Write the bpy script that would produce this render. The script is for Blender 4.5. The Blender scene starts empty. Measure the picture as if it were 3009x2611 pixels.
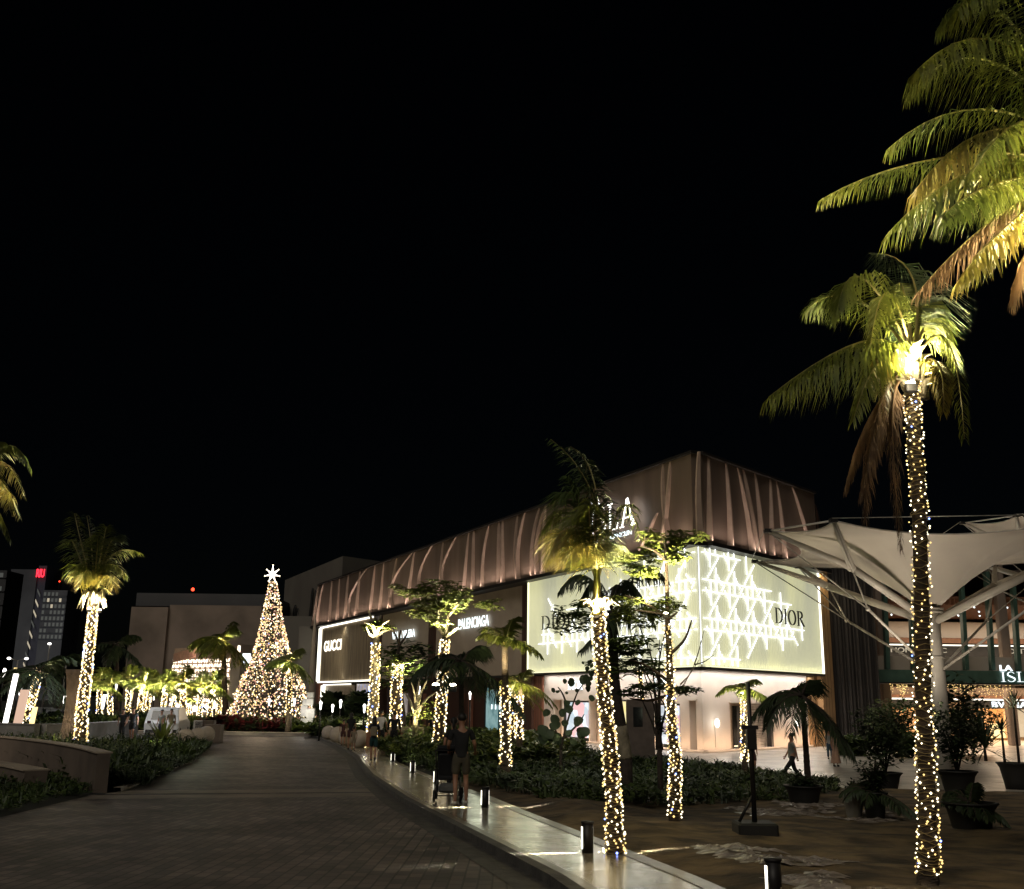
import bpy, bmesh, math, random
from mathutils import Vector, Matrix, Quaternion, noise
R = math.radians
random.seed(7)
rnd = random.random
def ru(a, b): return a + (b - a) * random.random()
sc = bpy.context.scene
col = sc.collection

# ------------------------------------------------------------------ camera
CAMH, FPX, TH, RO, S = 1.7, 3020.0, R(13.95), R(0.7), 3009 / 2065
cam = bpy.data.cameras.new('camera'); co = bpy.data.objects.new('camera', cam); col.objects.link(co)
cam.sensor_fit = 'HORIZONTAL'; cam.angle = 2 * math.atan(1504.5 / FPX); cam.clip_start = 0.1; cam.clip_end = 6000
co.matrix_world = Matrix.Translation((0, 0, CAMH)) @ Matrix.Rotation(R(90) + TH, 4, 'X') @ Matrix.Rotation(RO, 4, 'Z')
sc.camera = co
# ------------------------------------------------------------------ world, sun, exposure
w = bpy.data.worlds.new('World'); sc.world = w; w.use_nodes = True
nt = w.node_tree; bg = nt.nodes['Background']
sky = nt.nodes.new('ShaderNodeTexSky'); sky.sky_type = 'NISHITA'; sky.sun_disc = False
sky.sun_elevation = R(35); sky.sun_rotation = R(200)
nt.links.new(sky.outputs[0], bg.inputs[0]); bg.inputs[1].default_value = 0.0002
sun = bpy.data.lights.new('night_ambient', 'SUN'); sun.energy = 0.68; sun.angle = R(30); sun.color = (1.0, 0.92, 0.80)
so = bpy.data.objects.new('night_ambient', sun); col.objects.link(so)
so.rotation_euler = (R(52), 0, R(-22))
sc.view_settings.view_transform = 'Standard'; sc.view_settings.look = 'None'
sc.view_settings.exposure = 0.0; sc.view_settings.gamma = 1.0
sc.render.engine = 'CYCLES'
sc.cycles.use_denoising = True
sc.cycles.max_bounces = 5; sc.cycles.diffuse_bounces = 2; sc.cycles.glossy_bounces = 2
sc.cycles.transmission_bounces = 2; sc.cycles.transparent_max_bounces = 6
sc.cycles.sample_clamp_indirect = 3.0; sc.cycles.caustics_reflective = False; sc.cycles.caustics_refractive = False

# ------------------------------------------------------------------ placing helpers
_f = Vector((0, math.cos(TH), math.sin(TH))); _r0 = Vector((1, 0, 0)); _u0 = Vector((0, -math.sin(TH), math.cos(TH)))
_r = _r0 * math.cos(RO) + _u0 * math.sin(RO); _u = _u0 * math.cos(RO) - _r0 * math.sin(RO)
CAM = Vector((0, 0, CAMH))
def ray(x, y): return _f + _r * ((x * S - 1504.5) / FPX) + _u * ((1305.5 - y * S) / FPX)
def at(x, y, Y):
    d = ray(x, y); return CAM + d * (Y / d.y)
def interp(tab, y):
    if y <= tab[0][0]: return tab[0][1]
    for (a, b), (c, d) in zip(tab, tab[1:]):
        if y <= c: return b + (d - b) * (y - a) / (c - a)
    return tab[-1][1]
XW = [(-10, 5.2), (0, 3.9), (6, 3.0), (12, 2.05), (15.5, 1.35), (20, .42), (24, -.32), (31.5, -2.0), (43.5, -4.4), (52, -5.7), (58, -6.2), (64, -6.6), (75, -7)]
XK = [(-10, 2.9), (0, 2.1), (6, 1.45), (12, .45), (17.5, -.85), (23.6, -2.3), (34, -4.4), (49, -6.95), (57, -8.8), (64, -10.6), (72, -12.8), (75, -13.6)]
XL = [(-10, -8.0), (12, -8.2), (19, -8.9), (25, -9.6), (26, -9.3), (35, -11.2), (47, -13.7), (58, -16.4), (60, -48), (78, -48)]
def smooth(t): t = max(0, min(1, t)); return t * t * (3 - 2 * t)
def gz(x, y):
    a = -1.0 * max(0, min(y, 45)) / 45; b = -1.2 * max(0, min(y, 40)) / 40
    return a + (b - a) * smooth((x - interp(XW, y) - .3) / 4)
def gp(x, y, up=0.0):
    d = ray(x, y); lo, hi = 2.0, 400.0
    for _ in range(50):
        m = (lo + hi) / 2; p = CAM + d * (m / d.y)
        if p.z > gz(p.x, p.y) + up: lo = m
        else: hi = m
    return CAM + d * (lo / d.y)

# ------------------------------------------------------------------ materials
def _nodes(name):
    m = bpy.data.materials.new(name); m.use_nodes = True
    return m, m.node_tree, m.node_tree.nodes['Principled BSDF']
def mat(name, c, rough=.7, metal=0., c2=None, scale=3., bump=0., bscale=None, detail=4, spec=.5, stretch=None, trans=0., rvar=0.):
    m, t, b = _nodes(name)
    b.inputs['Roughness'].default_value = rough; b.inputs['Metallic'].default_value = metal
    b.inputs['Specular IOR Level'].default_value = spec
    tc = t.nodes.new('ShaderNodeTexCoord'); mp = t.nodes.new('ShaderNodeMapping')
    t.links.new(tc.outputs['Object'], mp.inputs[0])
    if stretch: mp.inputs['Scale'].default_value = stretch
    n = t.nodes.new('ShaderNodeTexNoise'); n.inputs['Scale'].default_value = scale; n.inputs['Detail'].default_value = detail
    t.links.new(mp.outputs[0], n.inputs[0])
    c2 = c2 or tuple(v * .7 for v in c)
    cr = t.nodes.new('ShaderNodeValToRGB'); cr.color_ramp.elements[0].position = .35; cr.color_ramp.elements[1].position = .65
    cr.color_ramp.elements[0].color = (*c2, 1); cr.color_ramp.elements[1].color = (*c, 1)
    t.links.new(n.outputs[0], cr.inputs[0]); t.links.new(cr.outputs[0], b.inputs['Base Color'])
    if rvar:
        mr = t.nodes.new('ShaderNodeMapRange'); mr.inputs[3].default_value = rough - rvar; mr.inputs[4].default_value = rough + rvar
        t.links.new(n.outputs[0], mr.inputs[0]); t.links.new(mr.outputs[0], b.inputs['Roughness'])
    if bump:
        bn = t.nodes.new('ShaderNodeTexNoise'); bn.inputs['Scale'].default_value = bscale or scale * 4; bn.inputs['Detail'].default_value = 5
        t.links.new(mp.outputs[0], bn.inputs[0])
        bp = t.nodes.new('ShaderNodeBump'); bp.inputs['Strength'].default_value = bump; bp.inputs['Distance'].default_value = .05
        t.links.new(bn.outputs[0], bp.inputs['Height']); t.links.new(bp.outputs[0], b.inputs['Normal'])
    if trans:
        tr = t.nodes.new('ShaderNodeBsdfTranslucent'); mx = t.nodes.new('ShaderNodeMixShader'); mx.inputs[0].default_value = trans
        t.links.new(cr.outputs[0], tr.inputs[0]); t.links.new(b.outputs[0], mx.inputs[1]); t.links.new(tr.outputs[0], mx.inputs[2])
        t.links.new(mx.outputs[0], t.nodes['Material Output'].inputs[0])
    return m
def emis(name, c, s, sample=True, base=(.02, .02, .02)):
    m, t, b = _nodes(name)
    b.inputs['Base Color'].default_value = (*base, 1); b.inputs['Roughness'].default_value = .5
    b.inputs['Emission Color'].default_value = (*c, 1); b.inputs['Emission Strength'].default_value = s
    if not sample: m.cycles.emission_sampling = 'NONE'
    return m
def screen(name, cols, s, scale=2., kind='vor'):
    m, t, b = _nodes(name); tc = t.nodes.new('ShaderNodeTexCoord')
    if kind == 'vor':
        v = t.nodes.new('ShaderNodeTexVoronoi'); v.inputs['Scale'].default_value = scale; out = v.outputs['Color']
    else:
        v = t.nodes.new('ShaderNodeTexNoise'); v.inputs['Scale'].default_value = scale; v.inputs['Detail'].default_value = 3; out = v.outputs[0]
    t.links.new(tc.outputs['Object'], v.inputs[0])
    cr = t.nodes.new('ShaderNodeValToRGB')
    while len(cr.color_ramp.elements) < len(cols): cr.color_ramp.elements.new(.5)
    lo, hi = (0, 1) if kind == 'vor' else (.3, .7)
    for i, c in enumerate(cols):
        cr.color_ramp.elements[i].position = lo + (hi - lo) * i / (len(cols) - 1); cr.color_ramp.elements[i].color = (*c, 1)
    t.links.new(out, cr.inputs[0]); t.links.new(cr.outputs[0], b.inputs['Emission Color'])
    b.inputs['Emission Strength'].default_value = s; b.inputs['Base Color'].default_value = (.05, .05, .05, 1); b.inputs['Roughness'].default_value = .3
    m.cycles.emission_sampling = 'NONE'
    return m
def brick(name, c1, c2, mortar, bw, bh, ms, rough, bump=.4, rot=0., spec=.5, off=.5, rvar=.08):
    m, t, b = _nodes(name); tc = t.nodes.new('ShaderNodeTexCoord'); mp = t.nodes.new('ShaderNodeMapping')
    mp.inputs['Rotation'].default_value = (0, 0, rot); t.links.new(tc.outputs['Object'], mp.inputs[0])
    br = t.nodes.new('ShaderNodeTexBrick'); br.inputs['Color1'].default_value = (*c1, 1); br.inputs['Color2'].default_value = (*c2, 1)
    br.inputs['Mortar'].default_value = (*mortar, 1); br.inputs['Scale'].default_value = 1; br.offset = off
    br.inputs['Brick Width'].default_value = bw; br.inputs['Row Height'].default_value = bh; br.inputs['Mortar Size'].default_value = ms
    t.links.new(mp.outputs[0], br.inputs[0])
    n = t.nodes.new('ShaderNodeTexNoise'); n.inputs['Scale'].default_value = .7; n.inputs['Detail'].default_value = 6; t.links.new(tc.outputs['Object'], n.inputs[0])
    mx = t.nodes.new('ShaderNodeMix'); mx.data_type = 'RGBA'; mx.blend_type = 'MULTIPLY'; mx.inputs[0].default_value = .8
    cr = t.nodes.new('ShaderNodeValToRGB'); cr.color_ramp.elements[0].position = .3; cr.color_ramp.elements[1].position = .7
    cr.color_ramp.elements[0].color = (.45, .45, .45, 1); cr.color_ramp.elements[1].color = (1.25, 1.25, 1.25, 1)
    t.links.new(n.outputs[0], cr.inputs[0]); t.links.new(br.outputs['Color'], mx.inputs[6]); t.links.new(cr.outputs[0], mx.inputs[7])
    t.links.new(mx.outputs[2], b.inputs['Base Color'])
    mr = t.nodes.new('ShaderNodeMapRange'); mr.inputs[3].default_value = rough + rvar; mr.inputs[4].default_value = rough - rvar
    t.links.new(n.outputs[0], mr.inputs[0]); t.links.new(mr.outputs[0], b.inputs['Roughness'])
    bp = t.nodes.new('ShaderNodeBump'); bp.inputs['Strength'].default_value = bump; bp.inputs['Distance'].default_value = .02; bp.invert = True
    t.links.new(br.outputs['Fac'], bp.inputs['Height']); t.links.new(bp.outputs[0], b.inputs['Normal'])
    b.inputs['Specular IOR Level'].default_value = spec
    return m

M = dict(
    road=brick('road_pavers', (.19, .155, .135), (.085, .078, .073), (.055, .05, .046), .32, .16, .012, .6, .8, R(90)),
    asphalt=mat('far_ground', (.04, .04, .035), .9, c2=(.02, .022, .018), scale=.3),
    band=mat('band_concrete', (.24, .20, .16), .6, c2=(.15, .125, .10), scale=1.5, bump=.2),
    dark=mat('drain_dark', (.012, .012, .012), .6),
    walk=mat('polished_concrete', (.30, .27, .20), .22, c2=(.17, .15, .11), scale=1.3, bump=.06, bscale=5, detail=9, rvar=.10),
    walkedge=mat('walkway_border', (.20, .17, .12), .3, c2=(.11, .10, .075), scale=2.5, bump=.1, detail=8),
    kerb=mat('kerb_stone', (.10, .095, .085), .7, c2=(.055, .052, .048), scale=4, bump=.3),
    plaza=brick('plaza_stone', (.62, .56, .49), (.50, .45, .39), (.20, .18, .15), 1.2, .6, .012, .30, .2, R(-25)),
    soil=mat('garden_soil', (.19, .13, .065), .95, c2=(.04, .028, .015), scale=1.6, bump=1.0, bscale=7, detail=8),
    rough_slab=mat('rough_slab', (.34, .29, .25), .3, c2=(.08, .065, .05), scale=2.5, bump=1.2, bscale=3, detail=10, stretch=(1, 2.5, 1)),
    beige=mat('beige_render', (.40, .33, .26), .75, c2=(.34, .28, .22), scale=.6, bump=.05),
    pale=mat('pale_stone_wall', (.62, .56, .50), .6, c2=(.55, .49, .44), scale=.5, bump=.03),
    cladding=mat('bronze_cladding', (.17, .125, .095), .5, .2, c2=(.125, .092, .07), scale=.8, stretch=(1, 1, .15)),
    rib=mat('bronze_rib', (.46, .34, .27), .5, .05, c2=(.40, .29, .23), scale=2),
    darkmetal=mat('dark_metal', (.02, .018, .017), .5, .3),
    brownmetal=mat('brown_metal', (.06, .03, .02), .5, .2, c2=(.06, .024, .016), scale=2, stretch=(1, 1, .1)),
    copper=mat('copper_column', (.30, .13, .08), .45, .3, c2=(.22, .09, .06), scale=3, stretch=(1, 1, .2)),
    ochre=mat('ochre_column', (.42, .26, .12), .6, c2=(.34, .21, .10), scale=1),
    gucciwall=mat('ribbed_bronze_panel', (.34, .27, .18), .5, .1, c2=(.20, .155, .105), scale=5, stretch=(1, 1, .06), detail=2),
    panelback=None,
    fabric=mat('canopy_membrane', (.72, .66, .58), .8, c2=(.66, .60, .53), scale=.8, trans=.25),
    whitesteel=mat('white_steel', (.62, .57, .50), .45, c2=(.52, .48, .42), scale=2),
    steelcable=mat('steel_cable', (.5, .46, .4), .4, .5),
    green=mat('green_metal', (.05, .10, .075), .5, .2, c2=(.035, .075, .055), scale=2),
    bark=mat('palm_bark', (.07, .048, .03), .9, c2=(.03, .021, .014), scale=6, bump=.8, bscale=14, stretch=(1, 1, 3)),
    darkbark=mat('dark_bark', (.05, .035, .025), .9, c2=(.025, .018, .013), scale=8, bump=.8),
    palebark=mat('pale_bark', (.33, .28, .19), .8, c2=(.20, .17, .11), scale=6, bump=.4),
    frond=mat('palm_frond', (.12, .13, .018), .5, c2=(.06, .08, .014), scale=1.3, trans=.3),
    frondyel=mat('palm_frond_yellow', (.20, .15, .03), .5, c2=(.10, .10, .02), scale=1.3, trans=.3),
    rachis=mat('palm_rachis', (.26, .22, .07), .5, c2=(.17, .14, .05), scale=3),
    deadfrond=mat('dead_frond', (.17, .10, .05), .85, c2=(.09, .055, .03), scale=3, trans=.2),
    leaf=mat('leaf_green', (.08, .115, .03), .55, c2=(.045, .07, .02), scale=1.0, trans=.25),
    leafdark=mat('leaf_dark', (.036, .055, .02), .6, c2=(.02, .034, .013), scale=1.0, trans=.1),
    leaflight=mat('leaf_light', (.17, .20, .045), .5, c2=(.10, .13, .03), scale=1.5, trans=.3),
    leafred=mat('leaf_red', (.16, .02, .025), .6, c2=(.07, .012, .015), scale=1.5, trans=.3),
    wire=mat('light_wire', (.30, .22, .09), .5, c2=(.16, .12, .05), scale=5),
    pot=mat('black_pot', (.012, .011, .01), .6, c2=(.008, .008, .007), scale=3),
    planterwall=mat('planter_plaster', (.15, .115, .09), .85, c2=(.11, .085, .068), scale=1.2, bump=.15),
    plantercap=mat('planter_cap', (.42, .34, .26), .6, c2=(.32, .26, .2), scale=2),
    concrete=mat('concrete_grey', (.30, .28, .26), .8, c2=(.22, .21, .19), scale=1.5, bump=.2),
    sphere=mat('sphere_stone', (.48, .40, .32), .7, c2=(.38, .32, .26), scale=3, bump=.15),
    black=mat('black_cloth', (.008, .008, .009), .9, c2=(.005, .005, .006), scale=6),
    navy=mat('navy_cloth', (.014, .016, .03), .9), olive=mat('khaki_shorts', (.07, .06, .04), .9), white=mat('white_cloth', (.62, .58, .55), .9),
    greycloth=mat('grey_cloth', (.22, .22, .20), .9), jeans=mat('blue_jeans', (.03, .06, .09), .9), pink=mat('pink_dress', (.42, .26, .18), .9),
    redcloth=mat('maroon_cloth', (.05, .015, .015), .9), tancloth=mat('tan_cloth', (.24, .19, .13), .9), teal=mat('teal_cloth', (.01, .05, .05), .9),
    skin=mat('skin', (.30, .15, .09), .55, c2=(.26, .13, .08), scale=5), hair=mat('hair', (.012, .009, .007), .6), shoe=mat('shoe', (.02, .02, .02), .6),
    shoewhite=mat('white_shoe', (.5, .45, .38), .6),
    carwhite=mat('car_white_paint', (.55, .55, .54), .3, c2=(.5, .5, .5), scale=1), cargrey=mat('car_grey_paint', (.25, .26, .27), .3), glass=mat('dark_glass', (.01, .012, .013), .08, spec=.8), tyre=mat('tyre', (.012, .012, .012), .9),
    chrome=mat('rim_metal', (.4, .4, .4), .3, .8),
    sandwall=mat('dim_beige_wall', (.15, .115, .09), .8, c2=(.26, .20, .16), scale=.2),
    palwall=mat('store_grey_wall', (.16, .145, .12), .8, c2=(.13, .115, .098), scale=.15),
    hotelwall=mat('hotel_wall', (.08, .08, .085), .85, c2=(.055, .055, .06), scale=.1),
    wood=mat('slat_wood', (.20, .085, .04), .6, c2=(.14, .06, .03), scale=4), brownwall=mat('brown_wall', (.16, .08, .055), .7),
    orange=emis('orange_window_glow', (1, .36, .08), 1.3), gold=emis('gold_display', (1, .72, .3), 2.0),
    E_white=emis('led_white', (1, .96, .90), 4, True), E_strip=emis('led_strip', (1, .95, .80), 2.3), E_cool=emis('sign_white', (.86, .97, 1.0), 1.8),
    E_bulb=emis('bulb_warm', (1, .68, .24), 2.0, False), E_bulbw=emis('bulb_white', (1, .86, .58), 4, False), E_gold=emis('bulb_gold', (1, .70, .30), 1.5, False), E_bulbb=emis('bulb_blue', (.22, .32, 1.0), 5, False),
    E_bulbr=emis('bulb_rose', (1, .50, .36), 1.4, False), E_star=emis('star_glow', (1, .85, .72), 5), E_red=emis('sign_red', (1, .02, .04), 3.5), E_redlamp=emis('tail_lamp', (1, .05, .02), 5),
    E_lamp=emis('flood_lens', (1, .88, .6), 30, False), E_tube=emis('cane_tube', (.97, 1.0, .99), 2.3), E_win=emis('room_window', (.75, .78, .70), .08, False), E_winbr=emis('room_window_lit', (1, .86, .62), .5, False),
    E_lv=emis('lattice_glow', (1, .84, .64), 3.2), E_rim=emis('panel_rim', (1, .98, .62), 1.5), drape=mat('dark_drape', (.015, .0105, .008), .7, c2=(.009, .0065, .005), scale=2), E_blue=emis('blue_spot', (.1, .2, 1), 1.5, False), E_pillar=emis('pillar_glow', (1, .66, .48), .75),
    E_slot=emis('bollard_slot', (1, .93, .76), 4), E_or=emis('lantern_orange', (1, .45, .15), 1.6),
)

# ------------------------------------------------------------------ mesh builder
class MB:
    def __init__(s): s.v = []; s.f = []; s.m = []; s.mats = []; s.sm = []
    def mi(s, m):
        if m not in s.mats: s.mats.append(m)
        return s.mats.index(m)
    def face(s, pts, m, smooth=False):
        b = len(s.v); s.v += [tuple(p) for p in pts]; s.f.append(tuple(range(b, b + len(pts)))); s.m.append(s.mi(m)); s.sm.append(smooth)
    def faces(s, vs, fs, m, smooth=False):
        b = len(s.v); s.v += [tuple(p) for p in vs]; k = s.mi(m)
        for f in fs: s.f.append(tuple(b + i for i in f)); s.m.append(k); s.sm.append(smooth)
    def box(s, c, d, m, ax=None, bev=0):
        c = Vector(c); X, Y, Z = ax or (Vector((1, 0, 0)), Vector((0, 1, 0)), Vector((0, 0, 1)))
        hx, hy, hz = d[0] / 2, d[1] / 2, d[2] / 2
        if not bev:
            vs = [c + X * (a * hx) + Y * (b * hy) + Z * (e * hz) for e in (-1, 1) for a, b in ((-1, -1), (1, -1), (1, 1), (-1, 1))]
            s.faces(vs, [(3, 2, 1, 0), (4, 5, 6, 7), (0, 1, 5, 4), (1, 2, 6, 5), (2, 3, 7, 6), (3, 0, 4, 7)], m)
        else:
            rings = []
            for z, i in ((-hz, bev), (-hz + bev, 0), (hz - bev, 0), (hz, bev)):
                a, b = hx - i, hy - i; k = bev if i == 0 else bev * .6
                rings.append([c + X * x + Y * y + Z * z for x, y in ((-a + k, -b), (a - k, -b), (a, -b + k), (a, b - k), (a - k, b), (-a + k, b), (-a, b - k), (-a, -b + k))])
            vs = [p for r in rings for p in r]; fs = []
            for q in range(3):
                for i in range(8): fs.append((q * 8 + i, q * 8 + (i + 1) % 8, q * 8 + 8 + (i + 1) % 8, q * 8 + 8 + i))
            fs.append(tuple(range(7, -1, -1))); fs.append(tuple(range(24, 32))); s.faces(vs, fs, m)
    def tube(s, pts, rad, m, n=8, smooth=True, cap=True):
        pts = [Vector(p) for p in pts]
        if not isinstance(rad, (list, tuple)): rad = [rad] * len(pts)
        t0 = (pts[1] - pts[0]).normalized(); a = t0.orthogonal().normalized(); vs = []; prev = t0
        for i, p in enumerate(pts):
            t = (pts[min(i + 1, len(pts) - 1)] - pts[max(i - 1, 0)])
            t = t.normalized() if t.length > 1e-9 else prev
            q = prev.rotation_difference(t); a = (q @ a); a = (a - t * a.dot(t)).normalized(); b = t.cross(a); prev = t
            for k in range(n):
                g = 2 * math.pi * k / n; vs.append(p + (a * math.cos(g) + b * math.sin(g)) * rad[i])
        fs = [(i * n + k, i * n + (k + 1) % n, (i + 1) * n + (k + 1) % n, (i + 1) * n + k) for i in range(len(pts) - 1) for k in range(n)]
        if cap: fs.append(tuple(range(n - 1, -1, -1))); fs.append(tuple((len(pts) - 1) * n + k for k in range(n)))
        s.faces(vs, fs, m, smooth)
    def lathe(s, c, prof, m, n=20, smooth=True, sx=1, sy=1):
        vs = [(c[0] + r * sx * math.cos(2 * math.pi * k / n), c[1] + r * sy * math.sin(2 * math.pi * k / n), c[2] + z) for r, z in prof for k in range(n)]
        fs = [(i * n + k, i * n + (k + 1) % n, (i + 1) * n + (k + 1) % n, (i + 1) * n + k) for i in range(len(prof) - 1) for k in range(n)]
        fs.append(tuple(range(n - 1, -1, -1))); fs.append(tuple((len(prof) - 1) * n + k for k in range(n)))
        s.faces(vs, fs, m, smooth)
    def ball(s, c, r, m, n=10, k=7, sc3=(1, 1, 1), ax=None):
        c = Vector(c); vs = []; fs = []
        X, Y, Z = ax or (Vector((1, 0, 0)), Vector((0, 1, 0)), Vector((0, 0, 1)))
        for i in range(k + 1):
            ph = math.pi * i / k
            for j in range(n):
                t = 2 * math.pi * j / n
                vs.append(c + X * (r * sc3[0] * math.sin(ph) * math.cos(t)) + Y * (r * sc3[1] * math.sin(ph) * math.sin(t)) + Z * (r * sc3[2] * math.cos(ph)))
        for i in range(k):
            for j in range(n): fs.append((i * n + j, (i + 1) * n + j, (i + 1) * n + (j + 1) % n, i * n + (j + 1) % n))
        s.faces(vs, fs, m, True)
    def octa(s, c, r, m):
        x, y, z = c
        s.faces([(x + r, y, z), (x - r, y, z), (x, y + r, z), (x, y - r, z), (x, y, z + r), (x, y, z - r)],
                [(0, 2, 4), (2, 1, 4), (1, 3, 4), (3, 0, 4), (2, 0, 5), (1, 2, 5), (3, 1, 5), (0, 3, 5)], m)
    def prism(s, poly, X, Y, o, d, m):          # polygon in plane (X,Y) at o, extruded by d along X x Y
        o = Vector(o); X = Vector(X); Y = Vector(Y); N = X.cross(Y).normalized() * d
        a = [o + X * x + Y * y for x, y in poly]; b = [p + N for p in a]; n = len(a)
        s.faces(a + b, [tuple(range(n - 1, -1, -1)), tuple(range(n, 2 * n))] + [(i, (i + 1) % n, n + (i + 1) % n, n + i) for i in range(n)], m)
    def build(s, name, parent=None, **kw):
        me = bpy.data.meshes.new(name); me.from_pydata(s.v, [], s.f)
        for m in s.mats: me.materials.append(m)
        me.polygons.foreach_set('material_index', s.m); me.polygons.foreach_set('use_smooth', s.sm); me.update()
        o = bpy.data.objects.new(name, me); col.objects.link(o)
        if parent:
            o.parent = parent; o.matrix_parent_inverse = parent.matrix_world.inverted()
        for k, v in kw.items(): o[k] = v
        return o
def tag(o, label=None, cat=None, group=None, kind=None):
    if label: o['label'] = label
    if cat: o['category'] = cat
    if group: o['group'] = group
    if kind: o['kind'] = kind
    return o
def thing(name, loc, label, cat, group=None, kind=None):
    o = bpy.data.objects.new(name, None); o.empty_display_size = .3; col.objects.link(o)
    o.location = loc; o.matrix_world = Matrix.Translation(loc)
    return tag(o, label, cat, group, kind)
def dup(root, M4, label, group=None):
    r = root.copy(); col.objects.link(r); r.matrix_world = M4; r['label'] = label
    if group: r['group'] = group
    def rec(a, b):
        for ch in list(a.children):
            c = ch.copy(); col.objects.link(c); c.parent = b; rec(ch, c)
    rec(root, r); return r
LK = dict(flood_lamp_light=17, flood_spill=3, string_glow=2.2, cladding_uplight=2.9, wall_washer=2.3, floor_washer=3, plaza_fill_light=2.2, bay_wash=2.5, canopy_uplight=3.0, atrium_light=4.2, entrance_light=3.2, garden_fill_light=4, bollard_beam=11, panel_edge_light=1,
          panel_wash=4.5, tree_glow=2, hotel_wash=3, hall_wash=.12, store_wash=.6, valet_area_light=3, car_glow=4, awning_light=3, sign_glow=.45, wall_lamp_light=1.5)
def light(kind, name, loc, energy, color, direction=None, parent=None, **kw):
    l = bpy.data.lights.new(name, kind); l.energy = energy * LK.get(name, 1); l.color = color
    for k, v in kw.items(): setattr(l, k, v)
    o = bpy.data.objects.new(name, l); col.objects.link(o); o.location = loc
    if direction is not None: o.rotation_euler = Vector(direction).to_track_quat('-Z', 'Y').to_euler()
    return o
def textmesh(mb, txt, m, o, X, Z, w, h, d=.05, bold=.0, space=1.0):
    cu = bpy.data.curves.new('t', 'FONT'); cu.body = txt; cu.extrude = .5; cu.offset = bold; cu.space_character = space
    ob = bpy.data.objects.new('t', cu); col.objects.link(ob); dg = bpy.context.evaluated_depsgraph_get()
    me = ob.evaluated_get(dg).to_mesh(); vs = [v.co.copy() for v in me.vertices]; fs = [tuple(p.vertices) for p in me.polygons]
    ob.evaluated_get(dg).to_mesh_clear(); bpy.data.objects.remove(ob); bpy.data.curves.remove(cu)
    x0 = min(v.x for v in vs); x1 = max(v.x for v in vs); y0 = min(v.y for v in vs); y1 = max(v.y for v in vs)
    X = Vector(X).normalized(); Z = Vector(Z).normalized(); N = X.cross(Z); o = Vector(o)
    mb.faces([o + X * ((v.x - x0) / (x1 - x0) * w) + Z * ((v.y - y0) / (y1 - y0) * h) + N * (v.z * d) for v in vs], fs, m)
# serif capitals, unit height: strokes = (points, widths)
def arc(cx, cy, rx, ry, a0, a1, n=12): return [(cx + rx * math.cos(R(a0 + (a1 - a0) * i / n)), cy + ry * math.sin(R(a0 + (a1 - a0) * i / n))) for i in range(n + 1)]
def wv(lo, hi, n=12): return [lo + (hi - lo) * math.sin(math.pi * i / n) for i in range(n + 1)]
SER = {
 'I': (.30, [([(.15, 0), (.15, 1)], .12), ([(.02, .015), (.28, .015)], .03), ([(.02, .985), (.28, .985)], .03)]),
 'D': (.78, [([(.15, 0), (.15, 1)], .12), ([(.02, .015), (.3, .015)], .03), ([(.02, .985), (.3, .985)], .03), (arc(.28, .5, .40, .485, 90, -90, 16), wv(.03, .13, 16))]),
 'O': (.80, [(arc(.4, .5, .33, .485, 90, 270, 16), wv(.03, .13, 16)), (arc(.4, .5, .33, .485, 270, 450, 16), wv(.03, .13, 16))]),
 'R': (.74, [([(.15, 0), (.15, 1)], .12), ([(.02, .015), (.28, .015)], .03), ([(.02, .985), (.3, .985)], .03), (arc(.28, .75, .26, .235, 90, -90, 12), wv(.03, .12)), ([(.2, .515), (.3, .515)], .03), ([(.36, .5), (.62, .06), (.74, .02)], [.10, .12, .04])]),
 'S': (.56, [(arc(.28, .74, .2, .245, 20, 200, 10) + [(.2, .56), (.36, .44)] + arc(.27, .27, .22, .255, 20, -160, 10), [.02, .03, .03, .03, .04, .05, .06, .08, .09, .1, .11, .13, .13, .11, .1, .09, .08, .06, .05, .04, .03, .03, .03, .02])]),
 'L': (.60, [([(.15, 0), (.15, 1)], .12), ([(.02, .985), (.28, .985)], .03), ([(.02, .02), (.5, .02)], .04), ([(.5, .02), (.56, .22)], [.05, .02])]),
 'A': (.84, [([(.12, .0), (.4, 1)], .05), ([(.4, 1), (.72, 0)], .14), ([(.2, .32), (.6, .32)], .035), ([(.02, .015), (.22, .015)], .03), ([(.6, .015), (.84, .015)], .03)]),
}
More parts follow.
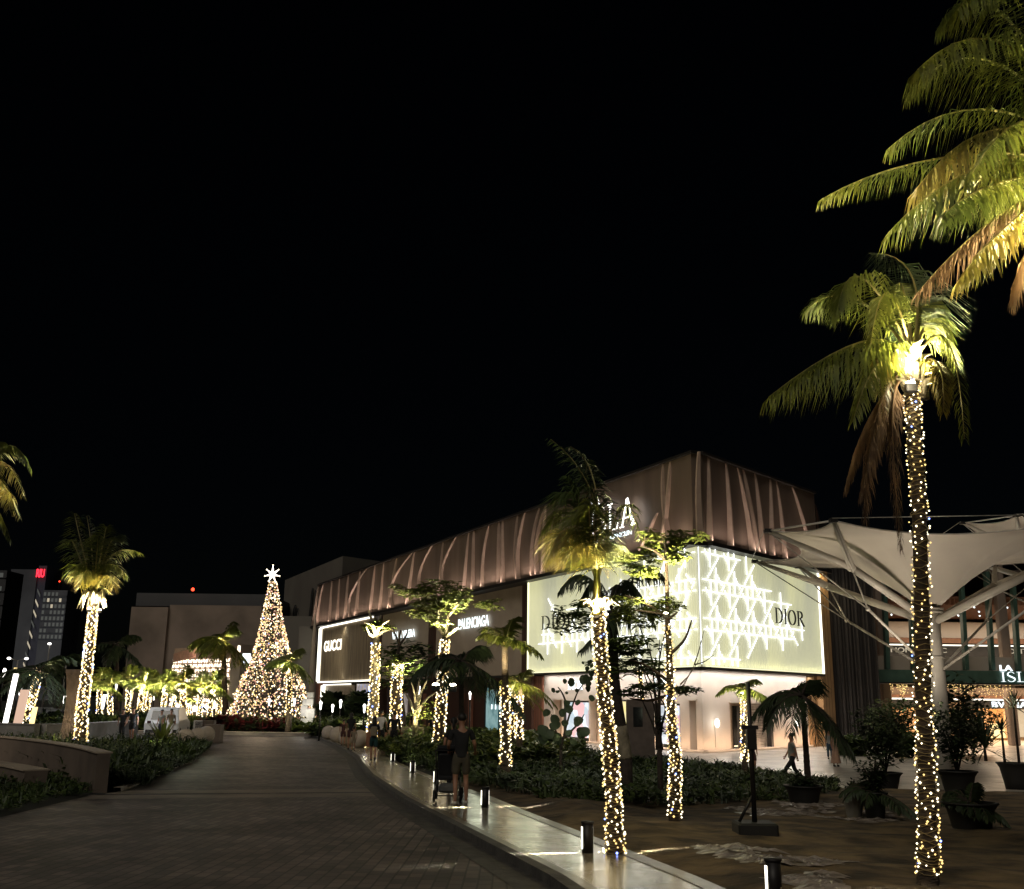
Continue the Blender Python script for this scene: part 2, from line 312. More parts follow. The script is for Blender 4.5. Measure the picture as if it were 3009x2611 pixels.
def serif(mb, txt, m, o, X, Z, w, h, d=.06, gap=.08):
    X = Vector(X).normalized(); Z = Vector(Z).normalized(); N = X.cross(Z); o = Vector(o); tot = sum(SER[c][0] for c in txt) + gap * (len(txt) - 1); k = w / tot; x0 = 0; q = 0
    for c in txt:
        adv, st = SER[c]
        for pts, wd in st:
            q += 1; P = [Vector(((x0 + a) * k, b * h)) for a, b in pts]
            W = wd if isinstance(wd, list) else [wd] * len(P)
            L = []; Rr = []
            for i, p in enumerate(P):
                t = (P[min(i + 1, len(P) - 1)] - P[max(i - 1, 0)]).normalized(); n = Vector((-t.y, t.x)); hw = W[min(i, len(W) - 1)] * h / 2
                L.append(p + n * hw); Rr.append(p - n * hw)
            dd = d + q * .0015
            f = lambda p, z: o + X * p.x + Z * p.y + N * z
            n_ = len(P); vs = [f(p, 0) for p in L] + [f(p, 0) for p in Rr] + [f(p, dd) for p in L] + [f(p, dd) for p in Rr]; fs = []
            for i in range(n_ - 1):
                fs += [(2 * n_ + i, 3 * n_ + i, 3 * n_ + i + 1, 2 * n_ + i + 1), (i, i + 1, n_ + i + 1, n_ + i), (i, 2 * n_ + i, 2 * n_ + i + 1, i + 1), (n_ + i, n_ + i + 1, 3 * n_ + i + 1, 3 * n_ + i)]
            fs += [(0, n_, 3 * n_, 2 * n_), (n_ - 1, 3 * n_ - 1, 4 * n_ - 1, 2 * n_ - 1)]
            mb.faces(vs, fs, m)
        x0 += adv + gap

# ================================================================== GROUND
def inpoly(x, y, P):
    c = False; j = len(P) - 1
    for i in range(len(P)):
        if (P[i][1] > y) != (P[j][1] > y) and x < (P[j][0] - P[i][0]) * (y - P[i][1]) / (P[j][1] - P[i][1]) + P[i][0]: c = not c
        j = i
    return c
def sheet(name, rows, m, dz, cols=14, kind='structure', skirt=None):
    """rows: list of (y, x0, x1); surface follows gz"""
    mb = MB(); vs = []; n = cols + 1
    for y, a, b in rows:
        for i in range(n):
            x = a + (b - a) * i / cols; vs.append((x, y, gz(x, y) + dz))
    fs = [(r * n + i, r * n + i + 1, (r + 1) * n + i + 1, (r + 1) * n + i) for r in range(len(rows) - 1) for i in range(cols)]
    mb.faces(vs, fs, m)
    if skirt:
        for side in (0, cols):
            for r in range(len(rows) - 1):
                p, q = Vector(vs[r * n + side]), Vector(vs[(r + 1) * n + side]); dn = Vector((0, 0, -skirt))
                mb.face([p, q, q + dn, p + dn], m)
    return tag(mb.build(name), kind=kind)
ys = [-300, -60, -20] + list(range(-10, 111, 2)) + [130, 170, 250, 400, 800, 2500]
xs = [-2500, -700, -250, -120, -80] + list(range(-60, 61, 3)) + [80, 120, 250, 700, 2500]
mb = MB(); mb.faces([(x, y, gz(x, y)) for y in ys for x in xs], [(j * len(xs) + i, j * len(xs) + i + 1, (j + 1) * len(xs) + i + 1, (j + 1) * len(xs) + i) for j in range(len(ys) - 1) for i in range(len(xs) - 1)], M['asphalt'])
tag(mb.build('ground'), kind='structure')
sheet('road', [(y, interp(XL, y), interp(XK, y)) for y in [v * 1.0 for v in range(-10, 60)]] + [(y, -50, interp(XK, y)) for y in (59.2, 60, 62, 65, 68, 71, 74, 76)], M['road'], .012)
# speed table across the road: pale band, dark drain line
def band(name, ya, yb, m, dz, slope=.32):
    mb = MB(); n = 20; vs = []
    for yy in (ya, yb):
        for i in range(n + 1):
            t = i / n; y0 = yy + 0; xl, xr = interp(XL, y0) + .05, interp(XK, y0 + slope * 6) - .05
            x = xl + (xr - xl) * t; y = yy + slope * (x - xl) ; vs.append((x, y, gz(x, y) + dz))
    mb.faces(vs, [(i, i + 1, n + 2 + i, n + 1 + i) for i in range(n)], m); return tag(mb.build(name), kind='structure')
band('road_band', 25.3, 26.6, M['band'], .016); band('road_drain_line', 24.95, 25.15, M['dark'], .017)
band('road_band', 23.6, 24.8, M['band'], .016).name = 'road_band'
wy = [-10 + i for i in range(0, 86)]
sheet('walkway', [(y, interp(XK, y) + .30, interp(XW, y) - .22) for y in wy], M['walk'], .125, skirt=.2)
sheet('walkway_border', [(y, interp(XK, y) + .16, interp(XK, y) + .30) for y in wy], M['walkedge'], .128, cols=2, skirt=.2)
sheet('walkway_border', [(y, interp(XW, y) - .22, interp(XW, y)) for y in wy], M['walkedge'], .134, cols=2, skirt=.2)
sheet('road_kerb', [(y, interp(XK, y), interp(XK, y) + .16) for y in wy], M['kerb'], .132, cols=2, skirt=.2)
sheet('road_gutter', [(y, interp(XK, y) - .42, interp(XK, y)) for y in wy], M['kerb'], .018, cols=2)
sheet('left_kerb', [(y, interp(XL, y) - .18, interp(XL, y)) for y in range(26, 59)], M['band'], .12, cols=2, skirt=.2)
sheet('plaza_path', [(y, interp([(34.3, 4.5), (40, 2.5), (50, 1.0), (60, 0), (63, -2), (93, -12)], y), 80) for y in [34.3, 36, 38, 40, 44, 48, 52, 56, 60, 64, 70, 76, 84, 93]], M['plaza'], .012, cols=24)
# soil bed beside the walkway: gently mounded
mb = MB(); vs = []; rows = [-6 + .5 * i for i in range(0, 84)]; n = 60
for y in rows:
    a, b = interp(XW, y) + .0, interp(XW, y) + 20 + max(0, y) * .15
    for i in range(n + 1):
        x = a + (b - a) * (i / n) ** 1.4
        t = min(1, (x - a) / 1.2); h = .06 + .10 * t + .10 * t * (noise.noise((x * .35, y * .35, 3)) + .5 * noise.noise((x * 1.1, y * 1.1, 1))) + .03 * noise.noise((x * 4, y * 4, 7))
        if y > 33: h *= max(0, (35.5 - y) / 2.5)
        vs.append((x, y, gz(x, y) + (h if y < 35 else -.02)))
mb.faces(vs, [(r * (n + 1) + i, r * (n + 1) + i + 1, (r + 1) * (n + 1) + i + 1, (r + 1) * (n + 1) + i) for r in range(len(rows) - 1) for i in range(n)], M['soil'], True)
tag(mb.build('garden_ground'), kind='structure')
def soilz(x, y):
    a = interp(XW, y); t = max(0, min(1, (x - a) / 1.2)); return gz(x, y) + .06 + .10 * t + .10 * t * (noise.noise((x * .35, y * .35, 3)) + .5 * noise.noise((x * 1.1, y * 1.1, 1))) + .03 * noise.noise((x * 4, y * 4, 7))
# ragged pale slabs showing through the soil
def slab_patch(pts, n=230, name='broken_paving'):
    P = [tuple(gp(x, y, .12)[:2]) for x, y in pts]; mb = MB(); x0, x1 = min(p[0] for p in P), max(p[0] for p in P); y0, y1 = min(p[1] for p in P), max(p[1] for p in P); k = 0; tr = 0
    while k < n and tr < n * 20:
        tr += 1; x, y = ru(x0, x1), ru(y0, y1); e = noise.noise((x * .9, y * .6, 4))
        if not inpoly(x, y, P) or e < -.15: continue
        k += 1; L = ru(.04, .22); W = L * ru(.25, .6); a0 = -.35 + ru(-.4, .4); m = 9; ring = []
        for i in range(m):
            t = 2 * math.pi * i / m; r = ru(.65, 1.15); u, v = math.cos(t) * L * r, math.sin(t) * W * r; px, py = x + u * math.cos(a0) - v * math.sin(a0), y + u * math.sin(a0) + v * math.cos(a0); ring.append((px, py, soilz(px, py) + .006))
        mb.faces([(x, y, soilz(x, y) + ru(.015, .05))] + ring, [(0, 1 + i, 1 + (i + 1) % m) for i in range(m)], M['rough_slab'])
    tag(mb.build(name), kind='structure')
slab_patch([(1400, 1705), (1500, 1700), (1600, 1725), (1740, 1745), (1640, 1760), (1520, 1752), (1440, 1730)])
slab_patch([(1450, 1632), (1560, 1640), (1640, 1650), (1540, 1652)])
slab_patch([(1560, 1622), (1700, 1630), (1850, 1648), (1760, 1662), (1640, 1650)])
slab_patch([(1560, 1775), (1680, 1770), (1860, 1800), (1700, 1815)])

# ================================================================== MAIN MALL BUILDING
CX = Vector((11.27, 61.5, 0)); UA = Vector((math.sin(R(-25.1)), math.cos(R(-25.1)), 0)); VB = Vector((math.sin(R(40.9)), math.cos(R(40.9)), 0)); ZZ = Vector((0, 0, 1))
NA = (-UA).cross(ZZ); NB = VB.cross(ZZ); LA_, LB_ = 87.5, 18.3
class Face:
    def __init__(s, d, n): s.d = d; s.n = n
    def p(s, t, z, o=0.): return CX + s.d * t + s.n * o + ZZ * z
    def quad(s, mb, t0, t1, z0, z1, o, m): mb.face([s.p(t0, z0, o), s.p(t1, z0, o), s.p(t1, z1, o), s.p(t0, z1, o)], m)
    def box(s, mb, t0, t1, z0, z1, o0, o1, m): mb.box(s.p((t0 + t1) / 2, (z0 + z1) / 2, (o0 + o1) / 2), (abs(t1 - t0), abs(o1 - o0), abs(z1 - z0)), m, (s.d, s.n, ZZ))
    def px(s, x, y, off=0):
        d = ray(x, y); c = s.p(0, 0, off) - CAM; det = s.d.x * -d.y + d.x * s.d.y; t = (-c.x * -d.y + -d.x * c.y) / det
        k = (c.x + s.d.x * t) / d.x; return t, CAMH + k * d.z
A = Face(UA, NA); B = Face(VB, NB)
bld = thing('mall_building', CX, 'long two-storey luxury mall with pleated bronze upper cladding and glowing white corner panel', 'building')
Z0, Z1, Z2, Z3 = -1.2, 3.7, 11.14, 16.5
mb = MB(); back = 34
def corepoly(o): # footprint, offset inward
    return [CX - (NA + NB) * o * .9, CX + UA * LA_ - NA * o, CX + UA * LA_ - NA * back, CX + VB * LB_ - NB * back * .2 - NA * 8, CX + VB * LB_ - NB * o]
P = corepoly(.6)
for i in range(5):
    a, b = P[i], P[(i + 1) % 5]
    if i in (1, 2, 3): mb.face([a + ZZ * Z0, b + ZZ * Z0, b + ZZ * (Z3 - .3), a + ZZ * (Z3 - .3)], M['brownwall'])
mb.face([p + ZZ * (Z3 - .3) for p in P], M['darkmetal'])
mb.build('roof', bld)
# ground floor walls (set back .55 behind the panel) with openings left for windows
mb = MB(); O = -.55
holesA = [(1.5, 2.2, 1.79, 'rec'), (3.17, 5.79, 1.6, 'scr1'), (7.0, 8.0, 1.79, 'rec'), (9.39, 10.4, 1.8, 'yel'), (13.08, 14.3, 1.79, 'rec'), (14.43, 18.23, 1.7, 'scr2'), (18.5, 19.76, 1.75, 'rec')]
def wallrow(F, mb, t0, t1, z0, z1, holes, m, o=O, zb=None):
    cur = t0
    for a, b, zt, _ in sorted(holes):
        if a > cur: F.quad(mb, cur, a, z0, z1, o, m)
        F.quad(mb, a, b, zt, z1, o, m)
        for tt in (a, b): mb.face([F.p(tt, zb or z0, o), F.p(tt, zt, o), F.p(tt, zt, o - .5), F.p(tt, zb or z0, o - .5)], m)
        mb.face([F.p(a, zt, o), F.p(b, zt, o), F.p(b, zt, o - .5), F.p(a, zt, o - .5)], m)
        cur = b
    F.quad(mb, cur, t1, z0, z1, o, m)
wallrow(A, mb, .847, 21.4, Z0, Z1 + .3, holesA, M['pale'])
holesB = [(4.09, 6.4, 1.68, 'rec'), (6.45, 9.4, 1.68, 'shut')]
wallrow(B, mb, .847, 14.9, Z0, Z1 + .3, holesB, M['pale'])
# upper wall of the plain bays
A.quad(mb, 24.9, 87.5, 3.67, Z2, -.35, M['beige'])
mb.build('wall', bld)
mb = MB(); # low stone plinth
A.box(mb, .5, 21.4, Z0, Z0 + .16, O - .1, O + .28, M['pale']); B.box(mb, .6, 14.9, Z0, Z0 + .16, O - .1, O + .28, M['pale']); mb.build('plinth', bld)
def pane(F, t0, t1, z0, z1, o, m, name='display_window', parent=bld, **kw):
    mb = MB(); F.quad(mb, t0, t1, z0, z1, o, m)
    return mb.build(name, parent, **kw)
pic1 = screen('window_picture_rose', [(.85, .9, 1), (.55, .62, .68), (.85, .35, .4), (.9, .95, 1), (.3, .36, .42)], 1.0, 1.9)
pic2 = screen('window_picture_blue', [(.75, .9, 1), (.9, .95, 1), (.5, .6, .66), (.9, .5, .5), (.95, 1, 1)], 1.15, 1.4)
pic3 = screen('window_picture_yellow', [(1, .8, .25), (1, .9, .45), (.9, .5, .3)], 1.1, 1.2)
fig = screen('window_mosaic', [(.10, .07, .06), (.30, .26, .24), (.5, .42, .36), (.28, .30, .5), (.6, .58, .6)], .8, 1.6)
for a, b, zt, k in holesA:
    if k == 'rec':
        pane(A, a, b, Z0, zt, O - .5, mat('recess_stone', (.42, .34, .27), .7) if 'recess_stone' not in bpy.data.materials else bpy.data.materials['recess_stone'], 'wall_recess')
        mbx = MB(); A.box(mbx, a - .12, b + .12, zt, zt + .09, O - .05, O + .12, M['pale'])
        mbx.build('window_hood', bld); mbx = MB(); A.box(mbx, a + .07, a + .1, Z0 + .1, zt - .2, O - .49, O - .46, M['pale'])
        for q in range(9):     # engraved arabesque lines of the recess
            zz = Z0 + .2 + q * .3; A.box(mbx, a + .098, a + .1 + (.4 if q % 2 else .65) * (b - a), zz, zz + .03, O - .488, O - .462, M['pale'])
        mbx.build('wall_relief', bld)
    else:
        f = MB()
        for t in (a, b): A.box(f, t - .06, t + .06, Z0, zt, O - .3, O - .02, M['darkmetal'])
        A.box(f, a, b, zt - .12, zt, O - .3, O - .03, M['darkmetal'])
        fo = f.build('window_frame', bld)
        pane(A, a + .06, b - .06, Z0 + .35, zt - .12, O - .22, {'scr1': pic1, 'scr2': pic2, 'yel': pic3}[k], 'display_window', fo)
mbx = MB(); B.quad(mbx, 4.09, 6.4, Z0, 1.68, O - .5, bpy.data.materials['recess_stone']); B.box(mbx, 3.97, 9.6, 1.68, 1.77, O - .05, O + .12, M['pale']); mbx.build('wall_recess', bld)
mbx = MB(); shm = mat('shutter_metal', (.55, .54, .54), .35, .5)
for i in range(28):
    z = Z0 + .1 + i * .1; B.box(mbx, 6.5, 9.3, z, z + .075, O - .4 + .03 * (i % 2), O - .36 + .03 * (i % 2), shm)
mbx.build('roller_shutter', bld)
mbx = MB(); B.box(mbx, 9.32, 9.62, Z0, 1.68, O - .3, O + .03, M['darkmetal']); mbx.build('door_frame', bld); mbx = MB(); B.box(mbx, 5.2, 6.3, Z0, 1.5, O - .45, O - .4, M['glass']); mbx.build('glass_door', bld)
# corner sconces
for t in (2.23, 12.96):
    mbx = MB(); B.box(mbx, t - .04, t + .04, Z0 + .3, .45, O, O + .05, M['pale']); mbx.ball(B.p(t, .5, O + .16), .16, M['E_strip'], sc3=(1, 1, 1.7)); mbx.build('wall_lamp', bld)
    light('POINT', 'wall_lamp_light', B.p(t, .5, O + .55), 14, (1, .93, .8), shadow_soft_size=.15)
# small signs above the windows
for t0, t1 in ((17.39, 15.2), (5.9, 3.4)):
    mbx = MB(); serif(mbx, 'DIOR', M['E_cool'], A.p(t0, 2.46, O + .06), -UA, ZZ, abs(t0 - t1), .65, .04); mbx.build('sign_lettering', bld)
# fluted light panel
m_, t_, b_ = _nodes('fluted_light_panel')
tc = t_.nodes.new('ShaderNodeTexCoord'); nz = t_.nodes.new('ShaderNodeTexNoise'); nz.inputs['Scale'].default_value = .35; nz.inputs['Detail'].default_value = 2
mp_ = t_.nodes.new('ShaderNodeMapping'); mp_.inputs['Scale'].default_value = (1, 1, .35); t_.links.new(tc.outputs['Object'], mp_.inputs[0]); t_.links.new(mp_.outputs[0], nz.inputs[0])
cr = t_.nodes.new('ShaderNodeValToRGB'); cr.color_ramp.elements[0].position = .3; cr.color_ramp.elements[1].position = .7
cr.color_ramp.elements[0].color = (.38, .385, .28, 1); cr.color_ramp.elements[1].color = (.60, .59, .33, 1)
t_.links.new(nz.outputs[0], cr.inputs[0]); t_.links.new(cr.outputs[0], b_.inputs['Emission Color']); b_.inputs['Emission Strength'].default_value = .88
b_.inputs['Base Color'].default_value = (.62, .62, .55, 1); b_.inputs['Roughness'].default_value = .35; M['panelback'] = m_
def flutes(F, t0, t1, z0, z1, per=.22, dep=.07, off=.06):
    mb = MB(); n = int(abs(t1 - t0) / per); k = 6; vs = []
    for i in range(n * k + 1):
        t = t0 + (t1 - t0) * i / (n * k); o = off + dep * abs(math.sin(math.pi * i / k)) ** .6
        vs += [F.p(t, z0, o), F.p(t, z1, o)]
    mb.faces(vs, [(2 * i, 2 * i + 2, 2 * i + 3, 2 * i + 1) for i in range(n * k)], m_, False); return mb
fl = flutes(A, 0, 22.8, 3.72, 10.95); f2 = flutes(B, 0, 16.25, 3.72, 10.95); fl.faces(f2.v, f2.f, m_)
fl.build('light_panel', bld)
mb = MB()   # panel edge frame, soffit and lit rims
A.box(mb, -.1, 22.9, 3.55, 3.715, -.6, .2, M['darkmetal']); B.box(mb, -.1, 16.4, 3.55, 3.713, -.6, .2, M['darkmetal'])
mb.build('panel_frame', bld)
mb = MB(); A.box(mb, 22.8, 22.9, 3.72, 10.95, .02, .2, M['E_rim']); B.box(mb, 16.27, 16.37, 3.72, 10.95, .02, .2, M['E_strip'])
A.box(mb, .2, 22.7, 3.72, 3.76, .15, .21, M['E_rim']); B.box(mb, .2, 16.2, 3.72, 3.76, .15, .21, M['E_rim'])
A.box(mb, .2, 22.7, 10.9, 10.94, .15, .21, M['E_rim']); B.box(mb, .2, 16.2, 10.9, 10.94, .15, .21, M['E_rim'])
mb.build('rim_light', bld)
for F_, L_ in ((A, 22.8), (B, 16.2)):
    for z_, dz_ in ((10.85, -1), (3.85, 1)): light('AREA', 'panel_edge_light', F_.p(L_ / 2, z_, .30), 26, (1, .95, .45), ZZ * dz_ - F_.n * .35, shape='RECTANGLE', size=L_, size_y=.08)
# cane-weave tubes in front of the flutes
mb = MB(); TO = .20; PER = 2.28; GAP = .68
def tube(F, t0, z0, t1, z1, wd=.058, o=TO):
    if abs(z0 - z1) < .01: F.box(mb, min(t0, t1), max(t0, t1), z0 - wd / 2, z0 + wd / 2, o, o + .05, M['E_tube'])
    elif abs(t0 - t1) < .01: F.box(mb, t0 - wd / 2, t0 + wd / 2, min(z0, z1), max(z0, z1), o + .012, o + .06, M['E_tube'])
    else:
        n = max(2, round(abs(t1 - t0) / .15)); dz = abs(z1 - z0) / n
        for i in range(n):
            t = t0 + (t1 - t0) * (i + .5) / n; z = z0 + (z1 - z0) * (i + .5) / n
            F.box(mb, t - .032, t + .032, z - dz * .5, z + dz * .5, o + .024, o + .07, M['E_tube'])
def ext(F, t, z):          # where the weave is lit
    if z < 3.8 or z > 10.9: return False
    if F is A:
        if t > 20.6: return False
        if t > 14: return 5.2 < z < 7.4 + 1.2 * math.sin(t * 2.1)
        top = 10.9 - max(0, t - 4) * .32; bot = 3.8 + max(0, t - 3) * .14; return bot < z < top
    top = 10.9 if t < 2.5 else 10.9 - (t - 2.5) * .18 - (1.2 if t > 8 else 0) - (1.0 if t > 12.5 else 0); bot = 3.8 + max(0, t - 3) * .25
    return bot < z < top and t < 15.0
for F, L in ((A, 21), (B, 15)):
    rowc = [10.79, 8.5, 6.21, 3.92]
    nc = int(L / PER) + 1
    for i in range(-1, nc):
        tcn = (1.30 if F is B else 1.42) + i * PER
        for zc in rowc:
            for dz_, a, b in ((GAP / 2, -1.30, .70), (-GAP / 2, -.78, 1.22)):
                t0, t1 = max(.06, tcn + a), tcn + b
                if t1 > t0 and ext(F, (t0 + t1) / 2, zc + dz_) and 3.8 < zc + dz_ < 10.9: tube(F, t0, zc + dz_, t1, zc + dz_)
        for zc in rowc:
            for dt, z0, z1 in ((-GAP / 2, zc - 1.16, zc + .36), (GAP / 2, zc - .36, zc + 1.16)):
                z0 = max(z0, 3.85); z1 = min(z1, 10.85)
                if z1 > z0 and tcn + dt > .1 and ext(F, tcn, (z0 + z1) / 2): tube(F, tcn + dt, z0, tcn + dt, z1)
            sg = -1 if F is A else 1
            for tc_, zz, k_, h_ in ((tcn, zc - PER / 2, 1, .70), (tcn + PER / 2, zc, -1, .74), (tcn + PER / 2, zc, 1, .20)):
                parts = ((-h_, h_),) if k_ == 1 else ((-h_, -.12), (.12, h_))
                for u0, u1 in parts:
                    t0, t1, z0, z1 = tc_ + sg * k_ * u0, tc_ + sg * k_ * u1, zz + u0, zz + u1
                    if min(t0, t1) > .05 and min(z0, z1) > 3.8 and max(z0, z1) < 10.9 and ext(F, tc_, zz): tube(F, t0, z0, t1, z1)
mb.build('cane_light_tubes', bld, kind='stuff')
mb = MB(); mb.box(CX + (NA + NB).normalized() * .22 + ZZ * 7.3, (.04, .04, 6.9), M['E_tube'], (UA, NA, ZZ)); mb.build('corner_light_tube', bld)
mb = MB(); A_dior = M['dark']
serif(mb, 'DIOR', A_dior, A.p(20.04, 6.9, .38), -UA, ZZ, 5.6, 1.02, .06); mb.build('sign_lettering', bld)
mb = MB(); serif(mb, 'DIOR', A_dior, B.p(8.78, 6.78, .38), VB, ZZ, 4.3, 1.0, .06); mb.build('sign_lettering', bld)
# pillars between the bays
def pillar(F, a, b, z0, z1, o0, o1, m, name='pilaster'):
    mb = MB(); F.box(mb, a, b, z0, z1, o0, o1, m)
    for q in (.25, .5, .75): F.box(mb, a + (b - a) * q - .012, a + (b - a) * q + .012, z0, z1 - .01, o1, o1 + .012, M['dark'])
    mb.build(name, bld)
pillar(A, 22.95, 24.8, Z0, 11.1, -.7, -.25, M['brownmetal']); pillar(A, 21.45, 22.93, Z0, 3.5, -.7, -.45, M['copper'])
pillar(A, 44.2, 45.95, Z0, 11.1, -.7, -.2, M['brownmetal']); pillar(A, 60.95, 62.9, Z0, 11.1, -.7, -.2, M['brownmetal'])
pillar(A, 85.8, 87.5, Z0, 11.1, -.7, -.1, M['copper']); pillar(B, 16.4, 18.3, Z0, 11.1, -.7, -.05, M['ochre']); pillar(B, 14.95, 16.38, Z0, 3.5, -.7, -.45, M['ochre'])
light('AREA', 'pilaster_wash', B.p(17.3, 10.8, .5), 55, (1, .8, .5), -ZZ, shape='RECTANGLE', size=1.6, size_y=.2)
# storefront under the plain bays
mb = MB(); A.quad(mb, 24.8, 44.2, Z0, 3.67, -1.2, M['brownmetal']); A.quad(mb, 45.95, 60.9, Z0, 3.67, -1.2, M['brownmetal']); A.box(mb, 24.8, 60.95, 3.5, 3.66, -1.2, -.3, M['darkmetal'])
mb.build('storefront_wall', bld)
tealm = screen('teal_interior', [(.06, .13, .14), (.14, .27, .28), (.26, .42, .42), (.10, .2, .2)], .9, .9, 'noise')
mb = MB(); A.box(mb, 27.9, 28.05, Z0, 2.8, -1.15, -1.0, M['darkmetal']); A.box(mb, 33.6, 33.75, Z0, 2.8, -1.15, -1.0, M['darkmetal']); A.box(mb, 28.05, 33.6, 2.7, 2.85, -1.15, -1.0, M['darkmetal'])
for t in (30.8,): A.box(mb, t - .04, t + .04, Z0, 2.7, -1.13, -1.02, M['green'])
fo = mb.build('window_frame', bld); pane(A, 28.05, 33.6, Z0 + .1, 2.7, -1.1, tealm, 'shop_window', fo)
mb = MB()
for q in range(5): A.box(mb, 29 + q * .8, 29.08 + q * .8, .9, 1.3, -1.08, -1.0, M['E_cool'])
mb.ball(A.p(30.1, .55, -1.0), .16, M['black']); mb.tube([A.p(30.1, .4, -1.0), A.p(30.1, -1.1, -1.0)], [.1, .22], M['black']); mb.build('mannequin', fo)
for a, b in ((36.5, 37.3), (38.6, 38.8), (48, 49), (50.5, 51.4), (54, 57.5)):
    mb = MB(); A.box(mb, a, b, Z0, 2.2, -1.15, -.98, M['copper'] if b - a < 2 else fig); mb.build('shop_window', bld)
# lit signs on the plain bays
mb = MB(); textmesh(mb, 'BALENCIAGA', M['E_cool'], A.p(38.1, 7.9, -.15), -UA, ZZ, 6.95, .95, .03, .012, .95); mb.build('sign_lettering', bld)
mb = MB(); textmesh(mb, 'VALA VISERA', M['E_cool'], A.p(56.9, 7.85, -.15), -UA, ZZ, 7.2, .8, .03, .015); mb.build('sign_lettering', bld)
light('AREA', 'sign_glow', A.p(34.6, 8.35, .25), 14, (.85, .95, 1), -NA, shape='RECTANGLE', size=6.5, size_y=.8)
light('AREA', 'sign_glow', A.p(53.2, 8.3, .25), 16, (.75, .92, 1), -NA, shape='RECTANGLE', size=7, size_y=.8)
# far boutique: ribbed bronze panels framed by light
mb = MB(); vs = []; n = 180
for i in range(n + 1):
    t = 63.1 + 22.4 * i / n; o = -.02 + .05 * ((i % 2)); vs += [A.p(t, 3.7, o), A.p(t, 10.75, o)]
mb.faces(vs, [(2 * i, 2 * i + 2, 2 * i + 3, 2 * i + 1) for i in range(n)], M['gucciwall']); mb.build('facade_panel', bld)
mb = MB(); A.box(mb, 63.1, 85.6, 10.6, 10.78, .05, .25, M['E_strip']); A.box(mb, 63.3, 85.6, 3.55, 3.72, .05, .25, M['E_strip']); A.box(mb, 85.25, 85.75, 3.75, 10.6, .05, .38, M['E_strip'])
A.box(mb, 71.2, 83.4, 3.22, 3.36, -.1, .05, M['E_strip']); A.box(mb, 82.7, 83.45, Z0, 3.2, -.1, .3, M['E_strip']); mb.build('light_strip', bld)
mb = MB(); A.box(mb, 71.2, 83.1, Z0, 3.2, -.6, -.2, M['gucciwall']); A.box(mb, 83.45, 85.8, Z0, 3.5, -.6, -.3, M['copper']); mb.build('facade_panel', bld)
mb = MB(); A.box(mb, 63.1, 70.9, Z0, 3.3, -.9, -.7, fig); mb.build('shop_window', bld)
mb = MB(); textmesh(mb, 'GUCCI', M['E_strip'], A.p(83.6, 7.5, .12), -UA, ZZ, 8.0, 1.35, .03, .02, 1.05); mb.build('sign_lettering', bld)
light('AREA', 'panel_wash', A.p(74.5, 10.2, .5), 70, (1, .9, .65), (0, 0, -1), shape='RECTANGLE', size=21, size_y=.2)
light('AREA', 'panel_wash', A.p(74.5, 4.0, .5), 30, (1, .92, .7), (0, 0, 1), shape='RECTANGLE', size=21, size_y=.2)
# cladding: folded surface plus ribs
mb = MB(); nA = 240; rowsz = [Z2, Z2 + .5, Z2 + 1.3, Z2 + 2.6, Z2 + 4, Z3]
def fold(t, z): return .25 + .10 * noise.noise((t * .55, z * .12, 2)) + .05 * abs(noise.noise((t * 1.9, z * .05, 8)))
for F, L, n in ((A, LA_, 260), (B, 16.1, 60)):
    vs = [F.p(L * i / n, z, .32 if i == 0 else fold(L * i / n + (0 if F is A else 200), z)) for z in rowsz for i in range(n + 1)]
    if F is B:
        for r in range(len(rowsz)): vs[r * (n + 1)] = A.p(0, rowsz[r], .32)
    mb.faces(vs, [(r * (n + 1) + i, r * (n + 1) + i + 1, (r + 1) * (n + 1) + i + 1, (r + 1) * (n + 1) + i) for r in range(len(rowsz) - 1) for i in range(n)], M['cladding'], True)
mb.face([A.p(LA_, Z2, .3), A.p(LA_, Z3, .3), A.p(LA_, Z3, -2), A.p(LA_, Z2, -2)], M['cladding']); mb.face([B.p(16.1, Z2, .3), B.p(16.1, Z3, .3), B.p(16.1, Z3, -2), B.p(16.1, Z2, -2)], M['cladding'])
mb.build('cladding', bld)
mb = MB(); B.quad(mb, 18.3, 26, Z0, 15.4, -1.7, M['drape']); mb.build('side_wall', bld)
mb = MB()
for F, L in ((A, LA_), (B, 16.1)):
    F.box(mb, -.3 if F is A else .1, L, Z3, Z3 + .16, -.5, .5, M['darkmetal']); F.box(mb, -.5 if F is A else .1, L + .8, Z2 - .36, Z2 - .12, -.7, .95, M['darkmetal'])
mb.build('parapet', bld)
def rib(F, xb, yb, xt, yt, bulge=0., wd=.16, ztop=None):
    wd *= .5
    tb, _ = F.px(xb / S, yb / S); tt, zt = F.px(xt / S, yt / S); tb, zb = F.px(xb / S, yb / S); k_ = (tt - tb) / max(.5, zt - zb); zt = ztop or (Z3 - .05); tb = tb + k_ * (Z2 - zb); tt = tb + k_ * (zt - Z2)
    mb = MB(); n = 9; vs = []
    for i in range(n + 1):
        q = i / n; t = tb + (tt - tb) * q + bulge * math.sin(math.pi * q); z = Z2 + .02 + (zt - Z2) * q; dd = .34 + .30 * (1 - q) ** .6
        for a, o in ((-wd, .2), (-wd, dd), (wd, dd), (wd, .2)): vs.append(F.p(t + a, z, o))
    fs = [(4 * i + k, 4 * i + (k + 1) % 4, 4 * i + 4 + (k + 1) % 4, 4 * i + 4 + k) for i in range(n) for k in range(4)] + [(0, 1, 2, 3), (4 * n + 3, 4 * n + 2, 4 * n + 1, 4 * n)]
    mb.faces(vs, fs, M['rib']); mb.build('cladding_rib', bld)
g3 = lambda x, y: (900 + x / 2.39, 1650 + y / 2.39)
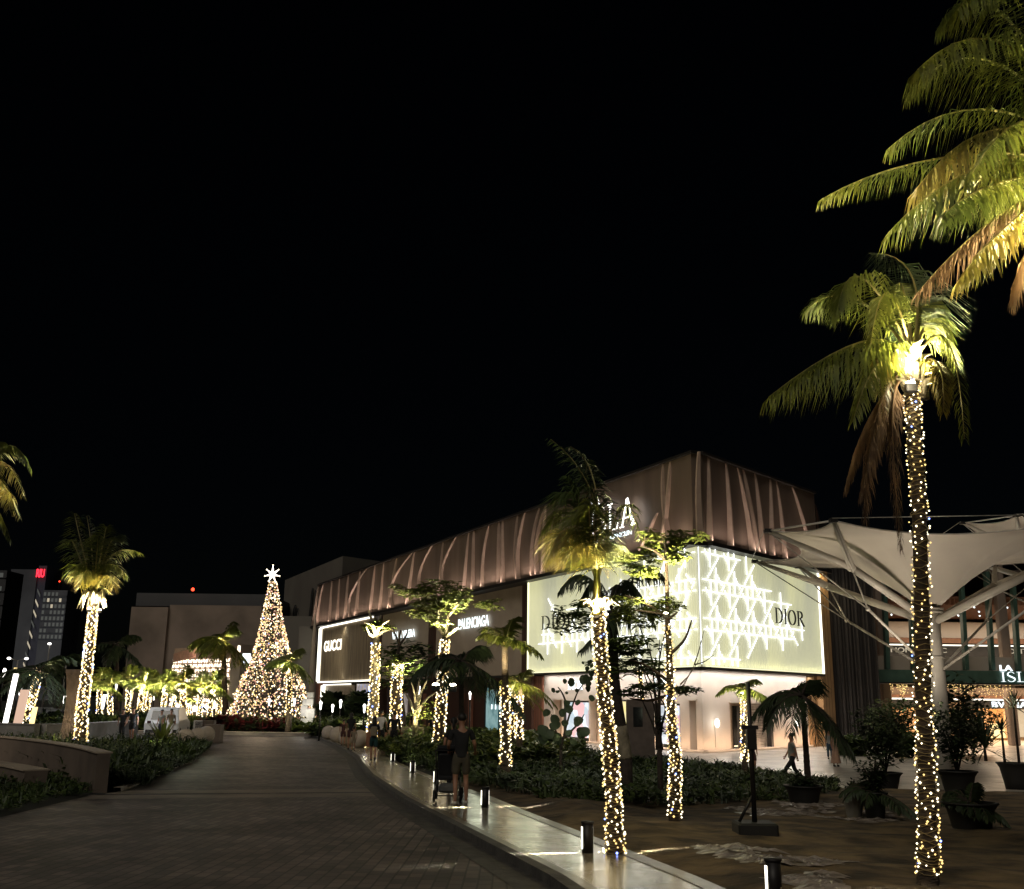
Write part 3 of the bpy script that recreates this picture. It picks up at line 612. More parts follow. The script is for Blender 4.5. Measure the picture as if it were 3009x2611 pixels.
for xb, xt, bu in ((85, 120, 0), (115, 158, .5), (190, 202, 0), (245, 255, 0), (300, 318, 0), (360, 458, 3.0), (378, 400, 0), (478, 503, 0), (545, 565, 0), (610, 650, 0), (640, 742, 3.2), (735, 770, 0), (845, 885, 2.2), (960, 975, 0), (1000, 1045, 2.0), (1130, 1150, 0), (1205, 1200, 0), (1260, 1283, .4), (1385, 1380, 0), (1420, 1410, 0), (1510, 1532, .6), (1640, 1668, .8)):
    rib(A, *g3(xb, 300), *g3(xt, 0), bu, .2 if bu > 1 else .15)
g4 = lambda x, y: (1500 + x / 2.39, 1250 + y / 2.39)
for xb, xt, bu in ((78, 62, .4), (210, 250, .6), (265, 272, 0), (1105, 1150, -.2), (1160, 1098, .3), (1372, 1352, .1)):
    rib(A, *g4(xb, 800), *g4(xt, 260), bu, .13)
rib(A, *g4(1020, 720), *g4(1045, 655), 0, .12, 13.4)
r1 = lambda x, y: (1900 + x / 3.1436, 1280 + y / 3.1436)
for xb, xt, bu in ((525, 530, 0), (722, 695, .1), (920, 800, .2), (962, 852, .1), (1015, 958, .1), (1105, 1105, 0), (1215, 1150, .1), (1445, 1268, .3)):
    rib(B, *r1(xb, 1050), *r1(xt, 300), bu, .13)
mb = MB(); serif(mb, 'ISLA', M['E_white'], A.p(11.7, 12.95, .75), -UA, ZZ, 6.0, 1.85, .03, .05); serif(mb, 'LA', M['E_white'], A.p(11.6, 15.0, .75), -UA, ZZ, 1.3, .5, .06, .05)
mb.build('sign_lettering', bld)
mb = MB(); textmesh(mb, 'LAS        CANCUN', M['E_cool'], A.p(11.5, 12.35, .75), -UA, ZZ, 5.2, .30, .06, .0); mb.build('sign_lettering', bld)
# uplights along the bottom of the cladding, wall washers, panel glow
for i in range(22):
    t = 2 + i * 4.0; light('AREA', 'cladding_uplight', A.p(t, Z2 + .02, .72), 17 if i > 3 else 13, (1, .79, .68), ZZ * 1 - NA * .12, shape='RECTANGLE', size=3.6, size_y=.12, spread=R(110))
for i in range(4):
    t = 2 + i * 4.0; light('AREA', 'cladding_uplight', B.p(t, Z2 + .02, .72), 11, (1, .80, .70), ZZ * 1 - NB * .12, shape='RECTANGLE', size=3.6, size_y=.12, spread=R(110))
light('AREA', 'wall_washer', A.p(10.5, 3.5, -.12), 120, (1, .93, .86), -ZZ - NA * .1, shape='RECTANGLE', size=21, size_y=.15)
light('AREA', 'wall_washer', B.p(8, 3.5, -.12), 90, (1, .93, .86), -ZZ - NB * .1, shape='RECTANGLE', size=15, size_y=.15)
light('AREA', 'floor_washer', A.p(10.5, -1.0, .1), 60, (1, .62, .36), ZZ - NA * .5, shape='RECTANGLE', size=20, size_y=.1)
light('AREA', 'floor_washer', B.p(8, -1.0, .1), 50, (1, .62, .36), ZZ - NB * .5, shape='RECTANGLE', size=15, size_y=.1)
light('AREA', 'plaza_fill_light', A.p(11, 3.45, .1), 190, (1, .86, .74), -ZZ + NA * .75, shape='RECTANGLE', size=20, size_y=.2)  # added fill pair, no fittings there: brightens the plaza paving
light('AREA', 'plaza_fill_light', B.p(8, 3.45, .1), 190, (1, .86, .74), -ZZ + NB * .75, shape='RECTANGLE', size=15, size_y=.2)
light('AREA', 'bay_wash', A.p(35, 10.9, .6), 40, (1, .85, .6), -ZZ - NA * .15, shape='RECTANGLE', size=17, size_y=.2)
light('AREA', 'bay_wash', A.p(53, 10.9, .6), 55, (1, .85, .6), -ZZ - NA * .15, shape='RECTANGLE', size=13, size_y=.2)

# ================================================================== MALL ATRIUM (right)
atr = thing('atrium_building', (34, 78, -1.2), 'open mall atrium with green entrance beam, vertical green fins and lit shops inside', 'building')
def fb(mb, x0, x1, y0, y1, z0, z1, m): mb.box(((x0 + x1) / 2, (y0 + y1) / 2, (z0 + z1) / 2), (x1 - x0, y1 - y0, z1 - z0), m)
mb = MB(); fb(mb, 23.6, 60, 77.6, 78.6, 3.3, 4.2, M['green']); fb(mb, 23.6, 60, 77.5, 78.7, 3.2, 3.298, M['darkmetal']); mb.build('entrance_beam', atr)
mb = MB(); fb(mb, 27, 60, 78.8, 79.1, 4.2, 5.25, M['beige']); mb.build('balustrade_wall', atr)
mb = MB(); fb(mb, 26, 60, 80, 96, 3.9, 4.1, M['beige']); fb(mb, 26, 60, 96.3, 96.6, -1.2, 16, M['sandwall']); fb(mb, 23, 60, 82, 96, 9.9, 10.1, M['wood']); fb(mb, 22, 60, 80, 96, 14, 14.2, M['darkmetal']); mb.build('floor_slab', atr)
for i, x in enumerate([28.2 + 1.95 * k for k in range(16)]):
    mb = MB(); mb.box((x, 78.0, 7.9), (.28, .5, 7.3), M['green'], (Vector((1, 0, 0)), Vector((0, 1, 0)), Vector((.035, 0, 1)).normalized())); mb.build('facade_fin', atr)
for x in (27.0, 28.6, 38.0, 49):
    mb = MB(); mb.box((x, 80.2, 6), (.7, .7, 14.4), M['sandwall'], bev=.08); mb.build('column', atr)
for x in (26.2, 27.3):
    mb = MB(); fb(mb, x - .12, x + .12, 79.3, 79.5, 7.8, 12.6, M['pale']); mb.build('light_fin', atr)
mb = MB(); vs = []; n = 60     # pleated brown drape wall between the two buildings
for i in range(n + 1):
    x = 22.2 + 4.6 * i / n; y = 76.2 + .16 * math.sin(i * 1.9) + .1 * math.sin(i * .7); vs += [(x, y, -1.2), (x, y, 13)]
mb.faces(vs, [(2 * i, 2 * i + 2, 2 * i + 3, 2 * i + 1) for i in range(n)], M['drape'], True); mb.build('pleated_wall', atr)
mb = MB()
for i in range(90): fb(mb, 27 + i * .36, 27.1 + i * .36, 80.5, 95.5, 9.3, 9.8, M['wood'])
mb.build('slatted_ceiling', atr, kind='stuff')
def bandx(name, x0, x1, y, z0, z1, m, d=.2):
    mb = MB(); fb(mb, x0, x1, y, y + d, z0, z1, m); return mb.build(name, atr)
# upper shops
bandx('ceiling_soffit', 27, 60, 94.2, 7.6, 9.0, M['pale'], 1.5); bandx('fascia', 27, 60, 93.6, 7.1, 7.55, M['wood'], .4); bandx('light_strip', 29, 60, 93.4, 6.85, 6.95, M['E_strip'], .1)
bandx('shop_front', 29, 60, 94, 4.1, 6.8, M['darkmetal']);
mb = MB(); textmesh(mb, 'MONTBLANC', M['E_winbr'], (44.1, 93.8, 6.25), (1, 0, 0), ZZ, 5.0, .42, .08, .0); mb.build('sign_lettering', atr)
mb = MB(); textmesh(mb, 'MONTBLANC', M['E_winbr'], (34.2, 93.8, 6.25), (1, 0, 0), ZZ, 5.0, .42, .08, .0); mb.build('sign_lettering', atr)
# lower shops
bandx('ceiling_soffit', 26, 60, 91.8, 2.55, 3.2, M['sandwall'], 2); bandx('fascia', 26, 60, 91.6, 2.3, 2.54, M['wood'], .5); bandx('light_strip', 30, 60, 91.3, 2.14, 2.26, M['E_strip'], .1)
bandx('sign_fascia', 39.6, 60, 91.6, 1.45, 2.12, M['darkmetal'], .3); bandx('sign_fascia', 30, 38, 91.6, 1.45, 2.12, M['darkmetal'], .3)
bandx('shop_front', 26, 60, 92.6, -1.2, 2.6, mat('shop_marble', (.55, .40, .26), .4))
for a, b in ((40.9, 41.7), (43.0, 43.6), (46, 47), (33.6, 35.2), (49, 50)): bandx('shop_window_surround', a, b, 92.2, -1.0, 1.45, M['E_or'], .2)
for a, z0, z1 in ((41.75, -1.0, .2), (41.75, .35, 1.45)): bandx('display_window', a, a + 1.2, 92.15, z0, z1, M['orange'] if z0 > 0 else M['gold'], .2)
for a, b in ((44.0, 45.8), (47.2, 48.8), (30.5, 33)): bandx('shop_window', a, b, 92.2, -.9, 1.4, screen('shop_display', [(.5, .35, .2), (.9, .7, .45), (.3, .2, .12)], .9, .8), .15)
bandx('glowing_doorway', 27.4, 29.2, 84, -1.2, 2.2, emis('doorway_glow', (1, .86, .8), 1.3), .1); bandx('poster', 27.5, 27.95, 83.9, -.6, 1.0, M['orange'], .06)
mb = MB(); textmesh(mb, 'BVLGARI', M['E_cool'], (41.75, 91.5, 1.55), (1, 0, 0), ZZ, 3.9, .5, .08, .03, 1.1); mb.build('sign_lettering', atr)
mb = MB(); serif(mb, 'ISLA', M['E_cool'], (36.2, 77.5, 3.42), (1, 0, 0), ZZ, 3.0, .72, .06, .05); mb.build('sign_lettering', atr)
mb = MB(); textmesh(mb, 'LA', M['E_cool'], (36.2, 77.5, 4.2), (1, 0, 0), ZZ, .95, .42, .08, .03); mb.build('sign_lettering', atr)
for i in range(26):
    x = 29 + (i % 9) * 2.0 + ru(-.4, .4); y = 82 + (i // 9) * 4; mb = MB(); mb.ball((x, y, 9.26), .09, M['E_cool'], 6, 4); mb.build('ceiling_spotlight', atr)
mb = MB()
for i in range(130):
    x = ru(28.5, 37.8) if i % 3 else ru(39, 42.5); L = ru(.2, 1.15)
    for q in range(int(L / .12)):
        if rnd() < .75: mb.octa((x + ru(-.06, .06), 79.4, 3.15 - q * .12 + ru(-.05, .05)), ru(.02, .04), M['E_bulb'])
ic = thing('icicle_lights', (34, 79.4, 3.2), 'golden icicle light curtain hanging behind the green entrance beam', 'string lights'); mb.build('bulb', ic, kind='stuff')
for x, e in ((31, 110), (38, 130), (45, 150), (52, 130)):
    light('AREA', 'atrium_light', (x, 87, 9.0), e * 1.6, (1, .82, .6), (0, 0, -1), shape='RECTANGLE', size=6, size_y=8)
    light('AREA', 'atrium_light', (x, 86, 3.6), e * 2.0, (1, .72, .46), (0, 0, -1), shape='RECTANGLE', size=6, size_y=8)
light('AREA', 'entrance_light', (40, 79.5, 3.1), 160, (1, .72, .48), (0, -.25, -1), shape='RECTANGLE', size=20, size_y=2)

# ================================================================== CANOPIES
def canopy(label, c, zring, ztip, rot=0., group='fabric canopies', k=1.0):
    T = thing('fabric_canopy', c, label, 'canopy', group); c = Vector(c); zb = c.z
    mb = MB(); mb.tube([c, c + ZZ * .08], [.55 * k, .55 * k], M['whitesteel'], 20); mb.tube([c + ZZ * .08, (c.x, c.y, zring - 1.6), (c.x, c.y, zring + .1)], [.33 * k, .30 * k, .25 * k], M['whitesteel'], 24)
    for z, r in ((zring - 1.55, .34), (zring - .05, .42), (zring + .05, .42)): mb.tube([(c.x, c.y, z), (c.x, c.y, z + .07)], r * k, M['whitesteel'], 24)
    mb.build('column', T)
    def pol(a, r, z): return Vector((c.x + r * k * math.cos(R(a + rot)), c.y + r * k * math.sin(R(a + rot)), z))
    arms = [35, 125, 215, 305]; tips = []
    for a in arms: tips += [(a - 11, a + 11)]
    flat = [x for t in tips for x in t]                     # rim points
    rim = []
    for i in range(8):
        a0, a1 = flat[i], flat[(i + 1) % 8] + (360 if i == 7 else 0); n = 10; P0, P1 = pol(a0, 6.6, ztip), pol(a1, 6.6, ztip); mid = (P0 + P1) / 2; cdir = (Vector((c.x, c.y, ztip)) - mid).normalized(); dep = (1.35 if a1 - a0 > 30 else .5) * k
        for j in range(n): t = j / n; s4 = 4 * t * (1 - t); rim.append(P0.lerp(P1, t) + cdir * dep * s4 - ZZ * (.25 * s4 if a1 - a0 > 30 else .1 * s4))
    mb = MB(); vs = []; nr = 16
    for r in range(nr + 1):
        f = r / nr
        for p in rim:
            h = Vector((c.x, c.y, 0)); q = Vector((p.x, p.y, 0)); x = h.lerp(q, .045 + .955 * f); rr = f
            z = zring + .12 + (p.z - zring - .12) * (1 - (1 - rr) ** 2.6) ; vs.append((x.x, x.y, z))
    m = len(rim); mb.faces(vs, [(r * m + i, r * m + (i + 1) % m, (r + 1) * m + (i + 1) % m, (r + 1) * m + i) for r in range(nr) for i in range(m)], M['fabric'], True)
    o = mb.build('membrane', T); sol = o.modifiers.new('s', 'SOLIDIFY'); sol.thickness = .01
    mb = MB(); mb.tube(rim + [rim[0]], .022 * k, M['steelcable'], 6); 
    for a in arms:
        for s_ in (-11, 11): mb.tube([pol(a + s_, 6.75, ztip + .05), pol(a + (90 if s_ > 0 else -90) - s_, 6.75, ztip + .05)], .014, M['steelcable'], 5)
    mb.build('edge_cable', T)
    for a in arms:
        mb = MB(); e = pol(a, 4.1, zring + (ztip - zring) * .52); mb.tube([pol(a, .2, zring - .3), e], [.13 * k, .13 * k], M['whitesteel'], 12)
        for s_ in (-11, 11): mb.tube([e, pol(a + s_, 6.6, ztip)], [.12 * k, .06 * k], M['whitesteel'], 12); mb.box(pol(a + s_, 6.62, ztip), (.22, .22, .12), M['darkmetal'])
        mb.ball(e, .15 * k, M['whitesteel']); mb.build('arm', T)
        mb = MB()
        nd = pol(a, 3.4, zring - .1)
        for s_ in (-11, 11): mb.tube([pol(a + s_, 6.6, ztip - .03), nd], .022, M['steelcable'], 6)
        mb.tube([nd, pol(a, .28, zring - 1.9)], .045 * k, M['whitesteel'], 8); mb.tube([nd, e], .025, M['whitesteel'], 6); mb.ball(nd, .08, M['whitesteel'], 8, 5)
        mb.build('tie_rod', T)
        mb = MB(); mb.tube([pol(a - 11, 6.6, ztip), pol(a + 11, 6.6, ztip)], .03, M['whitesteel'], 6); mb.build('strut', T)
    return T
colp = gp(1910, 1592)
canopy('off-white funnel canopy on a stout pale column, nearest to the palm', (14.2, 35.0, gz(14.2, 35)), 4.75, 7.0)
canopy('higher off-white canopy mostly cut off by the right edge, behind the nearer one', (26.6, 48.9, -1.2), 7.4, 9.75)
light('SPOT', 'canopy_uplight', (12.0, 31.5, 1.0), 260, (1, .86, .68), (.25, .35, 1), spot_size=R(120), spot_blend=1, shadow_soft_size=.3)
light('SPOT', 'canopy_uplight', (17.5, 38.0, 1.0), 240, (1, .86, .68), (-.2, -.2, 1), spot_size=R(120), spot_blend=1, shadow_soft_size=.3)
light('SPOT', 'canopy_uplight', (22, 44, 3.0), 220, (1, .86, .68), (.1, .1, 1), spot_size=R(110), spot_blend=1, shadow_soft_size=.3)

# ================================================================== PALMS
def bez(p0, p1, p2, t): return p0 * (1 - t) ** 2 + p1 * (2 * t * (1 - t)) + p2 * t * t
def frond(mb, p0, p1, p2, leaf=.5, n=40, m=None, hang=.5, wd=.035, t0=.12, rr=.022, wind=Vector((0, 0, 0)), rm=None, jit=.25, fwd=.55):
    m = m or M['frond']; rm = rm or M['rachis']; P = [bez(p0, p1, p2, i / 10) for i in range(11)]
    mb.tube(P, [rr * (1 - .85 * i / 10) for i in range(11)], rm, 5)
    for i in range(n):
        t = t0 + (1 - t0) * (i + .5) / n; c = bez(p0, p1, p2, t); tg = (bez(p0, p1, p2, min(1, t + .02)) - bez(p0, p1, p2, t - .02)).normalized()
        sd = tg.cross(Vector((0, 0, 1)))
        if sd.length < .2: sd = tg.cross(Vector((0, 1, .2)))
        sd.normalize(); L = leaf * (.30 + .70 * math.sin(math.pi * min(1, t * .86 + .12))) * ru(.85, 1.1)
        for s_ in (-1, 1):
            d = (sd * s_ + tg * (fwd + .5 * t) + Vector((ru(-jit, jit), ru(-jit, jit), ru(-jit, jit) * .8 - hang * .55)) + wind * .5).normalized()
            d2 = (d + Vector((0, 0, -hang)) + wind + Vector((ru(-jit, jit), 0, 0)) * .6).normalized(); w_ = wd * ru(.8, 1.2); wv_ = d.cross(ZZ); wv_ = (wv_.normalized() if wv_.length > .1 else tg) * .5 + tg * .5
            wv_ = (wv_ - d * wv_.dot(d)).normalized() * w_ / 2
            a = c; b = c + d * L * .45; e = b + d2 * L * .55
            mb.faces([a - wv_ * .6, a + wv_ * .6, b + wv_, b - wv_, e], [(0, 1, 2, 3), (3, 2, 4)], m)
def crownmesh(mb, c, n, L, leaf, el=(-20, 70), nl=22, m=None, wd=.06, hang=.5, wind=Vector((0, 0, 0)), seed=0, drop=.55, ysel=None):
    random.seed(seed + 11)
    for i in range(n):
        a = i * 2.399 + ru(-.3, .3); e = R(el[0] + (el[1] - el[0]) * ((i * .618) % 1)); d = Vector((math.cos(a) * math.cos(e), math.sin(a) * math.cos(e), math.sin(e))) + wind * .4
        l = L * ru(.8, 1.1); p1 = c + d * l * .55; h = Vector((d.x, d.y, 0)); p2 = c + d * l * .8 + h * l * .15 - ZZ * (drop * l * (.4 + .6 * math.cos(e)))
        frond(mb, c + ZZ * ru(-.05, .05), p1, p2 + wind * l * .2, leaf, nl, rm=M['darkbark'] if m is M['leafdark'] else None, hang=hang, wd=wd, wind=wind, rr=.02 + .004 * L, m=m or (M['frondyel'] if e < 0 and rnd() < .4 else M['frond']))
def trunkpath(b, t, bend=0., n=24): 
    b, t = Vector(b), Vector(t); s_ = (t - b).cross(ZZ).normalized() if abs((t - b).normalized().z) < .999 else Vector((1, 0, 0))
    return [b.lerp(t, i / n) + Vector((1, 0, 0)) * bend * math.sin(math.pi * i / n) for i in range(n + 1)]
def trunkmesh(path, r0, r1, m=None, rings=6, flare=1.25):
    mb = MB(); P = []; Rr = []; n = len(path) - 1; N = n * rings
    for i in range(N + 1):
        f = i / N * n; k = min(int(f), n - 1); p = path[k].lerp(path[k + 1], f - k); q = i / N
        r = (r0 + (r1 - r0) * q) * (1 + (flare - 1) * max(0, 1 - q * 7)) * (1.0 if i % 2 else .93) * ru(.97, 1.03); P.append(p); Rr.append(r)
    mb.tube(P, Rr, m or M['bark'], 12); return mb
def strings(label, path, r0, r1, nb, br, turns=None, group='string lights on tree trunks', wire=True, blue=.012, q0=0, q1=1, cls=('warm',)):
    random.seed(int(path[0].x * 100) & 255); n = len(path) - 1
    T = thing('string_lights', path[0], label, 'string lights', group)
    def pos(q, a, off=0.):
        f = q * n; k = min(int(f), n - 1); p = path[k].lerp(path[k + 1], f - k); r = (r0 + (r1 - r0) * q) * (1 + .25 * max(0, 1 - q * 7)) + off; return p + Vector((math.cos(a), math.sin(a), 0)) * r
    if wire:
        turns = turns or 30; mb = MB(); N = turns * 10
        for w_ in (0, 1): mb.tube([pos(q0 + (q1 - q0) * i / N, 2 * math.pi * i / 10 * (1 if w_ else -1) + .25 * math.sin(i * .37), .012) + ZZ * .02 * math.sin(i * 1.3) for i in range(N + 1)], .0045 if nb > 200 else .01, M['wire'], 4, cap=False)
        mb.build('wire', T)
    mb = MB()
    for i in range(nb):
        q = q0 + (q1 - q0) * (i + rnd()) / nb; a = i * 2.4 + ru(-.6, .6); m = M['E_bulbb'] if rnd() < blue else (M['E_bulbw'] if rnd() < .5 else M['E_bulb']); mb.octa(pos(q, a, ru(.006, .03)), br * ru(.7, 1.2), m)
    mb.build('bulb', T, kind='stuff'); return T
def floodlamp(label, p, d=(0, -.3, 1), power=60, size=R(140), s_=1., group='palm flood lamps', color=(1, .86, .50), sides=2):
    p = Vector(p); T = thing('flood_lamp', p, label, 'lamp', group)
    for k in range(sides):
        a = -1.9 + k * 2.4; o = Vector((math.cos(a), math.sin(a), 0)) * .2 * s_
        mb = MB(); mb.box(p + o, (.13 * s_, .07 * s_, .10 * s_), M['darkmetal'], bev=.01 * s_); mb.tube([p + o * .4, p + o], .015 * s_, M['darkmetal'], 6)
        h = mb.build('lamp_housing', T); mb = MB(); mb.ball(p + o + ZZ * .055 * s_, .055 * s_, M['E_lamp'], 8, 5, (1, .8, .5)); mb.build('lens', h)
        light('SPOT', 'flood_lamp_light', p + o * 1.35 + ZZ * .06 * s_, power / sides, color, Vector(d) + o * .35, spot_size=size, spot_blend=.8, shadow_soft_size=.06 * s_)
    return T
D = lambda x, y, Y: at(x, y, Y)

# --- nearest palm, right
b = gp(1871, 1795, .1); top = D(1838, 745, 12.0); YB = b.y
pathR = [Vector((b.x, YB, b.z))] + [D(x, y, YB + (12.0 - YB) * k) for x, y, k in ((1872, 1700, .1), (1868, 1550, .25), (1862, 1400, .4), (1858, 1200, .58), (1852, 1000, .78), (1842, 850, .92), (1838, 770, 1))] + [top]
def fine(path, n=24):
    out = []; m = len(path) - 1
    for i in range(n + 1):
        f = i / n * m; k = min(int(f), m - 1); t = f - k; p0, p1, p2, p3 = path[max(k - 1, 0)], path[k], path[k + 1], path[min(k + 2, m)]
        out.append(.5 * ((2 * p1) + (p2 - p0) * t + (2 * p0 - 5 * p1 + 4 * p2 - p3) * t * t + (3 * p1 - p0 - 3 * p2 + p3) * t ** 3))
    return out
pathR = fine(pathR)
pr = thing('palm_tree', pathR[0], 'tall palm nearest the right edge, trunk wound with lights and dead brown fronds hanging', 'palm tree', 'palm trees')
trunkmesh(pathR, .100, .070, rings=3).build('trunk', pr)
strings('string lights wound round the tall palm in front of the white canopy', pathR, .104, .075, 560, .0135, 64, q0=.055, q1=.94, blue=.03)
def fr(T, Y, pts, dy=(0, 0, 0), name='frond', **kw):
    mb = MB(); p = [D(x, y, Y + d) for (x, y), d in zip(pts, dy)]; p1 = p[1] * 2 - (p[0] + p[2]) / 2 if kw.pop('thru', True) else p[1]; frond(mb, p[0], p1, p[2], **kw); return mb.build(name, T)
random.seed(3)
k1 = dict(leaf=.80, n=92, wd=.019, hang=1.15, jit=.34)
fr(pr, 12, [(1828, 720), (1735, 690), (1550, 800)], (0, -.3, -.6), **{**k1, 'leaf': .98, 'n': 130, 'hang': 1.25})
fr(pr, 12, [(1828, 705), (1720, 600), (1625, 625)], (0, .4, .8), **{**k1, 'leaf': .6, 'hang': .8})
fr(pr, 12, [(1832, 700), (1740, 560), (1690, 620)], (0, -.2, -.3), **k1)
fr(pr, 12, [(1835, 700), (1790, 590), (1755, 700)], (0, -.5, -1.0), **{**k1, 'leaf': .45})
fr(pr, 12, [(1840, 700), (1815, 570), (1800, 660)], (0, .4, .9), **{**k1, 'leaf': .4})
fr(pr, 12, [(1842, 705), (1840, 560), (1770, 510)], (0, .3, .8), **{**k1, 'm': M['leafdark']})
fr(pr, 12, [(1850, 705), (1885, 640), (1930, 740)], (0, .2, .2), **{**k1, 'leaf': .42})
fr(pr, 12, [(1852, 715), (1912, 690), (1945, 885)], (0, -.2, -.5), **{**k1, 'leaf': .38})
fr(pr, 12, [(1852, 735), (1892, 735), (1903, 830)], (0, -.4, -.8), **{**k1, 'leaf': .35, 'm': M['frondyel']})
fr(pr, 12, [(1848, 700), (1870, 600), (1905, 700)], (0, .5, 1.1), **{**k1, 'leaf': .4})
fr(pr, 12, [(1825, 745), (1770, 735), (1720, 850)], (0, -.3, -.6), **{**k1, 'leaf': .45})
fr(pr, 12, [(1828, 735), (1780, 720), (1785, 830)], (0, -.2, -.5), **{**k1, 'leaf': .35, 'm': M['frondyel']})
kd = dict(m=M['deadfrond'], rm=M['deadfrond'], leaf=.40, n=150, hang=2.6, wd=.013, jit=.6, fwd=1.0, t0=.2)
fr(pr, 12, [(1815, 752), (1765, 850), (1745, 1045)], (0, -.2, -.3), **kd); fr(pr, 12, [(1812, 762), (1745, 860), (1705, 985)], (0, .2, .3), **{**kd, 'leaf': .36})
fr(pr, 12, [(1820, 765), (1800, 850), (1818, 1110)], (0, -.3, -.4), **{**kd, 'leaf': .36}); fr(pr, 12, [(1816, 760), (1775, 850), (1735, 1000)], (0, -.1, -.2), **kd)
mb = MB()
for i in range(26):
    a = i * 2.4; z = ru(-.25, .2); mb.tube([top + Vector((math.cos(a) * .1, math.sin(a) * .1, z - .1)), top + Vector((math.cos(a) * .15, math.sin(a) * .15, z + .08)), top + Vector((math.cos(a) * ru(.17, .3), math.sin(a) * ru(.17, .3), z + .1))], [.05, .035, .01], M['palebark'], 5)
mb.ball(top + ZZ * .05, .13, M['palebark'], sc3=(1, 1, 1.8)); mb.build('frond_base', pr)
floodlamp('floodlight strapped under the crown of the tall right palm', D(1836, 792, 12.0), (-.1, -.25, 1), 165, sides=2, s_=1.1)
light('POINT', 'flood_spill', D(1836, 768, 11.6), 7, (1, .88, .6), shadow_soft_size=.1)
for q in (5, 10, 15, 20): light('POINT', 'string_glow', pathR[q] + Vector((-.35, -.5, 0)), .8, (1, .75, .38), shadow_soft_size=.3)

# --- palm whose crown is cut by the right edge
ct = D(2200, 330, 9.6); p2 = thing('palm_tree', (ct.x + .2, 9.6, gz(ct.x, 9.6)), 'palm cut off by the top right corner, only its big drooping fronds in view', 'palm tree', 'palm trees')
trunkmesh(trunkpath((ct.x + .25, 9.7, gz(7, 9) - .05), ct, .1), .16, .11).build('trunk', p2)
k2 = dict(leaf=1.0, n=125, wd=.017, hang=1.3, jit=.36, rr=.02)
for pts, dy, kw in (
    ([(2200, 320), (1900, 318), (1655, 402)], (0, -.1, 0), dict(leaf=.42, n=150, hang=1.4)),
    ([(2200, 320), (1990, 330), (1790, 470)], (0, -.5, -.7), dict(leaf=.75, n=90)),
    ([(2200, 310), (1980, 220), (1790, 300)], (0, .2, .3), dict(leaf=.6, n=80)),
    ([(2200, 300), (1990, 120), (1830, 190)], (0, .6, 1.0), dict(leaf=.6)),
    ([(2200, 290), (2010, 20), (1890, 60)], (0, .3, .5), dict(leaf=.55)),
    ([(2200, 290), (2070, -60), (1990, 10)], (0, -.2, -.4), dict(leaf=.55)),
    ([(2200, 350), (2020, 430), (1850, 590)], (0, .3, .4), dict(leaf=.62, m=M['deadfrond'], n=90)),
    ([(2200, 350), (2060, 430), (1930, 570)], (0, -.4, -.6), dict(leaf=.6, m=M['frondyel'])),
    ([(2200, 340), (2010, 370), (1900, 440)], (0, -.7, -1.1), dict(leaf=.6)),
    ([(2200, 320), (2080, 240), (1960, 350)], (0, -.6, -1.2), dict(leaf=.6)),
    ([(2200, 300), (2030, 90), (1850, 140)], (0, -.5, -.9), {}),
    ([(2200, 310), (2010, 260), (1850, 380)], (0, -.2, -.4), dict(m=M['frondyel'])),
    ([(2200, 290), (2080, -20), (1930, 20)], (0, -.6, -1.0), {}),
    ([(2200, 330), (2090, 300), (1990, 420)], (0, .4, .8), {}),
    ([(2200, 330), (2090, 470), (2040, 600)], (0, .1, .2), dict(leaf=.55, m=M['deadfrond']))):
    fr(p2, 9.6, pts, dy, **{**k2, **kw})
for pts in ([(2205, 310), (2330, 220), (2430, 330)], [(2205, 330), (2330, 330), (2440, 470)], [(2205, 330), (2290, 420), (2330, 600)], [(2200, 300), (2260, 120), (2330, 60)]): fr(p2, 9.6, pts, (0, .3, .5), **k2)
light('SPOT', 'flood_lamp_light', D(2235, 560, 9.3), 160, (1, .85, .5), (-.55, 0, 1), spot_size=R(150), spot_blend=1, shadow_soft_size=.1)
light('SPOT', 'flood_lamp_light', D(2090, 1100, 8.8), 190, (1, .85, .5), (-.35, .05, 1), spot_size=R(90), spot_blend=1, shadow_soft_size=.1)

# --- middle palm, wind-swept
b = gp(1240, 1722, .12); YM = b.y; bM = Vector((b.x, b.y, b.z - .05))
pathM = fine([bM] + [D(x, y, YM) for x, y in ((1238, 1640), (1232, 1540), (1222, 1440), (1213, 1340), (1207, 1250), (1204, 1180))])
pm = thing('palm_tree', bM, 'wind-swept palm in the middle, light-wound trunk rising from bare soil beside the walkway', 'palm tree', 'palm trees')
trunkmesh(pathM, .100, .065, rings=3).build('trunk', pm)
strings('string lights spiralling up the wind-swept middle palm', pathM, .104, .072, 460, .0155, 44, q0=.03, q1=.86, blue=.015)
mb = MB(); mb.tube([D(1202, 1240, YM - .1), D(1204, 1180, YM - .1), D(1203, 1120, YM - .1)], [.06, .05, .03], M['frondyel'], 8)
for i in range(14):
    a = i * 2.4; c0 = D(1207, 1215, YM); mb.tube([c0 + Vector((math.cos(a) * .07, math.sin(a) * .07, -.1)), c0 + Vector((math.cos(a) * .16, math.sin(a) * .16, .05)), c0 + Vector((math.cos(a) * ru(.2, .3), math.sin(a) * ru(.2, .3), ru(-.05, .05)))], [.04, .03, .008], M['palebark'], 5)
mb.build('frond_base', pm)
km = dict(leaf=.66, n=62, wd=.019, hang=.75, jit=.5, wind=Vector((-.10, 0, -.05)))
random.seed(5)
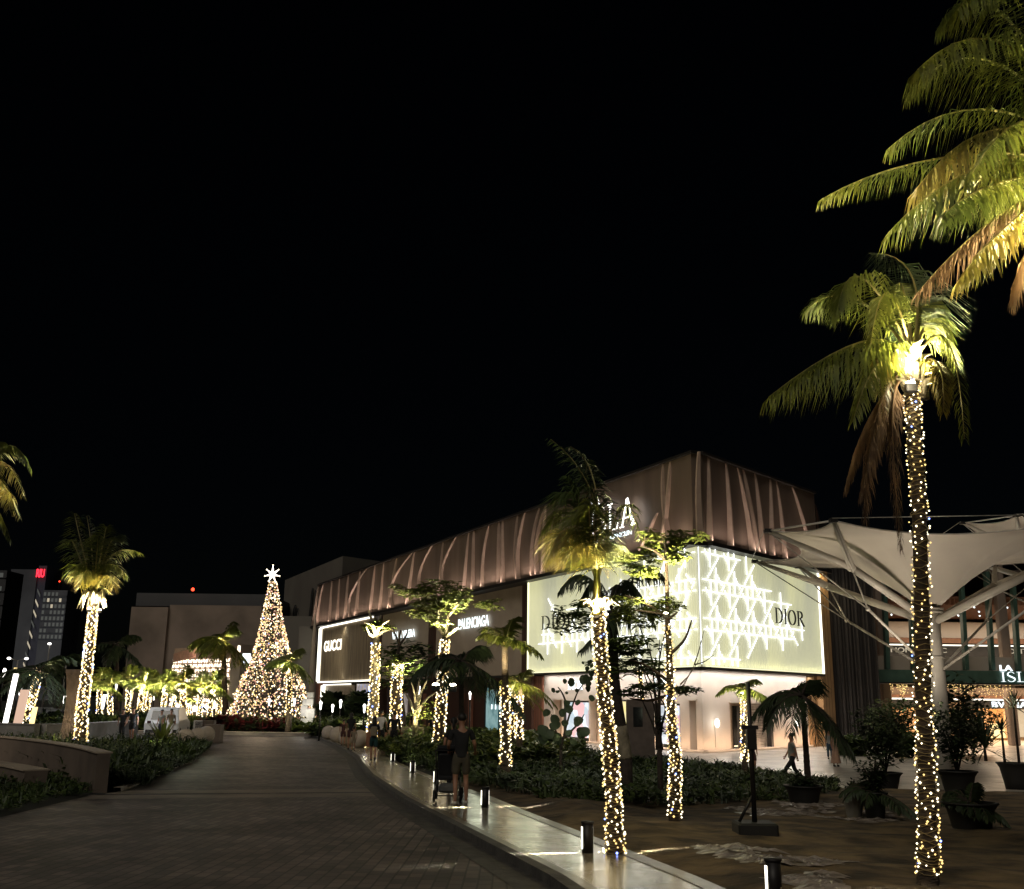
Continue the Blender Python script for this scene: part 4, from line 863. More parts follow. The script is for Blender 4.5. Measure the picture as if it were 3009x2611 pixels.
for pts, dy, kw in (
    ([(1204, 1170), (1195, 1000), (1110, 885)], (0, 0, .1), dict(leaf=.42, m=M['leaf'])), ([(1204, 1170), (1200, 980), (1150, 900)], (0, .2, .4), dict(leaf=.4, m=M['leafdark'])),
    ([(1205, 1170), (1185, 1010), (1185, 930)], (0, .2, .4), dict(leaf=.4, m=M['leafdark'])), ([(1205, 1170), (1165, 1010), (1140, 960)], (0, -.2, -.3), dict(leaf=.26, m=M['leaf'])),
    ([(1206, 1170), (1255, 1020), (1290, 1090)], (0, .1, .3), dict(leaf=.34, n=26)), ([(1203, 1170), (1160, 1030), (1095, 1070)], (0, .2, .4), {}),
    ([(1203, 1170), (1150, 1070), (1105, 1130)], (0, -.3, -.5), dict(m=M['frondyel'])), ([(1203, 1170), (1170, 1020), (1130, 1000)], (0, -.2, -.4), dict(m=M['leaf'])), ([(1204, 1170), (1190, 1060), (1190, 1020)], (0, -.6, -1.1), {}),
    ([(1205, 1170), (1200, 1080), (1190, 1010)], (0, -.5, -.9), dict(leaf=.5)), ([(1205, 1170), (1235, 1100), (1262, 1120)], (0, .5, .9), dict(leaf=.34, n=22)), ([(1203, 1170), (1180, 1100), (1150, 1120)], (0, -.4, -.7), dict(m=M['frondyel'])), ([(1204, 1165), (1210, 1050), (1180, 950)], (0, .1, .1), dict(leaf=.45, m=M['leafdark']))):
    fr(pm, YM, pts, dy, **{**km, **kw})
floodlamp('floodlight strapped below the crown of the middle palm', D(1207, 1243, YM), (0, -.2, 1), 130, s_=.6)
light('POINT', 'flood_spill', D(1207, 1225, YM - .35), 3.5, (1, .8, .42), shadow_soft_size=.08)
for q in (3, 9, 15, 20): light('POINT', 'string_glow', pathM[q] + Vector((-.3, -.5, 0)), .7, (1, .75, .38), shadow_soft_size=.3)

# --- left palm
b = gp(163, 1512); YL = 52.0
pathL = fine([D(163, 1516, YL)] + [D(x, y, YL) for x, y in ((165, 1440), (173, 1370), (182, 1290), (187, 1235), (190, 1195))])
pl = thing('palm_tree', pathL[0], 'upright palm at left behind the curved planter wall, trunk densely lit', 'palm tree', 'palm trees')
trunkmesh(pathL, .27, .14, rings=2).build('trunk', pl)
strings('dense string lights on the upright left palm above the planter', pathL, .30, .18, 620, .05, 46, q0=.01, q1=.86, blue=.02)
kl = dict(leaf=1.2, n=50, wd=.06, hang=.8, jit=.4, rr=.06)
for pts, dy, kw in (
    ([(190, 1200), (165, 1100), (150, 1035)], (0, 0, .3), {}), ([(190, 1200), (185, 1110), (175, 1040)], (0, .6, 1), dict(m=M['leafdark'])), ([(190, 1200), (205, 1110), (215, 1062)], (0, 0, 0), {}),
    ([(191, 1200), (225, 1120), (285, 1115)], (0, 0, 0), dict(leaf=.9)), ([(191, 1200), (215, 1140), (255, 1160)], (0, -.6, -1), {}), ([(189, 1200), (165, 1140), (147, 1165)], (0, -.6, -1), {}), ([(189, 1200), (155, 1110), (143, 1090)], (0, .4, .8), {}),
    ([(190, 1200), (195, 1120), (198, 1080)], (0, -.8, -1.5), {}), ([(191, 1200), (220, 1100), (245, 1085)], (0, .6, 1.0), dict(m=M['leafdark'])), ([(190, 1200), (178, 1150), (160, 1185)], (0, -.9, -1.6), dict(m=M['frondyel'])), ([(191, 1200), (212, 1160), (228, 1185)], (0, -.9, -1.6), dict(m=M['frondyel']))):
    fr(pl, YL, pts, dy, **{**kl, **kw})
mb = MB()
for i in range(22):
    a = i * 2.4; c0 = D(189, 1205, YL); mb.tube([c0 + Vector((math.cos(a) * .15, math.sin(a) * .15, 0)), c0 + Vector((math.cos(a) * .45, math.sin(a) * .4, ru(.1, .45))), c0 + Vector((math.cos(a) * ru(.5, .8), math.sin(a) * .5, ru(-.7, -.1)))], [.09, .08, .02], M['palebark'], 5)
mb.build('frond_base', pl)
floodlamp('floodlight glowing under the crown of the left palm', D(188, 1232, YL), (0, -.1, 1), 330, s_=1.5, sides=2)
light('POINT', 'flood_spill', D(188, 1222, YL - 1), 45, (1, .85, .55), shadow_soft_size=.2)
for q, e in ((0, 40), (6, 14), (12, 12)): light('POINT', 'string_glow', pathL[q] + Vector((-.8, -1.3, .5)), e, (1, .8, .42), shadow_soft_size=.4)
# --- palm at the left edge (crown only)
cl = D(-45, 1000, 22); pe = thing('palm_tree', (cl.x, 22, gz(cl.x, 22)), 'palm cut off by the left edge, only frond tips showing', 'palm tree', 'palm trees')
trunkmesh(trunkpath((cl.x - .3, 22, gz(-10, 22)), cl), .18, .12).build('trunk', pe)
for pts, dy in (([(-45, 1000), (10, 900), (62, 945)], (0, 0, 0)), ([(-45, 1000), (0, 930), (48, 1000)], (0, -.6, -1)), ([(-45, 1010), (-10, 960), (40, 1045)], (0, -.3, -.6)), ([(-45, 1010), (-20, 1000), (22, 1090)], (0, .3, .4)), ([(-45, 1000), (-20, 900), (15, 905)], (0, .6, 1.2)), ([(-45, 1000), (0, 980), (20, 1030)], (0, -.8, -1.5))):
    fr(pe, 22, pts, dy, leaf=.5, n=44, wd=.035, hang=1.0, jit=.3, m=M['frondyel'] if dy[2] < -.5 else M['frond'])
light('SPOT', 'flood_lamp_light', D(-52, 1075, 21.6), 70, (1, .85, .6), (.2, -.1, 1), spot_size=R(140), spot_blend=1, shadow_soft_size=.1)

# ================================================================== BROADLEAF TREES AND SMALL PALMS
def cluster(mb, x, y, Y, rx, rz, n, leaf, m, ry=None, kind='palm'):
    c = D(x, y, Y); k = S * Y / 3112; RX, RZ, RY = rx * k, rz * k, (ry or rx * .8) * k
    for i in range(n):
        while True:
            u = Vector((ru(-1, 1), ru(-1, 1), ru(-1, 1)))
            if u.length < 1: break
        if noise.noise((u.x * 2.2 + x, u.y * 2.2, u.z * 2.2 + y)) < -.12: continue
        p = c + Vector((u.x * RX, u.y * RY, u.z * RZ)); a = ru(0, 6.28); nf = 5 if kind == 'palm' else 1
        for q in range(nf):
            b_ = a + q * 1.2566; d = Vector((math.cos(b_), math.sin(b_), ru(-.5, .15))).normalized(); s_ = d.cross(ZZ).normalized() * leaf * (.2 if kind == 'palm' else .38); L = leaf * ru(.7, 1.15)
            mb.faces([p, p + d * L * .55 + s_ + ZZ * .1 * L, p + d * L, p + d * L * .55 - s_ + ZZ * .1 * L], [(0, 1, 2, 3)], m)
def limb(mb, pts, Y, r0, r1, m, dy=0.):
    P = fine([D(x, y, Y + dy * i / (len(pts) - 1)) for i, (x, y) in enumerate(pts)], 3 * len(pts)); mb.tube(P, [r0 + (r1 - r0) * i / (len(P) - 1) for i in range(len(P))], m, 7); return P
g4 = lambda x, y: ((1500 + x / 2.39) / S, (1250 + y / 2.39) / S)
g5 = lambda x, y: ((1500 + x / 2.52) / S, (1900 + y / 2.52) / S)
# lit wrapped tree right of the middle palm
def toground(mb, p, r, m):
    p = Vector(p); z = gz(p.x, p.y) - .05
    if p.z > z + .02: mb.tube([(p.x, p.y, z), (p.x, p.y, z + (p.z - z) * .5), p + ZZ * .02], [r * 1.1, r * 1.03, r], m, 10)
b = gp(1360, 1668, .1); YT = b.y
t2 = thing('umbrella_tree', b, 'slim leafy tree with light-wound trunk and layered green sprays before the white panel', 'tree')
mb = MB(); P = [Vector((b.x, b.y, b.z - .05))] + [D(x, y, YT) for x, y in ((1360, 1600), (1362, 1540), (1356, 1470), (1352, 1400), (1350, 1330), (1346, 1250))]; pathT = fine(P)
mb.tube(pathT, [.105 - .055 * i / 24 for i in range(25)], M['bark'], 10); limb(mb, [(1346, 1250), (1345, 1200), (1343, 1130), (1340, 1090)], YT, .05, .02, M['bark'])
for pts in ([(1350, 1375), (1330, 1360), (1300, 1340), (1270, 1330)], [(1346, 1240), (1320, 1235), (1280, 1230)], [(1345, 1245), (1300, 1215), (1260, 1200)], [(1343, 1130), (1320, 1110), (1290, 1100)], [(1343, 1130), (1365, 1110), (1385, 1100)], [(1350, 1320), (1380, 1290), (1395, 1250)], [(1346, 1250), (1365, 1235)], [(1350, 1400), (1310, 1412), (1270, 1408)]):
    limb(mb, pts, YT, .035, .012, M['bark'], ru(-.6, .6))
mb.build('trunk', t2)
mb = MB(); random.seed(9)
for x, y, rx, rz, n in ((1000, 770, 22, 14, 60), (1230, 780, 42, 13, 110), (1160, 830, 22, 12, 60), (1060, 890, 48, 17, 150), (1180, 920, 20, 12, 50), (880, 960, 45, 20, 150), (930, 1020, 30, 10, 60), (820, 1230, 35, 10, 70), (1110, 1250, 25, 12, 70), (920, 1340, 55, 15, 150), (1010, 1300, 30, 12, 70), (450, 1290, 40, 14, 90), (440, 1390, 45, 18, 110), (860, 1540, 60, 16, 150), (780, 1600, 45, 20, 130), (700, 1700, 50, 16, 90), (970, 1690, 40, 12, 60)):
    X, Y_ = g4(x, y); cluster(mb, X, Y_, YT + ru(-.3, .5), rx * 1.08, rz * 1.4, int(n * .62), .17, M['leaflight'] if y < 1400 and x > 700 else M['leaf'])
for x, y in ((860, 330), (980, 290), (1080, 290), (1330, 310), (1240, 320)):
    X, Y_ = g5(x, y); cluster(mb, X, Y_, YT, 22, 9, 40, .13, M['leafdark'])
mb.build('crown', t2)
strings('string lights on the slim tree trunk right of the middle palm', pathT, .108, .058, 340, .0185, 36, q0=.07, q1=.98, blue=.04)
floodlamp('small uplight hidden in the slim leafy tree', D(1346, 1243, YT - .3), (-.2, 0, 1), 80, s_=.8, sides=1)
light('POINT', 'flood_spill', D(1325, 1190, YT - 1.2), 26, (1, .9, .5), shadow_soft_size=.2)
# dark palm behind the middle palm
b = gp(1256, 1498); YD = 27.
p3 = thing('palm_tree', D(1256, 1500, YD), 'dark slender palm in silhouette against the glowing panel, pale foot', 'palm tree', 'palm trees')
mb = MB(); P = fine([D(x, y, YD) for x, y in ((1262, 1530), (1256, 1490), (1246, 1430), (1239, 1370), (1236, 1300), (1233, 1230))]); mb.tube(P, [.17 - .05 * i / 24 for i in range(25)], M['darkbark'], 10); mb.tube(P[:8], [.178 - .05 * i / 24 for i in range(8)], M['palebark'], 10); toground(mb, P[0], .17, M['darkbark']); mb.build('trunk', p3)  # lowest trunk length takes the pale bark
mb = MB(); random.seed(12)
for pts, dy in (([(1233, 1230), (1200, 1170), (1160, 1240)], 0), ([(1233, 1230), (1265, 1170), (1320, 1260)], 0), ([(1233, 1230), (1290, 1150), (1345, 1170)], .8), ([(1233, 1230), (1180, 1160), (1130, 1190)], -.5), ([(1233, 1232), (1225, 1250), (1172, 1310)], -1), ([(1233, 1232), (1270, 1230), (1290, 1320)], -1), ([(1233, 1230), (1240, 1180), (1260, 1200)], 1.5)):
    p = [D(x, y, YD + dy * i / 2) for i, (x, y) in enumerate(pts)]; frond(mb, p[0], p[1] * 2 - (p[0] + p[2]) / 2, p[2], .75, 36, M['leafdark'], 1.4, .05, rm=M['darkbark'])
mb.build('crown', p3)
def smallpalm(name, label, base, top_, Y, r0, r1, n, L, leaf, m=None, el=(-10, 75), nb=0, lamp=0, br=.05, seed=1, q1=.85, nl=20, hang=.6, wd=.06, bark=None, drop=.55, group='palm trees', wind=Vector((0, 0, 0)), q0=.0):
    P = trunkpath(D(*base, Y), D(*top_, Y), 0, 12); T = thing(name, P[0], label, 'palm tree', group)
    tm = trunkmesh(P, r0, r1, bark, 3); toground(tm, P[0], r0 * 1.2, bark or M['bark']); tm.build('trunk', T); mb = MB(); crownmesh(mb, P[-1], n, L, leaf, el, nl, m, wd, hang, wind, seed, drop); mb.build('crown', T)
    if nb: strings('string lights on the ' + ' '.join(label.split()[:12]), P, r0 * 1.05, r1 * 1.2, nb, br, wire=False, q0=q0, q1=q1)
    if lamp: light('SPOT', 'flood_lamp_light', P[-1] + Vector((-.1, -.6, -.9)), lamp, (1, .86, .5), (0.05, .22, 1), spot_size=R(150), spot_blend=1, shadow_soft_size=.15)
    return T, P
NP = []
# palms near the walkway
smallpalm('palm_tree', 'green-necked palm with light-wound trunk standing in front of the pale wall end', (1020, 1545), (1018, 1300), 33, .15, .10, 9, 1.7, .6, nb=130, lamp=26, br=.033, q1=.66, seed=4, nl=26, el=(20, 80), m=M['frond'])
smallpalm('palm_tree', 'short palm with lit trunk just behind the green-necked palm', (1047, 1490), (1050, 1378), 47, .13, .10, 11, 1.6, .5, nb=90, lamp=40, br=.045, q1=.8, seed=5)
smallpalm('palm_tree', 'short palm beside the shop window, lower fronds bright green', (1031, 1480), (1033, 1385), 50, .13, .10, 9, 1.5, .5, nb=90, lamp=40, br=.045, q1=.9, seed=6)
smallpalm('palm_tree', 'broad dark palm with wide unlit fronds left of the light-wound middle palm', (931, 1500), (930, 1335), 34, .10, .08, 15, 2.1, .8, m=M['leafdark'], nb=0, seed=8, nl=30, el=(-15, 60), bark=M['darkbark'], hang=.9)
smallpalm('palm_tree', 'lit-crowned palm on the plaza beside the closed shutter door', (1503, 1585), (1500, 1392), 38, .12, .09, 9, 1.35, .45, nb=150, lamp=42, br=.036, q1=.93, q0=.25, seed=9, nl=26, el=(0, 60), m=M['leaflight'])
floodlamp('flood lamp under the crown of the plaza palm', D(1500, 1402, 37.8), (0, -.1, 1), 12, s_=1.4, sides=2)
# potted palm silhouettes
T, P = smallpalm('palm_tree', 'dark potted palm in silhouette before the pale wall, widest of the pots', (1632, 1610), (1618, 1405), 25.4, .085, .055, 19, 1.35, .62, m=M['leafdark'], seed=10, nl=34, el=(-30, 70), bark=M['darkbark'], hang=.9, wd=.035, drop=.7)
# distant lit palms
far = [((281, 1436), (289, 1378), 88), ((296, 1436), (303, 1380), 92), ((328, 1436), (335, 1378), 88), ((367, 1466), (371, 1374), 84), ((402, 1452), (404, 1384), 86), ((422, 1446), (430, 1378), 88), ((383, 1442), (386, 1408), 108),
       ((200, 1440), (201, 1372), 92), ((222, 1447), (222, 1383), 88), ((258, 1436), (260, 1368), 92), ((440, 1446), (444, 1392), 95), ((349, 1440), (352, 1392), 110)]
desc = ['far lit palm directly above the two dark standing figures', 'thin far lit palm right behind the first above the figures', 'far lit palm rising behind the white car roof', 'brightest far lit palm with thick trunk beside the men in white', 'far lit palm over the valet banner', 'far lit palm in front of the patterned glowing facade',
        'tiny far palm trunk seen between two thicker lit trunks', 'first far lit palm right of the upright left palm', 'second far lit palm right of the upright left palm', 'far lit palm behind the dark figures on their left', 'last far lit palm before the conical light tree', 'small far lit palm near the men in white']
for i, ((b_, t_), dsc) in enumerate(zip([(f[0], f[1]) for f in far], desc)):
    smallpalm('palm_tree', dsc, b_, t_, far[i][2],   .30 if i == 3 else .19, .16, 22, 1.9, .8, nb=170 if i == 3 else 110, lamp=520 if i < 6 else 240, br=.065, q1=.98, seed=20 + i, nl=12, wd=.11, el=(-25, 88), drop=.35, hang=.6, m=None if i % 2 else M['leaflight'], group='row of lit palms far away')
smallpalm('palm_tree', 'leaning palm with lit trunk at far left near the pink pillar', (50, 1462), (80, 1352), 70, .24, .2, 20, 3.2, 1.1, nb=190, lamp=60, br=.07, q1=.92, seed=41, nl=20, m=M['leafdark'], wd=.14, el=(-20, 60))
smallpalm('palm_tree', 'large palm in front of the beige wall left of the light tree', (455, 1440), (450, 1290), 92, .26, .2, 22, 3.1, 1.2, lamp=260, seed=42, nl=30, wd=.13, el=(-25, 75), m=None)
smallpalm('palm_tree', 'yellow-green palm in front of the conical light tree', (583, 1440), (583, 1335), 76, .18, .14, 18, 2.2, .9, lamp=260, nb=70, br=.06, seed=43, nl=26, wd=.10, el=(-10, 75), m=M['leaflight'])
smallpalm('palm_tree', 'dim palm behind the louvred screen', (120, 1440), (118, 1340), 84, .24, .2, 16, 3.0, 1.1, m=M['leafdark'], seed=44, nl=18, wd=.16, el=(-20, 60))
smallpalm('palm_tree', 'dim palm at left between the hotel and the beige wall', (235, 1430), (235, 1300), 120, .3, .25, 18, 4.2, 1.5, m=M['leafdark'], seed=45, nl=18, wd=.2, el=(-20, 60))
# frangipani (bare pale arms)
b = gp(757, 1500)
fg = thing('frangipani_tree', D(752, 1500, 58), 'bare pale-armed tree with thick lit trunk left of the dark palm', 'tree'); mb = MB()
P = limb(mb, [(750, 1512), (752, 1440), (756, 1360), (758, 1285)], 58, .30, .20, M['palebark']); toground(mb, P[0], .3, M['palebark'])
for pts in ([(758, 1285), (745, 1278), (738, 1262)], [(758, 1285), (775, 1272), (795, 1270)], [(758, 1283), (765, 1265), (785, 1250)], [(757, 1283), (752, 1262), (735, 1255)], [(758, 1283), (760, 1260), (768, 1240)], [(745, 1278), (735, 1270)], [(757, 1280), (748, 1245), (742, 1228)]): limb(mb, pts, 58, .12, .03, M['palebark'], ru(-1, 1))
mb.build('trunk', fg); mb = MB()
for x, y in ((742, 1262), (765, 1255), (780, 1262), (755, 1265)): cluster(mb, x, y, 58, 14, 5, 14, .45, M['leaflight'])
mb.build('crown', fg); strings('string lights covering the bare pale-armed tree trunk', P, .31, .22, 260, .055, wire=False, q0=.0, q1=.93, blue=.02)
light('SPOT', 'flood_lamp_light', D(758, 1290, 57.3), 95, (1, .88, .55), (0, .1, 1), spot_size=R(140), spot_blend=1, shadow_soft_size=.1)
# big green tree with umbrella top
tr = thing('umbrella_tree', D(885, 1520, 50), 'tall tree with flat-topped golden-lit crown and thick light-wound trunk below the shop lettering', 'tree'); mb = MB()
P = limb(mb, [(882, 1526), (888, 1450), (892, 1380), (895, 1320), (898, 1285)], 50, .26, .16, M['bark']); toground(mb, P[0], .26, M['bark'])
for pts in ([(898, 1285), (880, 1260), (862, 1235), (850, 1215)], [(898, 1285), (903, 1250), (905, 1215)], [(898, 1285), (915, 1272), (930, 1262)], [(862, 1235), (840, 1225)], [(905, 1240), (925, 1215), (940, 1200)], [(880, 1260), (885, 1225), (880, 1190)]): limb(mb, pts, 50, .09, .03, M['palebark'], ru(-1.5, 1.5))
mb.build('trunk', tr); mb = MB(); random.seed(31)
for x, y, rx, rz, n in ((835, 1195, 32, 9, 70), (870, 1215, 40, 10, 110), (905, 1195, 40, 14, 130), (925, 1210, 24, 14, 80), (860, 1185, 30, 8, 60), (985, 1218, 30, 9, 60), (850, 1235, 30, 8, 60), (910, 1225, 30, 10, 70), (800, 1183, 12, 4, 14), (895, 1172, 30, 5, 40), (890, 1250, 22, 10, 40), (905, 1265, 14, 8, 25)): cluster(mb, x, y, 50 + ru(-1, 1), rx * 1.05, rz * 1.3, int(n * .6), .40, M['leaflight'])
mb.build('crown', tr); strings('string lights on the thick trunk under the flat-topped tree', P, .28, .2, 330, .045, wire=False, q0=.0, q1=.95, blue=.02)
light('SPOT', 'flood_lamp_light', D(903, 1288, 49), 150, (1, .88, .55), (0, .05, 1), spot_size=R(150), spot_blend=1, shadow_soft_size=.1)
floodlamp('flood lamp with yellow-lit leaves on the thick trunk near the dark palm', D(889, 1388, 49.2), (0, -.05, 1), 40, s_=3)
# round leafy tree beside it
tg = thing('leafy_tree', D(800, 1500, 60), 'bushy green tree hiding the shop corner, string lights in its lower stems', 'tree'); mb = MB()
P = limb(mb, [(797, 1505), (798, 1440), (800, 1380), (802, 1345)], 58, .24, .16, M['bark']); toground(mb, P[0], .24, M['bark']); limb(mb, [(800, 1400), (785, 1360), (778, 1340)], 58, .12, .05, M['bark']); limb(mb, [(815, 1505), (812, 1440), (806, 1380)], 58.5, .2, .12, M['bark']); limb(mb, [(802, 1345), (805, 1290), (808, 1270)], 58, .1, .04, M['darkbark']); limb(mb, [(806, 1300), (795, 1275), (785, 1262)], 58, .07, .03, M['darkbark']); limb(mb, [(806, 1300), (820, 1280), (822, 1268)], 58, .07, .03, M['darkbark'])
mb.build('trunk', tg); mb = MB(); random.seed(33)
for x, y, rx, rz, n, m in ((790, 1320, 25, 22, 300, 'leaf'), (825, 1310, 32, 22, 340, 'leaf'), (800, 1345, 32, 20, 280, 'leaflight'), (835, 1345, 28, 24, 280, 'leaf'), (780, 1365, 20, 20, 180, 'leaf'), (850, 1310, 22, 18, 180, 'leafdark'), (815, 1375, 30, 16, 160, 'leaf'), (850, 1370, 20, 18, 120, 'leafdark')): cluster(mb, x, y, 58 + ru(-1, 1), rx * 1.1, rz * 1.1, int(n * .7), .40, M[m], kind='leaf')
mb.build('crown', tg); strings('string lights in the stems of the bushy green tree', P, .3, .3, 240, .055, wire=False, q0=.0, q1=1.1, blue=.02)
light('SPOT', 'flood_lamp_light', D(808, 1365, 57), 170, (1, .92, .5), (0, .15, 1), spot_size=R(160), spot_blend=1, shadow_soft_size=.1)
tb = thing('small_tree', D(840, 1500, 55), 'small pale many-stemmed tree glowing from below behind the walkers', 'tree'); mb = MB(); random.seed(34)
for pts in ([(838, 1500), (838, 1440), (836, 1400), (828, 1370)], [(838, 1440), (848, 1400), (862, 1370)], [(838, 1450), (855, 1415), (880, 1395)], [(838, 1430), (842, 1395), (848, 1365)], [(838, 1440), (825, 1410), (815, 1395)]): P = limb(mb, pts, 55, .12, .03, M['palebark'], ru(-.8, .8))
toground(mb, P[0], .13, M['palebark']); mb.build('trunk', tb); mb = MB()
for x, y, rx, rz, n in ((850, 1440, 28, 12, 120), (835, 1470, 25, 14, 100), (862, 1420, 20, 10, 60)): cluster(mb, x, y, 55, rx, rz, n, .22, M['leaflight'], kind='leaf')
mb.build('crown', tb); light('SPOT', 'flood_lamp_light', D(838, 1470, 54), 90, (1, .88, .5), (0, .2, 1), spot_size=R(150), spot_blend=1, shadow_soft_size=.1)
# sea grape: dark round leaves
SY = 40
sg = thing('sea_grape_shrub', D(1140, 1500, SY), 'dark sea grape with big round leaves in silhouette left of the middle palm', 'shrub'); mb = MB(); random.seed(35); lf = MB()
for pts in ([(1130, 1515), (1140, 1470), (1152, 1430), (1165, 1395), (1180, 1375)], [(1132, 1510), (1120, 1470), (1112, 1440)], [(1150, 1440), (1135, 1400), (1125, 1385)], [(1135, 1490), (1165, 1460), (1178, 1440)]): limb(mb, pts, SY, .05, .018, M['darkbark'], ru(-.4, .4))
toground(mb, D(1131, 1513, SY), .06, M['darkbark']); mb.build('stem', sg)
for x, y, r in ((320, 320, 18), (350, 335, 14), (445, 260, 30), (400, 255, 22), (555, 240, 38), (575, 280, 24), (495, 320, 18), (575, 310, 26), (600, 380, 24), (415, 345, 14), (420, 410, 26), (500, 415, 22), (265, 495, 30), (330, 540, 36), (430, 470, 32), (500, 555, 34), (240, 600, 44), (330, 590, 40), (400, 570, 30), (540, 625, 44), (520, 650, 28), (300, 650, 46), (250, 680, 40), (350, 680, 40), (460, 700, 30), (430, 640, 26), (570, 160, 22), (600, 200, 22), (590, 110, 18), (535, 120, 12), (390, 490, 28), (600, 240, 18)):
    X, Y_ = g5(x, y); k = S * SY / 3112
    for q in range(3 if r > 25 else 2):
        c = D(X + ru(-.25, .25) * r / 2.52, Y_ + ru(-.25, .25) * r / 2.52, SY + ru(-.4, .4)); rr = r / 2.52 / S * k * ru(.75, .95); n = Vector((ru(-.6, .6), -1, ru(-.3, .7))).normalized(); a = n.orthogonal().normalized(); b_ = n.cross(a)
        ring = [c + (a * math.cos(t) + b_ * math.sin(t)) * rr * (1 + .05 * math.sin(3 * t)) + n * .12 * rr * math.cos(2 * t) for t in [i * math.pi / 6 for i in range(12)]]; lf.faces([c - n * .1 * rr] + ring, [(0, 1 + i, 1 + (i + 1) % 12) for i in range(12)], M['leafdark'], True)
lf.build('foliage', sg); light('SPOT', 'garden_fill_light', D(1128, 1515, SY - .8), 7, (1, .9, .5), (.2, .2, 1), spot_size=R(120), spot_blend=1, shadow_soft_size=.05)
# bare-stemmed shrub
bs = thing('bare_shrub', D(1330, 1500, 27), 'thin dark many-stemmed shrub behind the slim lit tree', 'shrub'); mb = MB(); random.seed(36)
for x1, y1, x2, y2 in ((1318, 1420, 1290, 1330), (1322, 1400, 1310, 1300), (1330, 1400, 1330, 1290), (1315, 1380, 1270, 1310), (1340, 1420, 1300, 1380), (1325, 1360, 1280, 1240), (1330, 1330, 1345, 1260), (1312, 1450, 1290, 1400)): limb(mb, [(1330 + ru(-5, 5), 1512), ((1330 + x1) / 2, (1500 + y1) / 2), (x1, y1), (x2, y2)], 27, .045, .01, M['darkbark'], ru(-.5, .5))
toground(mb, D(1330, 1510, 27), .07, M['darkbark'])
for x1, y1, x2, y2 in ((1365, 1400, 1400, 1340), (1400, 1340, 1420, 1270), (1400, 1340, 1440, 1320), (1372, 1380, 1410, 1330)): limb(mb, [(x1, y1), ((x1 + x2) / 2, (y1 + y2) / 2 + 4), (x2, y2)], 27, .02, .006, M['palebark'])
mb.build('stem', bs); mb = MB()
for x, y in ((1300, 1395), (1325, 1380), (1345, 1390), (1290, 1400), (1330, 1450), (1340, 1470)): cluster(mb, x, y, 27, 16, 8, 30, .12, M['leafdark'])
mb.build('foliage', bs)
b_ = gp(1296, 1500); ps = thing('palm_tree', D(1298, 1500, 55), 'thin light-wound trunk in front of the wall picture', 'palm tree', 'palm trees'); P = trunkpath(D(1303, 1505, 55), D(1290, 1345, 55), 0, 12); tm = trunkmesh(P, .14, .10); toground(tm, P[0], .15, M['bark']); tm.build('trunk', ps); strings('string lights on the thin trunk before the wall picture', P, .15, .11, 110, .045, wire=False)
mb = MB(); crownmesh(mb, P[-1], 8, 1.6, .5, (-10, 60), 14, M['leafdark'], seed=50); mb.build('crown', ps)

# ================================================================== UNDERGROWTH
def bed(name, label, poly, n, h, leaf, ms, seed=0, blades=.3, zf=None, cat=None):
    random.seed(seed); mb = MB(); x0 = min(p[0] for p in poly); x1 = max(p[0] for p in poly); y0 = min(p[1] for p in poly); y1 = max(p[1] for p in poly); k = 0; tries = 0
    while k < n and tries < n * 12:
        tries += 1; x, y = ru(x0, x1), y0 + (y1 - y0) * rnd() ** 1.25
        if not inpoly(x, y, poly): continue
        k += 1; z0 = (zf or gz)(x, y); e = noise.noise((x * .5, y * .5, seed)); hh = h * (.75 + .7 * e) * ru(.25, 1.0) ** .5; p = Vector((x, y, z0 + hh)); a = ru(0, 6.28)
        m = ms[int(abs(noise.noise((x * .35 + 9, y * .35, seed + 4))) * 3.2 * len(ms)) % len(ms)]; L = leaf * ru(.6, 1.4) * (1 + y / 90)
        if rnd() < blades:
            d = Vector((math.cos(a) * .5, math.sin(a) * .5, 1)).normalized(); s_ = Vector((-math.sin(a), math.cos(a), 0)) * L * .07; q = p - ZZ * hh * .4; t = q + d * L * 2.2
            mb.faces([q - s_, q + s_, q + d * L * 1.2 + s_, t + Vector((math.cos(a), math.sin(a), -1.2)) * L * .5, q + d * L * 1.2 - s_], [(0, 1, 2, 4), (4, 2, 3)], m)
        else:
            for q in range(3):
                b = a + q * 2.1; d = Vector((math.cos(b), math.sin(b), ru(-.3, .7))).normalized(); s_ = d.cross(ZZ).normalized() * L * .32
                mb.faces([p, p + d * L * .5 + s_, p + d * L, p + d * L * .5 - s_], [(0, 1, 2, 3)], m)
    o = mb.build(name); tag(o, label, cat or 'ground cover', None, 'stuff'); return o
def gpoly(pts, up=0): return [tuple(gp(x, y, up)[:2]) for x, y in pts]
LG, LD, LL, LR = M['leaf'], M['leafdark'], M['leaflight'], M['leafred']
bed('shrubbery', 'dense dark planting bed between the walkway and the plaza', gpoly([(812, 1546), (860, 1562), (930, 1590), (1000, 1606), (1100, 1628), (1250, 1640), (1400, 1640), (1560, 1630), (1690, 1612), (1690, 1592), (1560, 1575), (1420, 1560), (1300, 1535), (1130, 1520), (1000, 1510), (840, 1508)]), 20000, .50, .15, [LD, LG, LG, LD], 1, .45)
bed('shrubbery', 'brighter green planting by the shop windows and copper columns', [(-6.2, 50), (-3.6, 42), (0, 45), (3.5, 48), (4.0, 58), (2, 70), (-4, 75), (-6.5, 64)], 9000, .95, .24, [LG, LL, LG, LD], 2, .2)
bed('shrubbery', 'low leafy strip against the pale wall near the silhouettes', [(3.5, 44), (9, 40), (9.5, 42), (8, 47), (4, 52)], 1500, .5, .2, [LD, LG], 3, .3)
bed('shrubbery', 'mixed green and red planting at the end of the road below the conical light tree', [(-13.5, 77), (-34, 77), (-36, 84), (-30, 90), (-13, 90)], 12000, .95, .26, [LL, LG, LL, LG], 4, .1)
